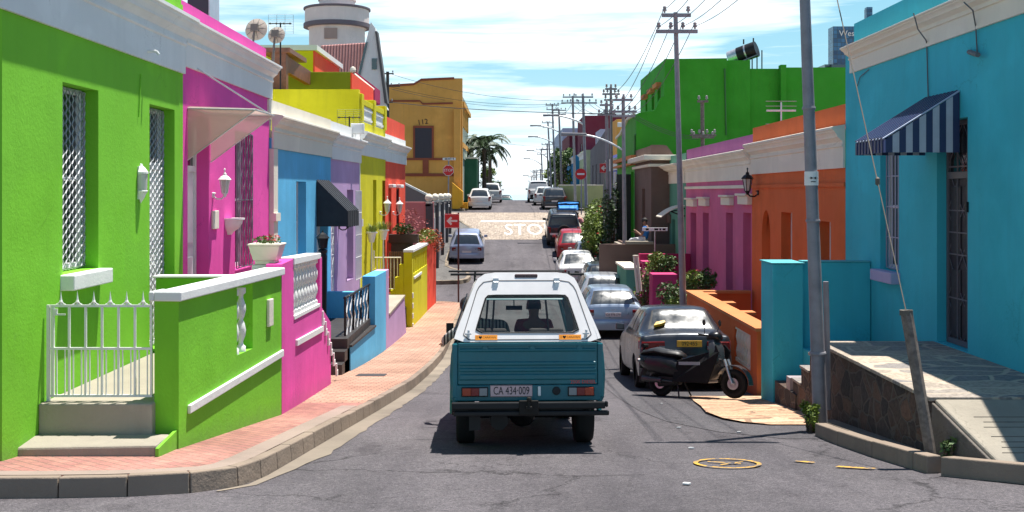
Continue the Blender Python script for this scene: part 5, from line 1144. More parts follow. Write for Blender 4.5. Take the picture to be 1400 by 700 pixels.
mcor, cnt, cb = newmat('corrugated_red'); wv = N(cnt, 'ShaderNodeTexWave'); wv.inputs['Scale'].default_value = 2.2; cnt.links.new(pos(cnt), wv.inputs['Vector']); cnt.links.new(ramp(cnt, wv.outputs[1], [(0,(.30,.12,.11)),(1,(.50,.24,.22))]), cb.inputs['Base Color']); setp(cb, Roughness=.6); bump(cnt, cb, wv.outputs[1], .05, 1)
mb = MB(); mb.prism([px(436,61,.6),px(501,57,.6),px(489,106,.1),px(420,106,.1)], (0,.1,.06)); mb.build('roof', mcor, gh)
mb = MB(); mb.prism([px(513,43,-.1),px(516,43,-.1),px(530,141,-.1),px(526,141,-.1)], (0,.7,0)); mb.build('barge_board', plain('barge_dark', (.10,.10,.10), .7), gh)
mb = MB(); mb.box(px(512,0).x-.12, px(512,0).x+.12, Y-.06, Y-.002, px(0,95).z, px(0,80).z); mb.prism([px(500,58,-.08),px(503,58,-.08),px(492,106,-.08),px(489,106,-.08)], (0,.06,0)); mb.build('gable_window', M['glass'], gh); under(gh)
vr = thing('veranda_roof', 'red gabled porch roof end with white ball finial behind the olive room', 'roof', P(490, 125, 46)); Y = 46; px = lambda x, y, d=0: Vector((P(x,y,Y).x, Y+d, P(x,y,Y).z))
mb = MB(); mb.prism([px(480,95),px(486,98),px(512,118),px(512,138),px(498,140),px(480,140)], (0,2,0)); mb.build('porch_end', M['pinkdk'], vr)
mb = MB(); mb.tube(px(484,102,-.1), px(511,124,-.1), .09); mb.lathe([(.0,-.12),(.12,-.08),(.13,.0),(.1,.1),(0,.15)], px(483,96,-.1), 10); mb.build('gutter_pipe', M['cream'], vr); under(vr)
# chimney, dishes, aerials on the left roofs
o = blockthing('chimney', 'dark tiled chimney behind the hot pink parapet', 'chimney', (P(256,0,19).x, P(285,0,19).x, 19, 19.6, 2.3, 3.9), plain('dark_slate_tile', (.03,.035,.045), .35)); MB().box(.19,.21,-.32,.3,0,1.6).build('flashing', M['silver'], o)  # thin pale sheet paints the right face lighter, as the sunlit side
def dish(label, x, y, Y, r, tilt=12):
    c = P(x, y, Y); o = thing('satellite_dish', label, 'satellite dish', c, group='dishes on the left roofs'); wd = stucco('dish_beige', (.52,.45,.38), .1)
    pr = [(0.0,.0)]+[(r*q, .16*r*q*q*1.6) for q in (.25,.5,.75,1)]; m_ = MB(); m_.lathe(pr, (0,0,0), 28, 'y'); d = m_.build('reflector', wd, o, smooth=60); s = d.modifiers.new('s', 'SOLIDIFY'); s.thickness = .012
    m_ = MB()
    for i in range(10):
        t = 2*math.pi*i/10; m_.tube((r*.2*math.cos(t), -.02, r*.2*math.sin(t)), (r*.93*math.cos(t), .1*r, r*.93*math.sin(t)), .006, n=4)
    m_.box(-.09,.09,-.09,-.02,-.09,.09); m_.tube((0,-.06,0),(0,-.06,-r-.1),.025); m_.tube((0,-.06,-r-.1),(0,.1,-2.6),.03); m_.build('mount', plain('mount_grey', (.15,.13,.12), .6), o); o.rotation_euler = (R(-tilt), 0, R(-8)); return o
dish('larger beige satellite dish seen from behind its ribs above the pink parapet', 349, 39, 27, .285)
dish('smaller beige satellite dish just right of the larger one', 377, 47, 28, .225)
def aerial(label, x, y, Y, w, h, mat2):
    c = P(x, y, Y); o = thing('tv_aerial', label, 'aerial', c, group='television aerials'); k = Y/F
    m_ = MB()
    for i in range(9): z = lerp(-h/2, h/2, i/8)*k; m_.tube((-w/2*k,0,z), (w/2*k,0,z), .006, n=3)
    for i in range(4): xx = lerp(-w/2, w/2, i/3)*k; m_.tube((xx,0,-h/2*k), (xx,0,h/2*k), .006, n=3)
    m_.build('reflector_grid', mat2, o); m_ = MB(); m_.tube((-w*.45*k,-.1,0),(w*.45*k,-.1,0),.015,n=4)
    for q in (-.4,-.15,.15,.4): m_.lathe([(.0,-.03),(.05,0),(.0,.03)], (w*q*k,-.1,0), 6)
    m_.tube((0,-.05,.03),(0,-.05,-1.7 if y < 100 else -.6),.02); m_.build('boom', M['black'], o); return o
aerial('grid television aerial beside the dishes', 384, 33, 28.5, 34, 26, plain('aerial_grid', (.35,.45,.5), .5))
aerial('grid television aerial in front of the mustard side wall', 478, 161, 29.5, 34, 22, plain('aerial_grid_y', (.20,.22,.06), .6))
bk = P(489,176,29); o = MB().box(-.17,.17,-.1,.1,-.14,.14).box(-.15,.15,-.12,-.1,-.12,.12).build('junction_box', M['white'], loc=bk, bevel=.01); tag(o, 'white box on the lilac parapet end', 'utility box')
# right hand houses beyond
GR = 'far houses on the right'
simplehouse('violet blue house with white mouldings beside the green building', (5.05,8,52.2,56.5,-4,P(0,210,52).z), stucco('stucco_violet', (.16,.17,.50), .08), wins=[(.15,.4,.25,.55),(.6,.85,.25,.55)], side='R', cornm=M['white'], grp=GR)
Y = 76; o, fr = simplehouse('grey house with tall slit windows and stepped parapet', (P(830,0,Y).x-.02,P(845,0,Y).x+1.5,Y,92,-2,P(0,193,Y).z), stucco('stucco_slate_grey', (.17,.15,.17), .08), wins=[(.08,.17,.2,.75),(.3,.38,.2,.75),(.55,.63,.2,.75),(.78,.85,.2,.75)], side='R', grp=GR)
mb = MB(); z1 = P(0,193,Y).z; mb.prism([(fr.p.x+.01,76.1,z1),(fr.p.x+.01,91,z1),(fr.p.x+.01,85,z1+.25),(fr.p.x+.01,76.1,z1+.9)], (.3,0,0)); w_ = mb.build('gable', stucco('stucco_slate_grey', (.17,.15,.17), .08), o); w_.matrix_parent_inverse = Matrix.Translation(-o.location)
simplehouse('white flat roofed block with dark strip windows behind the grey house', (P(821,0,92.5).x,P(846,0,92.5).x,92.5,98,-1,P(0,176,92).z), stucco('stucco_pale_lilac', (.5,.5,.62), .06), wins=[(.1,.45,.78,.9),(.55,.9,.78,.9)], side='R', grp=GR)
simplehouse('cream green house with small upper window past the grey one', (P(810,0,93).x-.3,9.5,98.2,106,-1.2,P(0,203,95).z), stucco('stucco_cream_green', (.45,.50,.30), .07), wins=[(.2,.32,.2,.7),(.6,.72,.2,.7)], side='R', cornm=M['white'], grp=GR)
simplehouse('azure blue house with white cornice in the far right row', (P(799,0,100).x-.6,9,106.2,120,-2,P(0,212,106).z), stucco('stucco_azure', (.03,.22,.45), .07), wins=[(.15,.3,.2,.65),(.6,.75,.2,.65)], side='R', cornm=M['white'], grp=GR)
simplehouse('maroon fronted house with arched top in the far right row', (6.3,9.5,120.5,138,-4,P(0,186,125).z), stucco('stucco_maroon', (.14,.02,.035), .08), wins=[(.2,.35,.2,.65),(.6,.75,.2,.65)], side='R', grp=GR)
simplehouse('pale blue grey house farthest along the right row', (6.4,10,138.5,165,-6,P(0,176,140).z), stucco('stucco_pale_blue', (.35,.42,.55), .07), wins=[(.1,.2,.4,.75),(.5,.6,.4,.75)], side='R', grp=GR)
Yb = 108; simplehouse('large plain maroon block standing above the far right houses', (P(798,0,Yb).x,P(850,0,Yb).x+2,Yb,Yb+10,-3,P(0,158,Yb).z), stucco('stucco_maroon2', (.16,.018,.04), .08), wins=[(.3,.5,.6,.75)], side='R', grp=GR)
o = blockthing('building', 'ochre and white block behind the poles', 'building', (P(843,0,70).x, P(858,0,70).x+1, 70, 74, -3, P(0,163,70).z), M['ochre']); MB().box(-.8,.9,-2.1,2.1,0,.3).build('parapet_band', M['white'], o, loc=(0,0,P(0,163,70).z+2.5), bevel=.02)
wallbox('garden_wall', 'pale green wall at the far corner of the crossing', 'wall', [(P(764,0,80).x,80),(6.3,76),(6.3,76.3),(P(764,0,80).x,80.3)], -2, P(0,254,78).z, stucco('stucco_pale_green', (.42,.45,.22), .08), .08, M['cream'])
# trees
def palm(label, x, y, Y, R0, base_z, seed, nf=22, group='palms beyond the ochre house'):
    c = P(x, y, Y); o = thing('palm_tree', label, 'palm tree', (c.x, Y, base_z), group=group); rnd = random.Random(seed); H = c.z-base_z
    MB().lathe([(.30,0),(.2,.3),(.16,H*.5),(.15,H-.3),(.22,H-.1),(.1,H)], (0,0,0), 8).build('trunk', M['bark'], o)
    m_ = MB()
    for i in range(nf):
        az = 2*math.pi*i/nf+rnd.uniform(-.2,.2); el = rnd.uniform(.1,1.25); L = R0*rnd.uniform(.8,1.15); p = Vector((0,0,H)); d = Vector((math.cos(az)*math.cos(el), math.sin(az)*math.cos(el), math.sin(el))); pts = [p.copy()]
        for s in range(9): p = p+d*L/9; d = (d+Vector((0,0,-.20-.02*s))).normalized(); pts.append(p.copy())
        for a, b in zip(pts[:-1], pts[1:]): m_.tube(a, b, .02, .015, 3)
        for s in range(1, 9):
            for q in range(3):
                b0 = pts[s]+(pts[s+1]-pts[s])*(q/3) if s < 9 else pts[s]; t = (pts[s]-pts[s-1]).normalized(); sd = t.cross(Vector((0,0,1))).normalized()
                for sg in (-1, 1):
                    e = b0+sd*sg*.30*R0*.5*math.sin(math.pi*(s+.5)/10)+t*.16*R0*.5+Vector((0,0,-.13-rnd.random()*.1)); w = t*.06
                    m_.add([b0-w, b0+w, e], [(0,1,2)])
    m_.build('crown', M['leaf_d'], o); return o
palm('shorter palm leaning beside the dark green box', 645, 199, 92, 2.2, -1, 5)
palm('taller palm with wide drooping crown over the white hatchback', 662, 203, 88, 2.5, -1, 6, 34)
palm('slim ragged palm behind the two larger ones', 670, 212, 100, 1.9, -1, 8, 18)
def tree(label, c, base, rad, n, size, seed, mat=None, group=None):
    o = thing('tree', label, 'tree', (c[0], c[1], base), group=group); rnd = random.Random(seed); H = c[2]-base; m_ = MB(); m2 = MB(); tr_ = MB(); tr_.tube((0,0,-.2),(0,0,H*.6),.16,.1,8)
    for k in range(10):
        d = Vector((rnd.uniform(-.7,.7)*rad[0], rnd.uniform(-.7,.7)*rad[1], H+rnd.uniform(-.7,.7)*rad[2])); rr = rnd.uniform(.3,.5); tr_.tube((0,0,H*.5), d, .07, .02, 5)
        leaves(m_ if k % 3 else m2, d, (rad[0]*rr, rad[1]*rr, rad[2]*rr), n//10, size, seed*13+k, .3, .2)
    tr_.build('trunk', M['bark'], o); m_.build('crown', mat or M['leaf'], o); m2.build('crown_light', M['leaf_y'], o); return o
c = P(671,243,104); tree('small round tree below the palms', (c.x,104,c.z), -1, (1.2,1.2,1.0), 900, .16, 21, group='far street trees')
c = P(767,232,112); tree('pale leafy tree between the far poles on the right', (c.x,112,c.z), -1.3, (1.6,2,2.2), 1500, .2, 22, group='far street trees')
c = P(757,243,125); tree('lower tree at the far end of the right pavement', (c.x,125,c.z), -3, (1.2,2,1.4), 900, .2, 23, group='far street trees')
# hibiscus hedge on the right
c = P(815,285,49); shrub('hibiscus_bush', 'large dark hibiscus with red flowers behind the parked red car', (c.x+.1,49.5,-1.9), (.75,2.6,1.35), 7000, .075, (M['petal'],36), 31, lobes=14)
c = P(845,290,43); shrub('dark_creeper', 'dark creeper climbing beside the green posts', (4.0,44.0,-1.6), (.33,.6,1.7), 2200, .07, None, 32, M['leaf_d'])
c = P(812,300,47.3); o = thing('spiky_plant', 'spiky pale green plant in front of the hibiscus', 'plant', (c.x-.05,47.2,-2.6)); grass(MB(), (0,0,0), .12, 90, .75, 5).build('foliage', plain('sisal', (.16,.18,.10), .6), o); MB().tube((0,0,-1.4),(0,0,0),.07).build('stem', M['bark'], o)
c = P(808,325,46.9); shrub('flowering_shrub', 'low yellow green shrub under the spiky plant', (c.x,46.8,c.z-.3), (.35,.4,.6), 1100, .05, (M['petal'],8), 33, M['leaf_y'])
wallbox('garden_wall', 'low stucco wall under the hibiscus', 'wall', [(4.02,45.8),(4.3,45.8),(4.3,57),(4.02,57)], -4.4, -2.95, M['brown'], .05, M['concrete'])
# ------------------------------------------------------------------ poles, wires, signs, lamps
def crossarm(m_, ins, z, w, n, sides=1, r=.04, y=0):
    m_.box(-w/2, w/2, y-.035, y+.035, z-.04, z+.04)
    for i in range(n):
        x = lerp(-w/2+.06, w/2-.06, i/(n-1)) if n > 1 else 0
        ins.lathe([(.0,.05),(.025,.06),(.02,.09),(.055,.10),(.05,.14),(.03,.15),(.045,.17),(.04,.20),(.0,.22)], (x,y,z), 7)
PG = 'utility poles down the street'
def upole(label, bx, by, Y, tx, ty, rb, rt, arms, lamp=None, mat=None, zb=None):
    """arms: (pixels below the top, width in m, insulators); lamp: (lamp head x,y px, attach y px)"""
    b = P(bx, by, Y); b.z = G(Y)-.05 if zb is None else zb; t = P(tx, ty, Y); k = Y/F
    o = thing('utility_pole', label, 'utility pole', b, group=PG); d = t-b
    MB().tube((0,0,0), d, rb, rt, 12).build('mast', mat or M['pole'], o, smooth=60)
    for (dy, w, n) in arms:
        m_ = MB(); ins = MB(); z = d.z-dy*k; xo = d.x*(z/d.z); crossarm(m_, ins, 0, w, n)
        a = m_.build('crossarm', mat or M['pole'], o, loc=(xo,-.12,z)); ins.build('insulators', plain('insulator_grey', (.33,.30,.30), .4), a)
    if lamp:
        lx_, ly_, ay = lamp; h = P(lx_, ly_, Y)-b; a = Vector((d.x*((-(ay-VY)*k)-b.z)/d.z, 0, -(ay-VY)*k-b.z)); m_ = MB(); pts = []
        for i in range(9):
            t_ = i/8; p = a.lerp(h, t_); p.z = lerp(a.z, h.z, 1-(1-t_)**1.9); pts.append(p)
        m_.path(pts, .035 if Y < 50 else .05, 6); la = m_.build('lamp_arm', M['silver'], o)
        hw = .45; m_ = MB(); m_.hexa([(-hw,-.12,-.05),(hw,-.07,-.02),(hw,.07,-.02),(-hw,.12,-.05),(-hw,-.1,.07),(hw,-.06,.05),(hw,.06,.05),(-hw,.1,.07)]); hd = m_.build('lamp_head', plain('lamp_head_grey', (.22,.21,.22), .5, .2), la, loc=h+Vector((-hw*.3,0,0)), bevel=.02)
        m_ = MB(); m_.box(-hw+.05,.1,-.09,.09,-.09,-.051); 
    return o, t, b
p1, t1, b1 = upole('thick steel pole at the kerb in front of the stone terrace', 1122, 578, 13.45, 1095, -150, .088, .058, [(0,1.5,4),(35,1.1,2)])
m_ = MB(); d = t1-b1
for (py, w) in ((483,.10),(302,.085),(148,.08)):
    z = -(py-VY)/F*13.45-b1.z; m_.lathe([(w*1.0,z-.02),(w*1.06,z),(w*1.0,z+.02)], (d.x*z/d.z,0,0), 14)
m_.build('collar', M['pole'], p1)
z = -(244-VY)/F*13.45-b1.z; m_ = MB(); m_.lathe([(.084,z-.085),(.084,z+.085)], (d.x*z/d.z,0,0), 16); m_.build('band_label', M['wpaint'], p1)
m_ = MB(); cx = d.x*z/d.z; m_.add([(cx-.035,-.088,z-.012),(cx-.035,-.088,z+.022),(cx,-.09,z+.005),(cx+.035,-.088,z+.022),(cx+.035,-.088,z-.012)], [(0,1,2),(2,3,4)]); m_.box(cx-.055,cx+.055,-.089,-.0875,z+.003,z+.007); m_.box(cx-.03,cx+.03,-.089,-.0875,z-.045,z-.035); m_.build('label_mark', M['black'], p1)
m_ = MB(); m_.tube(P(1133,560,13.6), P(1129,385,13.6), .035, .035, 8); o = m_.build('conduit_pipe', M['pole']); tag(o, 'short grey pipe standing just behind the thick steel pole', 'pipe')
p2, t2, b2 = upole('slim silver pole with two crossarms rising behind the parked sedan', 936, 480, 25.2, 923.5, 17, .085, .05, [(5,.66,2),(27,.95,4)])
def spike(o): pass
p3, t3, b3 = upole('tall pole with long curved lamp arm beside the brown house', 855, 400, 38.5, 852, 133, .085, .06, [(4,.65,3),(20,.92,5),(26,.8,3)], (790,184,206))
p4, t4, b4 = upole('grey pole standing left of the curved lamp arm pole', 834, 380, 44.3, 829, 141, .085, .065, [(3,.55,3),(16,.75,4)])
upole('thin pole with stacked crossarms behind the grey pole', 838, 380, 47, 835, 119, .07, .055, [(3,.5,3),(10,.75,5),(18,.6,3)])
upole('nearer pole of the twin crossarm pair past the no entry sign', 803, 330, 60, 797, 131, .095, .07, [(2,1.1,3),(10,1.5,5)], (757,158,170))
upole('farther pole of the twin crossarm pair past the no entry sign', 787, 300, 70, 783, 131, .095, .07, [(2,1.3,4),(10,1.5,5)])
far = [(769,86,764,149,(735,172,181)),(760,97,755,142,(731,187,196)),(755,110,749,166,None),(751,122,748,196,(727,206,216)),(744,140,740,203,(722,217,226)),(741,155,739,231,None),(736,175,733,234,(720,240,243)),(731,200,730,232,None),(729,230,727,240,None)]
names = ['first','second','third','fourth','fifth','sixth','seventh','eighth','ninth']
for i, (bx, Y, tx, ty, lp) in enumerate(far):
    upole('%s pole in the line receding past the dark parked estate' % names[i], bx, 300, Y, tx, ty, .065+Y*.0003, .05+Y*.00025, [(2,.9+Y*.003,4),(8,.8+Y*.003,3)], lp, zb=min(G(Y), -1))
pw_, tw2, bw2 = upole('dark timber pole in front of the ochre building', 530, 300, 70, 530, 98, .14, .10, [(3,.8,2),(20,1.6,4),(42,.7,2)], None, M['darkpole'], zb=-3)
upole('weathered timber pole rising behind the mauve parapet', 963, 250, 40, 960, 138, .09, .07, [(1,.4,2),(47,.95,4),(50,.8,3)], None, M['weathered'], zb=-3.9)
def wires(label, pairs, r=.008, sag=.25, mat=None, cat='wires', n=14):
    m_ = MB()
    for a, b in pairs:
        a = Vector(a); b = Vector(b); L = (b-a).length; pts = []
        for i in range(n+1): t = i/n; p = a.lerp(b, t); p.z -= 4*sag*t*(1-t); pts.append(p)
        m_.path(pts, r, 4)
    o = m_.build('overhead_wires', mat or plain('wire_dark', (.05,.05,.055), .6)); return tag(o, label, cat, 'overhead wires')
# one span = one bundle of conductors
T = lambda p, dx, dz: p+Vector((dx, 0, dz))
wires('four conductors from the slim silver pole to the thick pole', [(T(t2,q,-.33), T(t1,q*1.3,.1)) for q in (-.4,-.13,.13,.4)]+[(T(t2,-.28,.05), T(t1,-.5,.5))], .007, .3)
wires('conductors between the slim silver pole and the lamp arm pole', [(T(t2,q,-.33), T(t3,q,-.5)) for q in (-.4,-.13,.13,.4)]+[(T(t2,-.28,.05), T(t3,-.4,.1))], .009, .35)
wires('conductors from the lamp arm pole to the twin pole', [(T(t3,q,-.5), P(797+q*25,141,60)) for q in (-.6,-.3,.3,.6)], .012, .3)
wires('conductors between the twin poles and the far poles', [(P(783+q*25,140,70), P(764+q*20,155,86)) for q in (-.8,0,.8)], .014, .3)
wires('thick service cable crossing the whole street', [(P(530,139,70), P(853,156,38.6))], .022, .15)
wires('thin cables from the timber pole to the twin pole', [(P(531,100,70), P(797,138,60)), (P(531,118,70), P(783,141,70)), (P(536,122,70), P(757,145,97))], .014, .5)
wires('low cable sweeping to the hilltop poles', [(P(632,186,84), P(768,200,120))], .014, .3)
wires('cables from the timber pole behind the mauve roof to the lamp arm pole', [(P(955,187+q*2,40), P(858,150+q*3,38.6)) for q in (0,1,2)], .010, .2)
c_ = plain('steel_stay', (.13,.115,.095), .7, .2)
lp = thing('leaning_post', 'short split timber post leaning at the kerb with a stay wire', 'post', P(1277, 632, 10.3)); a = Vector((0,0,-.1)); b = P(1239,424,10.5)-lp.location
m_ = MB(); m_.tube(a, b, .052, .058, 9); m_.build('post', M['weathered'], lp)
m_ = MB(); top = P(1138,-30,13.5)-lp.location; m_.tube(b+Vector((0,0,-.02)), b.lerp(top,.33), .006, n=5); m_.tube(b.lerp(top,.33), top, .007, n=5); q = b.lerp(top,.33); m_.lathe([(.0,-.05),(.025,-.03),(.025,.03),(0,.05)], q, 6); m_.lathe([(.065,b.z-.05),(.065,b.z+.0)], (b.x,b.y,0), 8); m_.build('stay_wire', c_, lp)
# signs
def sign_face(o, kind, s, y=-.03):
    if kind == 'arrow':
        MB().box(-s/2, s/2, -.01, .01, -s/2, s/2).build('sign_plate', plain('sign_red', (.62,.012,.02), .4), o, loc=(0,y,0), bevel=.004)
        m_ = MB(); pts = [(-.38,0),(-.08,.30),(.02,.20),(-.08,.07),(.38,.07),(.38,-.07),(-.08,-.07),(.02,-.20),(-.08,-.30)]; m_.prism([(x*s, y-.014, z*s) for x, z in pts], (0,.003,0)); m_.build('arrow', M['wpaint'], o)
        m_ = MB(); e = .47*s; t_ = .02*s
        m_.box(-e,e,y-.0135,y-.0115,e-t_,e); m_.box(-e,e,y-.0135,y-.0115,-e,-e+t_); m_.build('border', M['wpaint'], o)
    if kind == 'stop':
        def octa(r, yy, th): return [(r*math.cos(R(22.5+45*i)), yy, r*math.sin(R(22.5+45*i))) for i in range(8)]
        m_ = MB(); m_.prism(octa(s/2/.924, y, 0), (0,.012,0)); m_.build('border', M['wpaint'], o); m_ = MB(); m_.prism(octa(s/2/.924*.93, y-.004, 0), (0,.003,0)); m_.build('sign_plate', plain('sign_red', (.62,.012,.02), .4), o)
        textmesh('STOP', s*.36, M['wpaint'], o, Matrix.Translation((0,y-.008,0)) @ FACE_CAM, 'lettering', .001)
    if kind == 'noentry':
        m_ = MB(); m_.lathe([(.0,0),(s/2,0),(s/2,.012),(0,.012)], (0,y,0), 28, 'y'); m_.build('sign_plate', plain('sign_red', (.62,.012,.02), .4), o)
        MB().box(-s*.33, s*.33, y-.006, y-.002, -s*.08, s*.08).build('white_bar', M['wpaint'], o)
a = P(618,302,39.9); bpt = P(626.8,302,39.9); so1 = thing('one_way_sign', 'red one way sign with white left arrow at the end of the left pavement', 'road sign', (a.x,39.9,a.z)); sign_face(so1, 'arrow', .52, -.05)
m_ = MB(); dx = bpt.x-a.x; m_.tube((dx,0,G(39.9)+.1-a.z), (dx,0,.30), .033, .033, 8); m_.build('post', plain('post_brown', (.10,.045,.04), .6), so1)
a = P(613,233,62.5); so2 = thing('stop_sign', 'red octagonal STOP sign with street name plate on the far left corner', 'road sign', a); sign_face(so2, 'stop', .60, -.06)
MB().tube((0,0,-1.9), (.02,0,.75), .04, .04, 8).build('post', M['pole'], so2); MB().box(-.32,.42,-.07,-.055,.58,.72).build('name_plate', M['wpaint'], so2)
[MB().box(x, x+w_, -.075, -.071, .62, .68).build('lettering', M['black'], so2) for x, w_ in ((-.2,.16),(0,.08),(.12,.06),(.24,.08))]
a = P(794,238,59.4); s3 = thing('no_entry_sign', 'round red no entry sign on the twin crossarm pole side', 'road sign', a); sign_face(s3, 'noentry', .60, -.05); MB().tube((.03,0,-2.2), (.03,0,.3), .035, .035, 8).build('post', M['pole'], s3)
a = P(826,230,46.5); s4 = thing('one_way_sign', 'red one way sign with white left arrow among the right hand poles', 'road sign', a); sign_face(s4, 'arrow', .40, -.16); MB().tube((.0,0,-2.6), (.0,0,.2), .03, .03, 8).build('post', M['pole'], s4)
a = P(895.5,313.5,34.8); s5 = thing('street_name_sign', 'white street name plate on a post by the maroon wall', 'street sign', a); MB().box(-.40,.40,-.02,.0,-.055,.055).build('name_plate', M['wpaint'], s5, bevel=.006)
[MB().box(x, x+w_, -.024, -.021, -.03, .03).build('lettering', M['black'], s5) for x, w_ in ((-.3,.1),(-.02,.12),(.14,.05),(.24,.09))]; MB().tube((0,.02,-1.2), (0,.02,.0), .02, .02, 6).build('post', M['silver'], s5)
m_ = MB(); m_.tube(P(872,400,31), P(867,350,31), .04, .04, 6); m_.tube(P(876,398,31), P(871,350,31), .04, .04, 6); m_.tube(P(869,350,31), P(869,349,31), .09, .09, 6); o = m_.build('timber_stakes', M['cream']); tag(o, 'pair of pale timber stakes beside the maroon pillar', 'stakes')
o = blockthing('concrete_slab', 'pale slab capped low wall end behind the silver hatchbacks', 'wall', (P(859,0,33).x-.0, P(859,0,33).x+.4, 33.6, 36.5, -4.5, P(0,368,33).z-.06), M['mint']); MB().box(-.25,.25,-1.5,1.5,0,.06).build('cap', M['cream'], o, loc=(0,0,P(0,368,33).z-.058+4.5))
# ================================================================== VEHICLES (local axes: x right, y forward from the tail, z up from the ground)
def pch(ys, q):
    n = len(ys); ys = np.asarray(ys, float); d = ys[1:]-ys[:-1]; m = np.zeros_like(ys)
    for i in range(1, n-1):
        a, b = d[i-1], d[i]; m[i] = np.where(a*b > 0, 2*a*b/np.where(np.abs(a+b) < 1e-9, 1, a+b), 0)
    m[0] = d[0]; m[-1] = d[-1]
    i = min(n-2, max(0, int(math.floor(q)))); t = q-i
    return ys[i]*(2*t**3-3*t*t+1)+m[i]*(t**3-2*t*t+t)+ys[i+1]*(-2*t**3+3*t*t)+m[i+1]*(t**3-t*t)
def ringpts(st):
    y, w, zb, zs, wr, zr = st; cr = .025; k = zr-zs
    return [(0,y,zb),(.8*w,y,zb),(.97*w,y,zb+.06),(w,y,zb+(zs-zb)*.5),(.985*w,y,zs-.07),(.945*w,y,zs),(lerp(.925*w,wr,.5)+.02,y,zs+k*.5),(wr+.01,y,zr-min(.05,abs(k)*.3)),(wr-.07,y,zr+.004),(wr*.5,y,zr+cr),(0,y,zr+cr*1.2)]
class Body:
    def __init__(s, sts): s.r = np.array([ringpts(t) for t in sts])
    def S(s, u, v):
        a = pch(s.r, u); return Vector(pch(a, v))
    def N(s, u, v, sg=1):
        e = .02; p = s.S(u, v); du = s.S(u+e, v)-s.S(u-e, v); dv = s.S(u, min(10, v+e))-s.S(u, v-e); n = dv.cross(du)
        if n.length < 1e-9: return Vector((0,0,1))
        n = n.normalized(); 
        if n.x < -1e-3 and abs(n.x) > abs(n.z): n = -n
        if n.z < -.3 and v > 4: n = -n
        return n
    def hull(s, nu=4, nv=3):
        us = [i/nu for i in range((len(s.r)-1)*nu+1)]; vs = [j/nv for j in range(10*nv+1)]; g = []
        for u in us:
            h = [s.S(u, v) for v in vs]; g.append(h+[Vector((-p.x,p.y,p.z)) for p in h[-2:0:-1]])
        m = len(g[0]); mb = MB(); V = [p for row in g for p in row]
        F_ = [(i*m+j, i*m+(j+1)%m, (i+1)*m+(j+1)%m, (i+1)*m+j) for i in range(len(us)-1) for j in range(m)]
        F_ += [tuple(range(m)), tuple((len(us)-1)*m+j for j in range(m))[::-1]]
        return mb.add(V, F_)
    def patch(s, u0, u1, v0, v1, off=.006, mirror=None, n=8, both=False):
        """both: across the centre line (v measured from v0 on the right over the top to v0 on the left)"""
        mb = MB(); L = []
        vs = [lerp(v0, v1, j/n) for j in range(n+1)]
        for i in range(n+1):
            u = lerp(u0, u1, i/n); row = []
            for v in vs: p = s.S(u, v)+s.N(u, v)*off; row.append(p)
            if both: row = row+[Vector((-p.x,p.y,p.z)) for p in row[-2::-1]]
            if mirror: row = [Vector((-p.x,p.y,p.z)) for p in row]
            L.append(row)
        m = len(L[0]); return mb.add([p for r_ in L for p in r_], [(i*m+j, i*m+j+1, (i+1)*m+j+1, (i+1)*m+j) for i in range(n) for j in range(m-1)])
def cutwheels(o, wheels, r):
    cut = MB()
    for (x, y) in wheels: cut.tube((x-.16 if x > 0 else x-.35, y, r), (x+.35 if x > 0 else x+.16, y, r), r+.05, r+.05, 22)
    c = cut.build('cutter', None); c.matrix_world = o.matrix_world
    m = o.modifiers.new('b', 'BOOLEAN'); m.operation = 'DIFFERENCE'; m.object = c; m.solver = 'EXACT'
    bpy.context.view_layer.update(); me = bpy.data.meshes.new_from_object(o.evaluated_get(bpy.context.evaluated_depsgraph_get()))
    o.modifiers.clear(); o.data = me; bpy.data.objects.remove(c)
    me.polygons.foreach_set('use_smooth', [True]*len(me.polygons)); me.set_sharp_from_angle(angle=R(38))
def wheel(par, x, y, r, w=.19, rim=None, spokes=5, name='wheel'):
    s = 1 if x > 0 else -1; e = bpy.data.objects.new(name, None); COL.objects.link(e); e.parent = par; e.location = (x, y, r); e.empty_display_size = .1
    m_ = MB(); m_.lathe([(r*.62,-w/2),(r*.66,-w/2-.003),(r*.93,-w/2),(r,-w/2+.03),(r,w/2-.03),(r*.93,w/2),(r*.66,w/2+.003),(r*.62,w/2),(r*.60,w/2-.03),(r*.60,-w/2+.03),(r*.62,-w/2)], (0,0,0), 28, 'x'); m_.build('tyre', M['rubber'], e, smooth=50)
    m_ = MB(); q = s*(w/2-.045); m_.lathe([(.0,q-s*.04),(r*.60,q-s*.04),(r*.61,q+s*.02),(r*.58,q+s*.02),(r*.56,q-s*.01),(.0,q-s*.01)], (0,0,0), 24, 'x'); m_.lathe([(.0,q+s*.02),(r*.16,q+s*.02),(r*.18,q-s*.01)], (0,0,0), 12, 'x')
    for i in range(spokes):
        t = 2*math.pi*i/spokes+.3; c_, s_ = math.cos(t), math.sin(t); m_.tube((q,0,0), (q-s*.0,r*.57*c_,r*.57*s_), .035*r/.3, .025*r/.3, 5)
    m_.build('rim', rim or M['rim'], e, smooth=40); return e
def hatch_st(L, W, H, zs=.90, rake=.38, hood=.80):
    w = W/2
    return [(0,w*.90,.34,zs-.08,w*.80,zs-.05),(.05,w*.965,.27,zs-.03,w*.80,zs+.03),(.05+rake,w,.24,zs,w*.66,H-.075),(.05+rake+.30,w,.22,zs,w*.68,H-.01),(L*.42,w,.22,zs+.0,w*.69,H),(L*.56,w,.22,zs-.01,w*.66,H-.07),
            (L*.75,w*.985,.22,zs-.06,w*.78,zs-.03),(L*.93,w*.95,.24,hood-.08,w*.72,hood-.04),(L,w*.80,.32,hood-.22,w*.6,hood-.18)]
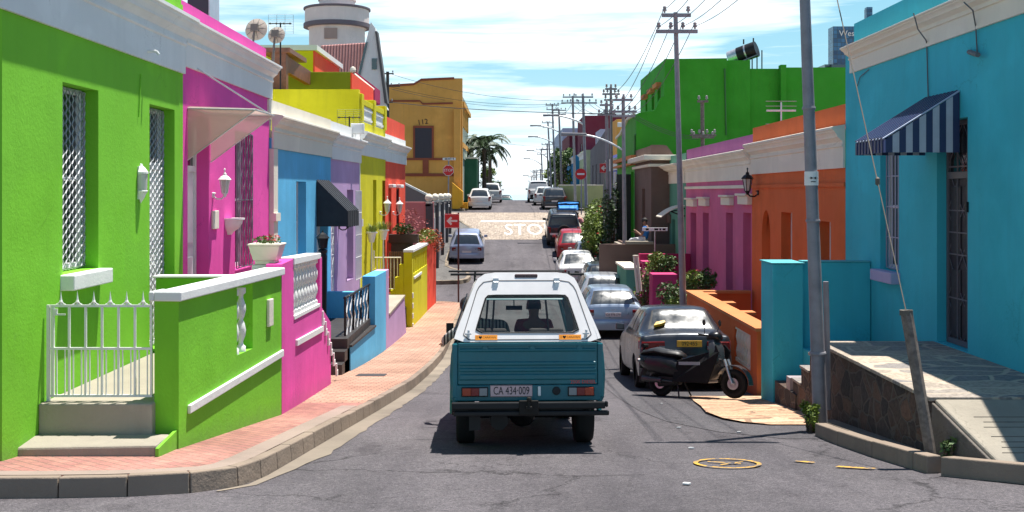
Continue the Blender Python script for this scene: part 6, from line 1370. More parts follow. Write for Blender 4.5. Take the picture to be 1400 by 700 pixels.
def sedan_st(L, W, H, zs=.93, deck=.45, rake=.62, hood=.8):
    w = W/2
    return [(0,w*.90,.34,zs-.10,w*.80,zs-.07),(.05,w*.965,.27,zs-.03,w*.80,zs+.0),(deck,w*.99,.24,zs-.005,w*.80,zs+.03),(deck+rake,w,.22,zs,w*.66,H-.06),(deck+rake+.3,w,.22,zs,w*.68,H-.005),(L*.47,w,.22,zs-.01,w*.69,H),(L*.58,w,.22,zs-.02,w*.66,H-.07),
            (L*.75,w*.985,.22,zs-.07,w*.78,zs-.04),(L*.94,w*.95,.24,hood-.08,w*.72,hood-.04),(L,w*.80,.32,hood-.22,w*.6,hood-.18)]
def suv_st(L, W, H, zs=1.05, rake=.16):
    w = W/2
    return [(0,w*.92,.42,zs-.06,w*.84,zs-.03),(.06,w*.97,.34,zs,w*.82,zs+.05),(.06+rake,w,.32,zs+.02,w*.74,H-.06),(.06+rake+.25,w,.32,zs+.02,w*.75,H),(L*.45,w,.32,zs+.02,w*.76,H+.01),(L*.57,w,.32,zs,w*.72,H-.08),
            (L*.72,w*.99,.32,zs-.02,w*.82,zs+.02),(L*.93,w*.96,.34,zs-.14,w*.78,zs-.09),(L,w*.84,.45,zs-.32,w*.66,zs-.28)]
def make_car(label, X, Y, kind, L, W, H, paint, yaw=0, rails=None, plate=('CA', M['plate'], M['plateblk']), cat='car', name='parked_car', group='parked cars', dz=0.0, r=.295, lens='side', zs=None, deck=.45, rake=None, hood=.80, bumper=None, spare=False, blackb=False, text=None, far=False, platepos=None):
    o = thing(name, label, cat, (X, Y, G(Y+L*.18)+dz-math.tan(pitch(Y+L*.18, L*.6))*L*.18), group=group)
    o.rotation_euler = (pitch(Y+L*.18, L*.6), 0, R(yaw))
    w = W/2
    if kind == 'hatch': zs = zs or .90; rake = rake or .38; st = hatch_st(L, W, H, zs, rake, hood); rw = (1.08, 1.9); ws = (5.06, 5.94); sd = (2.05, 5.0)
    elif kind == 'sedan': zs = zs or .93; rake = rake or .62; st = sedan_st(L, W, H, zs, deck, rake, hood); rw = (2.08, 2.92); ws = (6.06, 6.94); sd = (3.0, 6.0)
    else: zs = zs or 1.05; rake = rake or .16; st = suv_st(L, W, H, zs, rake); rw = (1.1, 1.9); ws = (5.06, 5.94); sd = (2.1, 5.0)
    B = Body(st); b = B.hull(3 if far else 4, 2 if far else 3).build('body', paint, o)
    wy = [L*.19, L*.81]; wx = w-.11; bpy.context.view_layer.update()
    cutwheels(b, [(s*wx, y) for s in (-1, 1) for y in wy], r)
    B.patch(rw[0], rw[1], 8.15 if kind != 'suv' else 8.0, 10, .006, both=True).build('rear_window', M['cglass'], o, smooth=60)
    B.patch(rw[0]-.0, rw[1]+.05, 7.85 if kind != 'suv' else 7.7, 10, .003, both=True).build('rear_window_seal', M['trim'], o, smooth=60)
    B.patch(ws[0], ws[1], 8.1, 10, .006, both=True).build('windscreen', M['cglass'], o, smooth=60)
    for mir in (False, True):
        k = (sd[1]-sd[0]); B.patch(sd[0]+k*.02, sd[0]+k*.45, 5.2, 6.85, .006, mir).build('side_window', M['cglass'], o, smooth=60); B.patch(sd[0]+k*.50, sd[0]+k*1.0, 5.2, 6.85, .006, mir).build('side_window', M['cglass'], o, smooth=60)
    for s in (-1, 1):
        for y in wy: wheel(o, s*wx, y, r, .18)
        m_ = MB(); mx = s*(w+.05); my = L*.66; m_.hexa([(mx-s*.09,my-.05,zs-.02),(mx+s*.09,my-.04,zs-.01),(mx+s*.09,my+.05,zs-.01),(mx-s*.09,my+.06,zs-.02),(mx-s*.09,my-.05,zs+.1),(mx+s*.08,my-.04,zs+.12),(mx+s*.08,my+.04,zs+.1),(mx-s*.09,my+.06,zs+.1)]); m_.build('wing_mirror', M['trim'] if blackb else paint, o, bevel=.02)
        if lens == 'side': q = [(s*w*.62,-.02),(s*w*.925,.05),(s*w*.98,.22)]; z0, z1 = zs-.26, zs-.10
        elif lens == 'wide': q = [(s*w*.45,-.02),(s*w*.925,.03),(s*w*.98,.16)]; z0, z1 = zs-.27, zs-.12
        else: q = [(s*w*.76,.0),(s*w*.935,.05),(s*w*.97,.20)]; z0, z1 = zs-.30, zs+.02
        m_ = MB(); m_.prism([(q[0][0],q[0][1]+.1,z0),(q[0][0],q[0][1]-.02,z0+.01),(q[1][0],q[1][1]-.035,z0),(q[2][0]+s*.012,q[2][1],z0+.02),(q[2][0]-s*.1,q[2][1],z0)], (0,0,z1-z0)); tl = m_.build('tail_light', M['redlens'], o, bevel=.012)
        if lens == 'wide' or lens == 'side': m_ = MB(); m_.box(q[0][0]-.0, q[0][0]+s*.10, q[0][1]-.026, q[0][1]+.0, lerp(z0,z1,.15), lerp(z0,z1,.55)); m_.build('reversing_lens', M['wlens'], tl)
        m_ = MB(); m_.lathe([(.0,L+.02),(.09,L+.0),(.1,L-.12)], (s*w*.62,0,hood-.28), 10, 'y'); m_.build('headlight', M['wlens'], o)
    bp = MB(); yb = -.055; n = 8; P1 = []
    for i in range(n+1):
        t = -1+2*i/n; P1.append((t*w*.985, yb+.10*abs(t)**4*1.6+.0, 0))
    z0, z1 = .27, zs-.36
    vs = []; 
    for (x, y, _) in P1: vs += [(x,y+.03,z0),(x,y,z0+.06),(x,y-.01,z1-.05),(x,y+.02,z1),(x,y+.16,z1+.004),(x,y+.16,z0)]
    fs = [(i*6+j, i*6+(j+1)%6, (i+1)*6+(j+1)%6, (i+1)*6+j) for i in range(n) for j in range(6)]+[(0,1,2,3,4,5),tuple(n*6+j for j in range(6))[::-1]]
    bp.add(vs, fs).build('rear_bumper', M['trim'] if blackb else (bumper or paint), o, smooth=50)
    px_, pz = (platepos or (0, zs-.30)); 
    pl = MB().box(px_-.22,px_+.22,-.04,-.02,pz-.055,pz+.055).build('number_plate', plate[1], o, bevel=.004)
    if text: textmesh(text, .095, plate[2], pl, Matrix.Translation((px_,-.042,pz)) @ FACE_CAM, 'lettering', .001, .85)
    if rails:
        m_ = MB()
        for s in (-1, 1): m_.tube((s*w*.60, L*.16, H+.05), (s*w*.62, L*.55, H+.06), .018, n=6); [m_.tube((s*w*.6, y, H-.02), (s*w*.6, y, H+.05), .018, n=5) for y in (L*.17, L*.35, L*.54)]
        for y in (L*.2, L*.45): m_.tube((-w*.6,y,H+.07), (w*.6,y,H+.07), .018, n=6)
        m_.build('roof_rails', M['trim'], o)
    if spare:
        m_ = MB(); m_.lathe([(.0,-.20),(.30,-.20),(.345,-.17),(.35,-.05),(.3,.0),(.0,.0)], (.02,0,.86), 26, 'y'); m_.build('spare_wheel', M['rubber'], o, smooth=40)
        m_ = MB(); m_.lathe([(.0,-.215),(.2,-.212),(.21,-.2)], (.02,0,.86), 22, 'y'); m_.build('spare_cover', M['trim'], o)
    return o
cp = lambda n, c, m=.4: carpaint('paint_'+n, c, m)
# --- the parked row on the right, nearest first
sd = make_car('dark silver saloon with yellow sticker in rear window behind the scooter', 3.06, 19.25, 'sedan', 4.3, 1.66, 1.46, cp('gunmetal', (.028,.034,.046), .35), text=None, plate=('', M['plate_y'], M['plateblk']), lens='wide', zs=.99, deck=.42, rake=.44, blackb=False, bumper=cp('gunmetal_dark', (.07,.08,.09), .4), r=.29, platepos=(.06,.84))
textmesh('092·455', .10, M['plateblk'], sd, Matrix.Translation((.06,-.043,.84)) @ FACE_CAM, 'plate_lettering', .001, .85)
m_ = MB(); m_.box(-.82,.82,-.065,-.05,.42,.47); m_.build('bumper_strip', M['black'], sd)
m_ = MB(); m_.prism([(-.50,.50,1.10),(-.36,.53,1.13),(-.28,.56,1.16),(-.30,.59,1.19),(-.45,.56,1.16)], (0,-.04,.045)); m_.build('window_sticker', plain('sticker_yellow', (.75,.45,.02), .5), sd)
au = make_car('silver blue hatchback with red right tail light, second car in the parked row', 2.83, 30.7, 'hatch', 4.15, 1.735, 1.40, cp('silverblue', (.30,.37,.47), .65), text='CA 976-279', lens='side', zs=.93, rake=.43, platepos=(0,.70))
textmesh('AUDI', .07, M['silver'], au, Matrix.Translation((0,-.03,.835)) @ FACE_CAM, 'badge', .002)
make_car('pale silver hatchback close in front of the silver blue one', 3.0, 35.3, 'hatch', 3.9, 1.68, 1.46, cp('silver', (.48,.50,.53), .5), zs=.94, text=None)
make_car('black roofed dark hatchback with rear spoiler, fourth in the parked row', 3.40, 39.9, 'hatch', 4.1, 1.68, 1.46, cp('black', (.02,.022,.025), .3), blackb=True)
make_car('white saloon with large rear window in the parked row', 2.72, 44.6, 'sedan', 4.2, 1.66, 1.42, cp('white', (.68,.68,.68), 0), lens='side', rake=.6)
make_car('pale grey hatchback tucked inside the row beyond the white saloon', 3.55, 49.1, 'hatch', 3.6, 1.60, 1.42, cp('palegrey', (.45,.47,.48), .5), rake=.6)
make_car('red hatchback flashing the sun from its rear glass', 2.98, 53.2, 'hatch', 3.6, 1.62, 1.42, cp('red', (.36,.012,.02), .2), rake=.68)
suv = make_car('dark grey off roader with spare wheel and roof rails', 2.72, 57.6, 'suv', 4.2, 1.80, 1.74, cp('charcoal', (.05,.05,.055), .5), rails=True, spare=True, r=.36, blackb=True, lens='tall', platepos=(-.50,.72), name='parked_suv')
kb = thing('tarpaulin_bundle', 'bright blue tarpaulin bundle tied on the off roader roof', 'tarpaulin', (2.98, 58.5, G(58.8)+1.79)); kb.rotation_euler = (pitch(58,3),0,R(-4))
rnd = random.Random(4); m_ = MB(); rows = []
for i in range(9):
    t_ = i/8; h_ = .20*math.sin(math.pi*min(1, max(0, .08+.84*t_)))+.06; w_ = .60*(.8+.2*math.sin(math.pi*t_)); rows.append([(-w_, 1.9*t_, .0)]+[(-w_+2*w_*q, 1.9*t_, h_*(.9+rnd.random()*.25)) for q in (.04,.25,.5,.75,.96)]+[(w_, 1.9*t_, 0)])
loft_ = [p for r_ in rows for p in r_]; m_.add(loft_, [(a*7+b, a*7+(b+1)%7, (a+1)*7+(b+1)%7, (a+1)*7+b) for a in range(8) for b in range(7)]+[tuple(range(7)), tuple(8*7+b for b in range(7))[::-1]])
m_.build('cover', plain('tarp_blue', (.02,.22,.60), .45), kb, smooth=50)
for y_ in (.5, 1.4): MB().box(-.62,.62,y_,y_+.04,-.01,.285).build('strap', M['black'], kb)
make_car('dark grey estate parked just beyond the crossing', 3.0, 77, 'suv', 4.3, 1.75, 1.50, cp('darkgrey', (.05,.05,.058), .4), zs=.92, rake=.35, r=.30, lens='tall', far=True)
make_car('white hatchback parked beyond the dark estate', 2.5, 84, 'hatch', 3.9, 1.65, 1.42, cp('white', (.68,.68,.68), 0), lens='tall', far=True)
make_car('white off roader with dark bumper at the crest', 2.2, 91, 'suv', 4.4, 1.8, 1.80, cp('white', (.68,.68,.68), 0), lens='tall', blackb=True, far=True, name='parked_suv')
# --- left side
make_car('lilac silver hatchback parked at the left kerb before the crossing', -2.18, 52.9, 'hatch', 4.1, 1.70, 1.43, cp('lilacsilver', (.33,.37,.50), .55), lens='side', yaw=1)
make_car('white compact hatchback beside the dark green box building', -2.28, 77, 'hatch', 3.9, 1.66, 1.46, cp('white', (.68,.68,.68), 0), lens='tall', far=True)
make_car('white people carrier farther up on the left', -1.7, 91, 'hatch', 4.3, 1.72, 1.60, cp('white', (.68,.68,.68), 0), lens='tall', zs=1.0, far=True)
make_car('dark teal car dipping over the crest of the hill', -.75, 115.5, 'hatch', 4.0, 1.68, 1.40, cp('darkteal', (.03,.12,.12), .3), far=True, name='car')
make_car('small red car just visible over the crest', -1.7, 119.5, 'hatch', 4.0, 1.68, 1.44, cp('red', (.36,.012,.02), .2), far=True, name='car')

# ------------------------------------------------------------------ the bakkie
tealp = plain('paint_teal', (.005,.125,.155), .38, 0, .2, .14, 3, .35); canp = plain('canopy_white', (.80,.77,.76), .5, 0, .08, .07, 2.5)
BY = 11.5; bk = thing('pickup_truck', 'teal pickup truck with white canopy driving away down the street', 'pickup truck', (.17, BY, G(BY)))
bk.rotation_euler = (pitch(12.2, 2.7), 0, R(2.2)); ph = -bk.rotation_euler[0]
def skew(mb):      # canopy and body were measured level; nothing to do
    return mb
HW = .82
# load bed
m_ = MB()
prof = [(.78,.50),(.81,.56),(.825,.80),(.81,1.02),(.785,1.14)]
for s in (-1, 1):
    pts = [(s*x, 0.02, z) for x, z in prof]+[(s*(.785-.05), .02, 1.14),(s*.74,.02,.50)]
    m_.prism(pts, (0, 2.25, 0))
m_.box(-.74,.74,.06,2.2,.52,.62); m_.box(-.74,.74,2.17,2.26,.5,1.14)
bed = m_.build('load_bed', tealp, bk, bevel=.012); bed_w = [(-.66,.83),(.66,.83)]
m_ = MB(); m_.hexa([(-.735,-.012,.70),(.735,-.012,.70),(.735,.05,.70),(-.735,.05,.70),(-.735,-.012,1.135),(.735,-.012,1.135),(.735,.05,1.135),(-.735,.05,1.135)])
tg = m_.build('tailgate', tealp, bk, bevel=.008)
m_ = MB()
for (za, zb_) in ((.755,.80),(.84,.865),(.905,.93),(1.05,1.068)): m_.prism([(-.72,-.012,za-.012),(-.72,-.026,za),(-.72,-.026,zb_),(-.72,-.012,zb_+.012)], (1.44,0,0))
m_.box(-.735,.735,-.030,-.012,1.10,1.135)
m_.build('pressed_ribs', tealp, tg, bevel=.005)
for x in (-.45,.05,.55):
    m_ = MB(); m_.lathe([(.0,-.022),(.03,-.022),(.035,-.012)], (x,0,1.075), 12, 'y'); m_.build('latch_boss', tealp, tg)
textmesh('2500 DIESEL', .052, plain('badge_red', (.65,.04,.03), .4), tg, Matrix.Translation((.585,-.0135,.722)) @ FACE_CAM, 'lettering', .001)
m_ = MB(); m_.box(-.775,.775,-.01,.06,.53,.695); m_.build('rear_panel', tealp, bk, bevel=.01)
for s in (-1, 1):
    m_ = MB(); m_.box(min(s*.738,s*.80), max(s*.738,s*.80), -.012,.07,.56,1.13); m_.build('corner_post', tealp, bk, bevel=.015)
    xa = s*.695; e = bpy.data.objects.new('tail_light', None); COL.objects.link(e); e.parent = bk; e.location = (0,0,0)
    m_ = MB(); m_.box(min(s*.42,s*.70), max(s*.42,s*.70), -.035,-.008,.575,.675); m_.build('housing', M['trim'], e, bevel=.008)
    for a, b, mt in ((.60,.69,M['orlens']),(.515,.598,M['redlens']),(.43,.512,M['wlens'])):
        m_ = MB(); m_.box(min(s*a,s*b), max(s*a,s*b), -.046,-.034,.585,.665); m_.build('lens', mt, e, bevel=.004)
pl = MB().box(-.395,.045,-.03,-.012,.572,.695).build('number_plate', plain('plate_pinkish', (.62,.42,.42), .4), bk, bevel=.004)
textmesh('CA 434·009', .118, M['plateblk'], pl, Matrix.Translation((-.175,-.032,.633)) @ FACE_CAM, 'lettering', .0012, .66)
m_ = MB(); m_.box(-.392,.042,-.0315,-.03,.688,.692); m_.box(-.392,.042,-.0315,-.03,.575,.579); m_.build('border', M['plateblk'], pl)
m_ = MB(); m_.box(.105,.135,-.03,-.01,.58,.68); m_.build('plate_lamp', M['wpaint'], bk, bevel=.006)
m_ = MB(); m_.lathe([(.0,-.035),(.04,-.03),(.045,-.008)], (.30,0,.63), 14, 'y'); m_.build('filler_cap', M['trim'], bk, smooth=40)
m_ = MB(); m_.box(-.80,.80,-.16,-.06,.455,.525); m_.box(-.78,.84,-.15,-.08,.385,.435); m_.box(.80,.83,-.15,-.08,.47,.53); m_.box(-.80,.66,-.07,-.03,.39,.52)
for x in (-.6,.6): m_.box(x-.04,x+.04,-.07,.4,.40,.5)
m_.build('rear_bumper', M['black'], bk, bevel=.012)
m_ = MB(); m_.box(-.10,.10,-.19,-.14,.40,.545); m_.box(-.03,.03,-.26,-.15,.46,.49); m_.tube((0,-.24,.48),(0,-.24,.56),.018); m_.lathe([(.0,.53),(.028,.55),(.025,.58),(0,.59)], (0,-.24,0), 10); m_.build('tow_bar', plain('tow_dark', (.02,.018,.016), .7, spec=.2), bk, bevel=.006)
m_ = MB(); m_.box(-.5,.5,.3,3.8,.34,.46); m_.tube((-.72,.83,.33),(.72,.83,.33),.06,.06,8); m_.lathe([(.0,-.17),(.13,-.12),(.16,0),(.13,.12),(.0,.17)], (-.02,.83,.33), 12, 'y'); m_.tube((-.3,.2,.3),(-.3,1.8,.33),.10,.10,8); m_.box(-.62,-.5,.05,.3,.22,.45); m_.build('chassis', M['black'], bk)
# canopy: shell with a real window opening
def canopy():
    m_ = MB(); yb, yt, yf = .0, .26, 2.22
    def ringc(y0, y1, zb, zt, wb, wt, r=.09):      # outline bottom-left, up, over, down (y slopes between y0 at bottom and y1 at top)
        pts = []; f = lambda z: lerp(y0, y1, (z-zb)/(zt-zb))
        L_ = [(-wb,zb),(-wb+.01,zb+.06)]; A = (-wt, zt-r*1.5); 
        arc = [(-wt-.0,zt-.17),(-wt+.035,zt-.075),(-wt+.10,zt-.02),(-wt+.2,zt)]
        half_ = L_+arc; full = half_+[(-x,z) for x,z in half_[::-1]]
        return [(x, f(z), z) for x, z in full]
    zb, zt = 1.145, 1.885
    outer = ringc(yb, yt, zb, zt, .785, .575); front = ringc(yf, yf, zb, zt, .785, .60)
    n = len(outer); k = .03
    def inset(r_): 
        cx, cz = 0, 1.5; return [(x*(1-k/.6), y, cz+(z-cz)*(1-k/.37)) for x, y, z in r_]
    oi, fi = inset(outer), inset(front)
    m_.add(outer+front, [(i, i+1, n+i+1, n+i) for i in range(n-1)])
    m_.add(oi+fi, [(i, n+i, n+i+1, i+1) for i in range(n-1)])
    # front wall with opening for the cab window
    def fw(x, z, y=yf): return (x, y, z)
    m_.add([fw(-.77,1.15),fw(.77,1.15),fw(.77,1.19),fw(-.77,1.19),fw(-.62,1.19),fw(.62,1.19),fw(.57,1.62),fw(-.57,1.62),fw(-.60,1.72),fw(.60,1.72),fw(.5,1.86),fw(-.5,1.86)], [(0,1,2,3),(7,6,9,8),(8,9,10,11),(3,4,7,8),(5,2,9,6)])
    return m_, outer
cm_, outer = canopy(); cn = cm_.build('canopy', canp, bk, smooth=35)
inner_hole = [(-.53,1.245),(.53,1.245),(.535,1.28),(.435,1.60),(.40,1.635),(-.40,1.635),(-.435,1.60),(-.535,1.28)]
fy = lambda z, d=0: lerp(.0, .26, (z-1.145)/.74)+d
m_ = MB(); O = [(x, z) for x, y, z in outer]; 
# rear door face: outline to hole, swept for thickness
Hh = inner_hole
oc = [(-.785,1.145),(.785,1.145),(.775,1.205),(.575,1.715),(.54,1.81),(.475,1.865),(.375,1.885),(-.375,1.885),(-.475,1.865),(-.54,1.81),(-.575,1.715),(-.775,1.205)]
def frame_ring(outer2, inner2, y_of, d0, d1, N_=48):
    def rs(poly):   # resample by angle about the centre
        c = (0,1.48); out = []
        for i in range(N_):
            t = 2*math.pi*i/N_; dx, dz = math.cos(t), math.sin(t)*.5; best = None
            for (a, b) in zip(poly, poly[1:]+poly[:1]):
                ex, ez = b[0]-a[0], b[1]-a[1]; den = dx*ez-dz*ex
                if abs(den) < 1e-9: continue
                s = ((a[0]-c[0])*ez-(a[1]-c[1])*ex)/den; q = ((a[0]-c[0])*dz-(a[1]-c[1])*dx)/den
                if s > 0 and -1e-6 <= q <= 1+1e-6: best = s if best is None else max(best, s)
            out.append((c[0]+dx*best, c[1]+dz*best))
        return out
    A, B_ = rs(outer2), rs(inner2); m = MB(); n = N_
    V = [(x, y_of(z, d0), z) for x, z in A]+[(x, y_of(z, d0), z) for x, z in B_]+[(x, y_of(z, d1), z) for x, z in A]+[(x, y_of(z, d1), z) for x, z in B_]
    Fs = []
    for i in range(n):
        j = (i+1)%n; Fs += [(i,j,n+j,n+i),(2*n+i,3*n+i,3*n+j,2*n+j),(i,2*n+i,2*n+j,j),(n+i,n+j,3*n+j,3*n+i)]
    return m.add(V, Fs)
rd = frame_ring(oc, inner_hole, fy, -.005, .03).build('rear_door', canp, bk)
dr = [(-.70,1.165),(.70,1.165),(.53,1.72),(.46,1.79),(.40,1.80),(-.40,1.80),(-.46,1.79),(-.53,1.72)]
dr2 = [(x*.985,1.48+(z-1.48)*.975) for x, z in dr]
frame_ring(dr, dr2, fy, -.008, -.004).build('door_seam', plain('seam_grey', (.10,.09,.09), .7), rd)
hh2 = [(x*1.035,1.43+(z-1.43)*1.05) for x, z in inner_hole]
frame_ring(hh2, inner_hole, fy, -.012, .0).build('window_seal', M['black'], rd)
m_ = MB(); m_.add([(x, fy(z, .012), z) for x, z in inner_hole], [tuple(range(8))]); m_.build('rear_window', clearglass('tinted_clear', (.84,.87,.85), .10), rd)
for s in (-1, 1):
    m_ = MB(); z = 1.77; m_.box(s*.33-.022, s*.33+.022, fy(z)-.02, fy(z)-.006, z-.05, z+.005); m_.box(s*.33-.03, s*.33+.03, fy(z)-.02, fy(z+.05)-.006, z+.012, z+.05); m_.tube((s*.33-.025,fy(z)-.022,z+.008),(s*.33+.025,fy(z)-.022,z+.008),.008); m_.build('hinge', M['silver'], rd)
    m_ = MB(); z = 1.23; x = s*.625; m_.box(x-.012,x+.012,fy(z)-.035,fy(z)-.004,z-.03,z+.04); m_.box(x-.04,x+.03,fy(z)-.04,fy(z)-.02,z-.01,z+.008); m_.build('handle', M['silver'], rd, bevel=.004)
    x0 = -.555 if s < 0 else .335; z0 = 1.165
    st_ = MB().hexa([(x0,fy(z0)-.010,z0),(x0+.235,fy(z0)-.010,z0),(x0+.235,fy(z0)-.007,z0),(x0,fy(z0)-.007,z0),(x0,fy(z0+.052)-.010,z0+.052),(x0+.235,fy(z0+.052)-.010,z0+.052),(x0+.235,fy(z0+.052)-.007,z0+.052),(x0,fy(z0+.052)-.007,z0+.052)]).build('bumper_sticker', plain('sticker_orange', (.85,.30,.02), .5), rd)
    textmesh('I', .042, M['black'], st_, Matrix.Translation((x0+.02,fy(z0+.026)-.022,z0+.026)) @ FACE_CAM, 'lettering', .001); textmesh('CARAVAN', .030, M['black'], st_, Matrix.Translation((x0+.15,fy(z0+.026)-.022,z0+.026)) @ FACE_CAM, 'lettering', .001)
    m_ = MB(); hp = [(0,-.017),(.018,.002),(.016,.013),(.008,.016),(0,.009),(-.008,.016),(-.016,.013),(-.018,.002)]; m_.prism([(x0+.055+x, fy(z0+.026)-.022, z0+.026+z) for x, z in hp], (0,.003,0)); m_.build('heart', M['black'], st_)
m_ = MB(); z = 1.845; m_.box(-.125,.125,fy(z)-.015,fy(z)+.02,z-.022,z+.022); m_.build('brake_light', plain('brake_dark', (.07,.03,.03), .3), cn, bevel=.012)
for s in (-1, 1):
    m_ = MB(); m_.prism([(s*.775,.35,1.24),(s*.775,1.95,1.24),(s*.635,1.95,1.66),(s*.635,.55,1.66)], (s*.012,0,.004)); m_.build('side_window', M['glass'], cn)
# cab: shell with rear window, windscreen
m_ = MB(); cy0, cy1 = 2.30, 2.42
m_.hexa([(-.80,2.3,.45),(.80,2.3,.45),(.80,3.55,.42),(-.80,3.55,.42),(-.80,2.3,1.12),(.80,2.3,1.12),(.80,3.55,1.06),(-.80,3.55,1.06)])
m_.hexa([(-.80,3.55,.42),(.80,3.55,.42),(.77,4.35,.45),(-.77,4.35,.45),(-.78,3.551,1.06),(.78,3.551,1.06),(.74,4.33,.92),(-.74,4.33,.92)])
m_.build('cab_body', tealp, bk, bevel=.02)
m_ = MB(); m_.hexa([(-.60,2.45,1.60),(.60,2.45,1.60),(.58,3.0,1.60),(-.58,3.0,1.60),(-.56,2.5,1.655),(.56,2.5,1.655),(.54,2.95,1.655),(-.54,2.95,1.655)])
for s in (-1, 1):
    for a, b in (((s*.775,2.32,1.12),(s*.60,2.44,1.62)),((s*.77,3.5,1.06),(s*.585,2.98,1.62)),((s*.78,2.85,1.10),(s*.60,2.72,1.62))): m_.tube(a, b, .035, .03, 6)
m_.tube((-.77,2.32,1.14),(.77,2.32,1.14),.04,n=6)
m_.build('cab_roof', tealp, bk, bevel=.01)
m_ = MB(); m_.add([(-.70,2.36,1.16),(.70,2.36,1.16),(.58,2.43,1.60),(-.58,2.43,1.60)], [(0,1,2,3)]); m_.build('cab_rear_window', clearglass('tinted_clear'), bk)
m_ = MB(); 
for x in (-.38,-.30,.36): m_.tube((x*1.1,2.35,1.16),(x,2.43,1.60),.014,n=4)
m_.build('window_bars', M['black'], bk)
m_ = MB(); m_.add([(-.72,3.46,1.08),(.72,3.46,1.08),(.57,3.0,1.60),(-.57,3.0,1.60)], [(0,1,2,3)]); m_.build('windscreen', clearglass('tinted_clear'), bk)
m_ = MB(); m_.box(-.72,.72,3.2,3.5,.95,1.10); m_.build('dashboard', M['trim'], bk)
for x in (-.36,.36):
    m_ = MB(); m_.box(x-.25,x+.25,2.40,2.9,.6,.8); m_.hexa([(x-.25,2.36,.8),(x+.25,2.36,.8),(x+.25,2.5,.8),(x-.25,2.5,.8),(x-.22,2.35,1.24),(x+.22,2.35,1.24),(x+.22,2.43,1.24),(x-.22,2.43,1.24)]); m_.build('seat', plain('seat_dark', (.05,.045,.045), .8), bk, bevel=.03)
m_ = MB(); m_.box(-.13,.09,3.05,3.08,1.47,1.53); m_.tube((-.02,3.07,1.5),(-.02,3.12,1.62),.01); m_.build('rear_view_mirror', M['trim'], bk, bevel=.01)
m_ = MB(); m_.tube((-.86,2.45,1.93),(.86,2.45,1.93),.016,n=6); m_.tube((-.86,1.2,1.93),(.5,1.2,1.93),.012,n=6)
for x in (-.55,.55):
    for y in (1.2,2.45): m_.tube((x,y,1.75 if y > 2 else 1.86),(x,y,1.93),.014,n=5)
m_.build('roof_rack', M['black'], bk)
for s in (-1, 1):
    m_ = MB(); x = s*.93; m_.box(min(x,x-s*.10), max(x,x-s*.10), 3.2,3.24,1.10,1.30); m_.tube((s*.80,3.25,1.08),(s*.86,3.22,1.16),.012); wm = m_.build('wing_mirror', M['black'], bk, bevel=.02)
    for y in (.83, 3.55):
        wheel(bk, s*.66, y, .34, .20, M['steelrim'], 4)
        m_ = MB(); pts = [(s*.80, y+.42*math.cos(t), .36+.42*math.sin(t)) for t in [math.pi*i/10 for i in range(11)]]
        for a, b in zip(pts[:-1], pts[1:]): m_.tube(a, b, .03, n=5)
        m_.build('wheel_arch', tealp, bk, smooth=60)
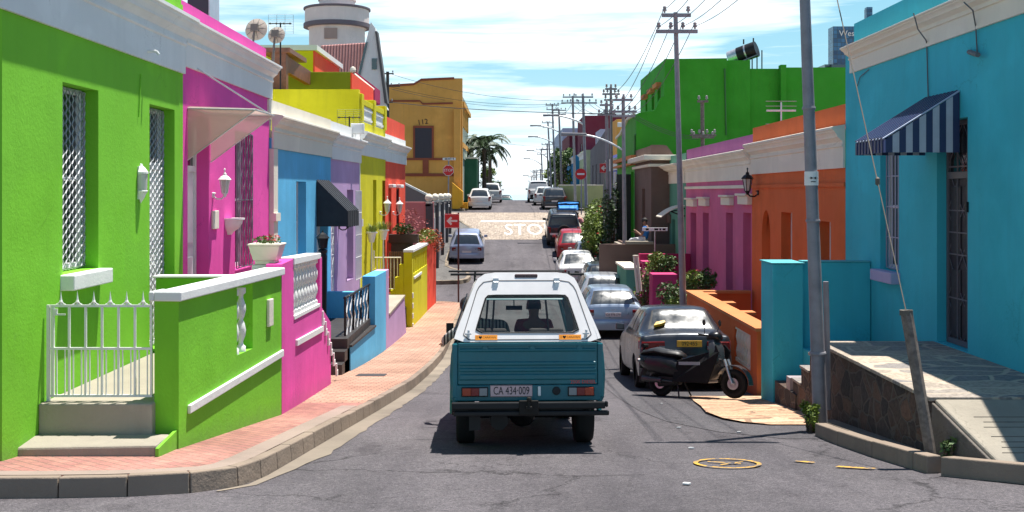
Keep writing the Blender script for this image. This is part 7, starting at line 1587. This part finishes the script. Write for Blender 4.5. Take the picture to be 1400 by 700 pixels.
# ------------------------------------------------------------------ people
def skinmesh(name, verts, edges, radii, mat, par, sub=2, root=0):
    me = bpy.data.meshes.new(name); me.from_pydata([Vector(v) for v in verts], edges, []); o = bpy.data.objects.new(name, me); COL.objects.link(o)
    md = o.modifiers.new('skin', 'SKIN'); 
    for i, r_ in enumerate(radii): v = me.skin_vertices[0].data[i]; rr = r_ if isinstance(r_, tuple) else (r_, r_); v.radius = rr; v.use_root = (i == root)
    s = o.modifiers.new('s', 'SUBSURF'); s.levels = s.render_levels = sub
    bpy.context.view_layer.update(); m2 = bpy.data.meshes.new_from_object(o.evaluated_get(bpy.context.evaluated_depsgraph_get())); o.modifiers.clear(); o.data = m2; m2.materials.clear(); m2.materials.append(mat)
    m2.polygons.foreach_set('use_smooth', [True]*len(m2.polygons)); o.parent = par; return o
def person(label, loc, yaw, J, shirt, trousers, rotm=None, sleeve='short', fingers=True, group=None):
    """J: dict of joints pelvis chest neck head, shL elL haL shR elR haR, hipL knL anL toL and R"""
    o = thing('person', label, 'person', loc, (0,0,R(yaw)), group=group); V = []; E = []; Rr = []
    def add(n, r, par=None): V.append(J[n]); Rr.append(r); E.append((par, len(V)-1)) if par is not None else None; return len(V)-1
    p = add('pelvis', (.15,.11)); 
    J['waist'] = tuple(Vector(J['pelvis']).lerp(Vector(J['chest']), .5)); wst = add('waist', (.13,.10), p); c = add('chest', (.17,.11), wst); n = add('neck', .055, c)
    hd = Vector(J['head']); nk = Vector(J['neck']); J['h1'] = tuple(nk.lerp(hd, .55)); J['h2'] = tuple(hd); J['h3'] = tuple(hd+(hd-nk).normalized()*.09)
    h1 = add('h1', (.07,.075), n); h2 = add('h2', (.085,.10), h1); h3 = add('h3', (.06,.07), h2)
    for s in 'LR':
        a = add('sh'+s, .055, c); b = add('el'+s, .043, a); J['wr'+s] = tuple(Vector(J['el'+s]).lerp(Vector(J['ha'+s]), .85)); w_ = add('wr'+s, .028, b); h = add('ha'+s, (.036,.02), w_)
        if 'hip'+s in J: a = add('hip'+s, .085, p); b = add('kn'+s, .062, a); q = add('an'+s, .042, b); add('to'+s, .035, q)
    body = skinmesh('body', V, E, Rr, M['skin'], o)
    for s in 'LR':      # fingers
        h = Vector(J['ha'+s]); d = (h-Vector(J['wr'+s])).normalized(); sd_ = d.cross(Vector((0,0,1))); sd_ = sd_.normalized() if sd_.length > .1 else Vector((1,0,0)); f = MB()
        for k, (q, L_) in enumerate(((-.026,.055),(-.009,.068),(.009,.064),(.025,.05))): a = h+sd_*q+d*.015; b = a+d*L_*.55; c_ = b+(d+Vector((0,0,-.6))).normalized()*L_*.5; f.tube(a, b, .0085, .008, 6); f.tube(b, c_, .008, .006, 6)
        f.tube(h-sd_*.03-d*.01, h-sd_*.055+d*.03, .010, .008, 6); f.build('fingers', M['skin'], o, smooth=60)
    fw = Vector(J.get('face', (0,1,0))); up = (hd-nk).normalized(); rt = fw.cross(up).normalized(); hm = MB()
    hc = hd+up*.045-fw*.022; hm.lathe([(.0,.105),(.06,.09),(.09,.05),(.102,.0),(.098,-.05),(.07,-.075)], (0,0,0), 14); ha = hm.build('hair', M['hair'], o, smooth=60); ha.location = hc; ha.rotation_euler = up.to_track_quat('Z', 'Y').to_euler(); ha.scale = (.95,1.1,.95)
    fm = MB(); fm.lathe([(.0,-.02),(.014,-.015),(.009,.01),(.0,.02)], hd+fw*.10, 6); fm.build('nose', M['skin'], o)
    em = MB(); [em.lathe([(.0,-.008),(.010,0),(.0,.008)], hd+fw*.088+rt*.034*s+up*.02, 6) for s in (-1,1)]; em.build('eyes', M['hair'], o)
    mm = MB(); mm.box(-.022,.022,-.004,.004,-.004,.004); mo = mm.build('mouth', plain('lips', (.3,.08,.07), .5), o, loc=hd+fw*.086-up*.045)
    for s in (-1,1): m_ = MB(); m_.lathe([(.0,-.03),(.012,-.01),(.014,.015),(0,.03)], hd+rt*.086*s, 6); m_.build('ear', M['skin'], o)
    Vs = [J['pelvis'], J['waist'], J['chest'], tuple(Vector(J['chest']).lerp(nk, .6))]; Es = [(0,1),(1,2),(2,3)]; Rs = [(.165,.125),(.15,.12),(.185,.125),(.09,.08)]
    for s in 'LR':
        i = len(Vs); e = J['el'+s]; t_ = .55 if sleeve == 'short' else 1.0; Vs.append(J['sh'+s]); Vs.append(tuple(Vector(J['sh'+s]).lerp(Vector(e), t_))); Es += [(2,i),(i,i+1)]; Rs += [.07,.058]
        if sleeve == 'long': Vs.append(J['wr'+s]); Es.append((i+1,i+2)); Rs.append(.045)
    skinmesh('shirt', Vs, Es, Rs, shirt, o)
    if 'hipL' in J:
        Vs = [J['pelvis']]; Es = []; Rs = [(.165,.125)]
        for s in 'LR': i = len(Vs); Vs += [J['hip'+s], J['kn'+s], tuple(Vector(J['kn'+s]).lerp(Vector(J['an'+s]), .85))]; Es += [(0,i),(i,i+1),(i+1,i+2)]; Rs += [.105,.078,.062]
        skinmesh('trousers', Vs, Es, Rs, trousers, o)
        f = MB()
        for s in 'LR': a = Vector(J['an'+s]); t_ = Vector(J['to'+s]); f.tube(a+Vector((0,0,-.03)), t_+Vector((0,0,-.0)), .045, .04, 8)
        f.build('shoes', M['black'], o, smooth=60)
    return o
def to_bk(p): return bk.matrix_basis @ Vector(p)
bpy.context.view_layer.update()
def seated(face=(0,1,0), lean=0.0): return dict(pelvis=(0,0,.10), chest=(lean*.5,-.06,.44), neck=(lean,-.04,.60), head=(lean*1.2,-.01,.72), face=face, hipL=(-.10,.05,.08), knL=(-.13,.45,.10), anL=(-.13,.62,-.28), toL=(-.13,.74,-.30),
    hipR=(.10,.05,.08), knR=(.13,.45,.10), anR=(.13,.62,-.28), toR=(.13,.74,-.30), shL=(-.19,-.04,.52), elL=(-.22,.12,.28), haL=(-.16,.40,.34), shR=(.19,-.04,.52), elR=(.24,.12,.28), haR=(.14,.42,.36))
dv = to_bk((.22,2.66,.78)); d_ = person('driver seated in the pickup cab in a dark red shirt, seen through the windows', dv, 2, seated(), plain('shirt_red', (.28,.03,.035), .8), plain('trousers_grey', (.08,.08,.09), .8)); d_.rotation_euler = bk.rotation_euler
J = seated((-.2,.98,0), -.16); J.update(head=(-.27,.06,.73), neck=(-.21,.0,.61), chest=(-.10,-.04,.44), shL=(-.30,.0,.50), elL=(-.56,.12,.33), haL=(-.60,.34,.25))
stp, snt2, sb2 = newmat('striped_cloth'); wv = N(snt2, 'ShaderNodeTexWave'); wv.inputs['Scale'].default_value = 7; wv.bands_direction = 'X'; snt2.links.new(N(snt2,'ShaderNodeTexCoord').outputs['Object'], wv.inputs['Vector']); snt2.links.new(ramp(snt2, wv.outputs[1], [(.45,(.03,.03,.035)),(.55,(.5,.5,.48))]), sb2.inputs['Base Color']); setp(sb2, Roughness=.85)
pv = to_bk((-.36,2.66,.78)); q_ = person('passenger leaning a striped sleeved arm out of the pickup window', pv, 2, J, stp, plain('trousers_grey', (.08,.08,.09), .8), sleeve='long'); q_.rotation_euler = bk.rotation_euler
c = P(880, 331, 38.4); J = seated((-.9,-.1,0)); J.update(haL=(-.1,.3,.42), elL=(-.25,.05,.25)); person('woman in blue top and white skirt sitting on the brown terrace wall', (c.x,38.15,c.z-.0), 70, J, plain('shirt_blue', (.02,.16,.50), .8), plain('skirt_white', (.6,.6,.62), .8))
def standing(lean=.25): return dict(pelvis=(0,0,.95), chest=(0,lean*.5,1.28), neck=(0,lean*.8,1.46), head=(0,lean,1.58), face=(0,.95,-.2), hipL=(-.10,0,.88), knL=(-.12,.03,.5), anL=(-.12,-.05,.09), toL=(-.13,.1,.05), hipR=(.10,0,.88), knR=(.12,.08,.5), anR=(.12,0,.09), toR=(.13,.14,.05),
    shL=(-.2,lean*.6,1.38), elL=(-.25,lean+.12,1.12), haL=(-.15,lean+.35,1.2), shR=(.2,lean*.6,1.38), elR=(.25,lean+.12,1.12), haR=(.15,lean+.35,1.2))
person('person in red and white top leaning into the off roader from the pavement', (3.86, 58.6, G(58.6)), 80, standing(.4), plain('shirt_pinkwhite', (.6,.25,.25), .8), plain('trousers_dark', (.03,.03,.05), .8))
# ------------------------------------------------------------------ scooter (local: x = direction of travel, y = left, z up)
a = P(903,537,18.55); a = Vector((2.50,18.35,G(18.35)+.0)); b = Vector((3.56,17.55,G(17.55)+.035)); 
sc_ = thing('scooter', 'black motor scooter with silver wheels parked across behind the dark silver saloon', 'scooter', a); d = b-a; sc_.rotation_euler = (R(-6), -math.atan2(d.z, math.hypot(d.x,d.y)), math.atan2(d.y, d.x)); WB = d.length
blkp = plain('scooter_black', (.008,.008,.010), .3, spec=.4)
def sw(x, r, nm, w=.11):
    e = bpy.data.objects.new('wheel', None); COL.objects.link(e); e.parent = sc_; e.location = (x,0,r); e.empty_display_size = .1
    m_ = MB(); m_.lathe([(r*.66,-w/2+.01),(r*.8,-w/2),(r*.95,-w*.32),(r,0),(r*.95,w*.32),(r*.8,w/2),(r*.66,w/2-.01),(r*.62,0),(r*.66,-w/2+.01)], (0,0,0), 26, 'y'); m_.build('tyre', M['rubber'], e, smooth=60)
    m_ = MB(); m_.lathe([(r*.62,-.04),(r*.68,-.045),(r*.68,.045),(r*.62,.04),(r*.6,0),(r*.62,-.04)], (0,0,0), 24, 'y'); m_.tube((0,-.06,0),(0,.06,0),.03,n=10)
    for i in range(5): t = 2*math.pi*i/5; m_.tube((0,-.01,0),(r*.63*math.cos(t),-.015,r*.63*math.sin(t)),.018,.014,6)
    m_.lathe([(.055,-.05),(.095,-.05),(.095,-.045),(.055,-.045),(.055,-.05)], (0,0,0), 18, 'y'); m_.build('rim', M['rim'], e, smooth=40)
sw(0, .225, 0); sw(WB, .235, 1)
def loft(rings): 
    m_ = MB(); n = len(rings[0]); m_.add([p for r_ in rings for p in r_], [(i*n+j, i*n+(j+1)%n, (i+1)*n+(j+1)%n, (i+1)*n+j) for i in range(len(rings)-1) for j in range(n)]+[tuple(range(n)), tuple((len(rings)-1)*n+j for j in range(n))[::-1]]); return m_
def ell(x, z, ry, rz, tilt=0, n=12): return [(x+rz*math.sin(2*math.pi*i/n)*math.sin(tilt), ry*math.cos(2*math.pi*i/n), z+rz*math.sin(2*math.pi*i/n)*math.cos(tilt)) for i in range(n)]
loft([ell(-.40,.66,.04,.04),ell(-.33,.60,.12,.12),ell(-.14,.54,.19,.19),ell(.10,.52,.21,.21),ell(.32,.48,.20,.20),ell(.46,.40,.17,.17)]).build('rear_cowl', blkp, sc_, smooth=60)
loft([ell(-.36,.70,.07,.015),ell(-.28,.735,.12,.04),ell(-.05,.76,.15,.06),ell(.15,.72,.16,.06),ell(.36,.70,.14,.06),ell(.46,.67,.08,.03)]).build('seat', plain('seat_vinyl', (.015,.015,.016), .45), sc_, smooth=60)
m_ = MB(); m_.hexa([(.36,-.17,.28),(WB-.36,-.17,.24),(WB-.36,.17,.24),(.36,.17,.28),(.36,-.17,.34),(WB-.36,-.17,.29),(WB-.36,.17,.29),(.36,.17,.34)]); m_.build('footboard', plain('board_grey', (.30,.30,.31), .4, .3), sc_, bevel=.015)
m_ = MB()      # dark apron / leg cover between seat and shield
for s in (-1, 1): m_.prism([(.30,s*.19,.25),(WB-.36,s*.21,.24),(WB-.14,s*.22,.74),(WB-.22,s*.16,.86),(WB-.36,s*.14,.74),(.40,s*.17,.60)], (0,-s*.03,0))
m_.build('leg_apron', plain('apron_black', (.008,.008,.009), .75, spec=.2), sc_, bevel=.01)
MB().box(.46,.84,-.222,-.210,.53,.58).build('reflective_strip', plain('strip_grey', (.28,.30,.32), .4), sc_)
loft([[(WB-.42,-.16,.30),(WB-.36,-.18,.30),(WB-.30,-.0,.30),(WB-.36,.18,.30),(WB-.42,.16,.30),(WB-.40,0,.30)],[(WB-.34,-.20,.55),(WB-.24,-.19,.55),(WB-.14,0,.55),(WB-.24,.19,.55),(WB-.34,.20,.55),(WB-.30,0,.55)],[(WB-.34,-.19,.78),(WB-.24,-.17,.80),(WB-.16,0,.80),(WB-.24,.17,.80),(WB-.34,.19,.78),(WB-.32,0,.78)],[(WB-.38,-.12,.92),(WB-.30,-.10,.95),(WB-.26,0,.95),(WB-.30,.10,.95),(WB-.38,.12,.92),(WB-.36,0,.92)]]).build('leg_shield', carpaint('scooter_grey', (.07,.07,.075), .5), sc_, bevel=.01, smooth=50)
m_ = MB(); k = [(.30*math.cos(t), .30*math.sin(t)) for t in [R(a_) for a_ in range(-5,150,14)]]
for (x0, z0), (x1, z1) in zip(k[:-1], k[1:]): m_.hexa([(WB+x0*.95,-.08,.235+z0*.95),(WB+x0*.95,.08,.235+z0*.95),(WB+x0,.075,.235+z0),(WB+x0,-.075,.235+z0),(WB+x1*.95,-.08,.235+z1*.95),(WB+x1*.95,.08,.235+z1*.95),(WB+x1,.075,.235+z1),(WB+x1,-.075,.235+z1)])
m_.build('front_fender', carpaint('scooter_grey', (.07,.07,.075), .5), sc_, bevel=.006)
m_ = MB(); [m_.tube((WB,s*.075,.235),(WB-.13,s*.06,.62),.022,.026,8) for s in (-1,1)]; m_.build('fork', M['silver'], sc_, smooth=60)
loft([ell(WB-.44,.97,.06,.04),ell(WB-.36,1.0,.13,.07),ell(WB-.24,.99,.10,.075),ell(WB-.20,.97,.05,.05)]).build('handlebar_cowl', blkp, sc_, smooth=60)
m_ = MB(); [m_.tube((WB-.36,s*.10,1.0),(WB-.44,s*.33,1.02),.014,.018,8) for s in (-1,1)]; m_.build('handlebar', M['rubber'], sc_)
for s in (-1, 1):
    m_ = MB(); m_.tube((WB-.40,s*.2,1.01),(WB-.36,s*.27,1.18),.006,n=5); m_.lathe([(.0,-.012),(.05,-.008),(.055,.0),(.0,.004)], (WB-.36,s*.28,1.21), 12, 'x'); m_.build('mirror', M['trim'], sc_)
m_ = MB(); m_.tube((-.38,0,.60),(-.44,0,.60),.035,.03,8); m_.build('tail_light', M['redlens'], sc_); m_ = MB(); m_.tube((-.30,-.17,.60),(-.33,-.19,.60),.03,n=8); m_.build('indicator', M['wlens'], sc_)
m_ = MB(); m_.tube((-.28,-.13,.30),(.10,-.15,.27),.05,.045,12); m_.tube((.1,-.15,.27),(.3,-.1,.25),.02); m_.build('exhaust', plain('exhaust_dark', (.07,.07,.07), .4, .6), sc_, smooth=60)
m_ = MB(); m_.hexa([(-.02,-.11,.16),(.38,-.11,.20),(.38,.06,.20),(-.02,.06,.16),(-.02,-.11,.34),(.38,-.11,.36),(.38,.06,.36),(-.02,.06,.34)]); m_.build('engine', M['trim'], sc_, bevel=.03)
m_ = MB(); m_.prism([(-.25,-.06,.5),(-.34,-.06,.34),(-.37,-.06,.22),(-.40,-.06,.23),(-.36,-.06,.38),(-.27,-.06,.55)], (0,.12,0)); m_.build('rear_mudguard', M['trim'], sc_); m_ = MB(); m_.tube((-.34,0,.72),(-.30,0,.83),.02); m_.tube((-.30,-.07,.84),(-.30,.07,.84),.035,n=8); m_.build('grab_handle', M['rubber'], sc_)
m_ = MB(); m_.tube((.38,-.12,.22),(.45,-.22,.01),.014); m_.tube((.38,.12,.22),(.45,.2,.01),.014); m_.build('centre_stand', M['trim'], sc_)
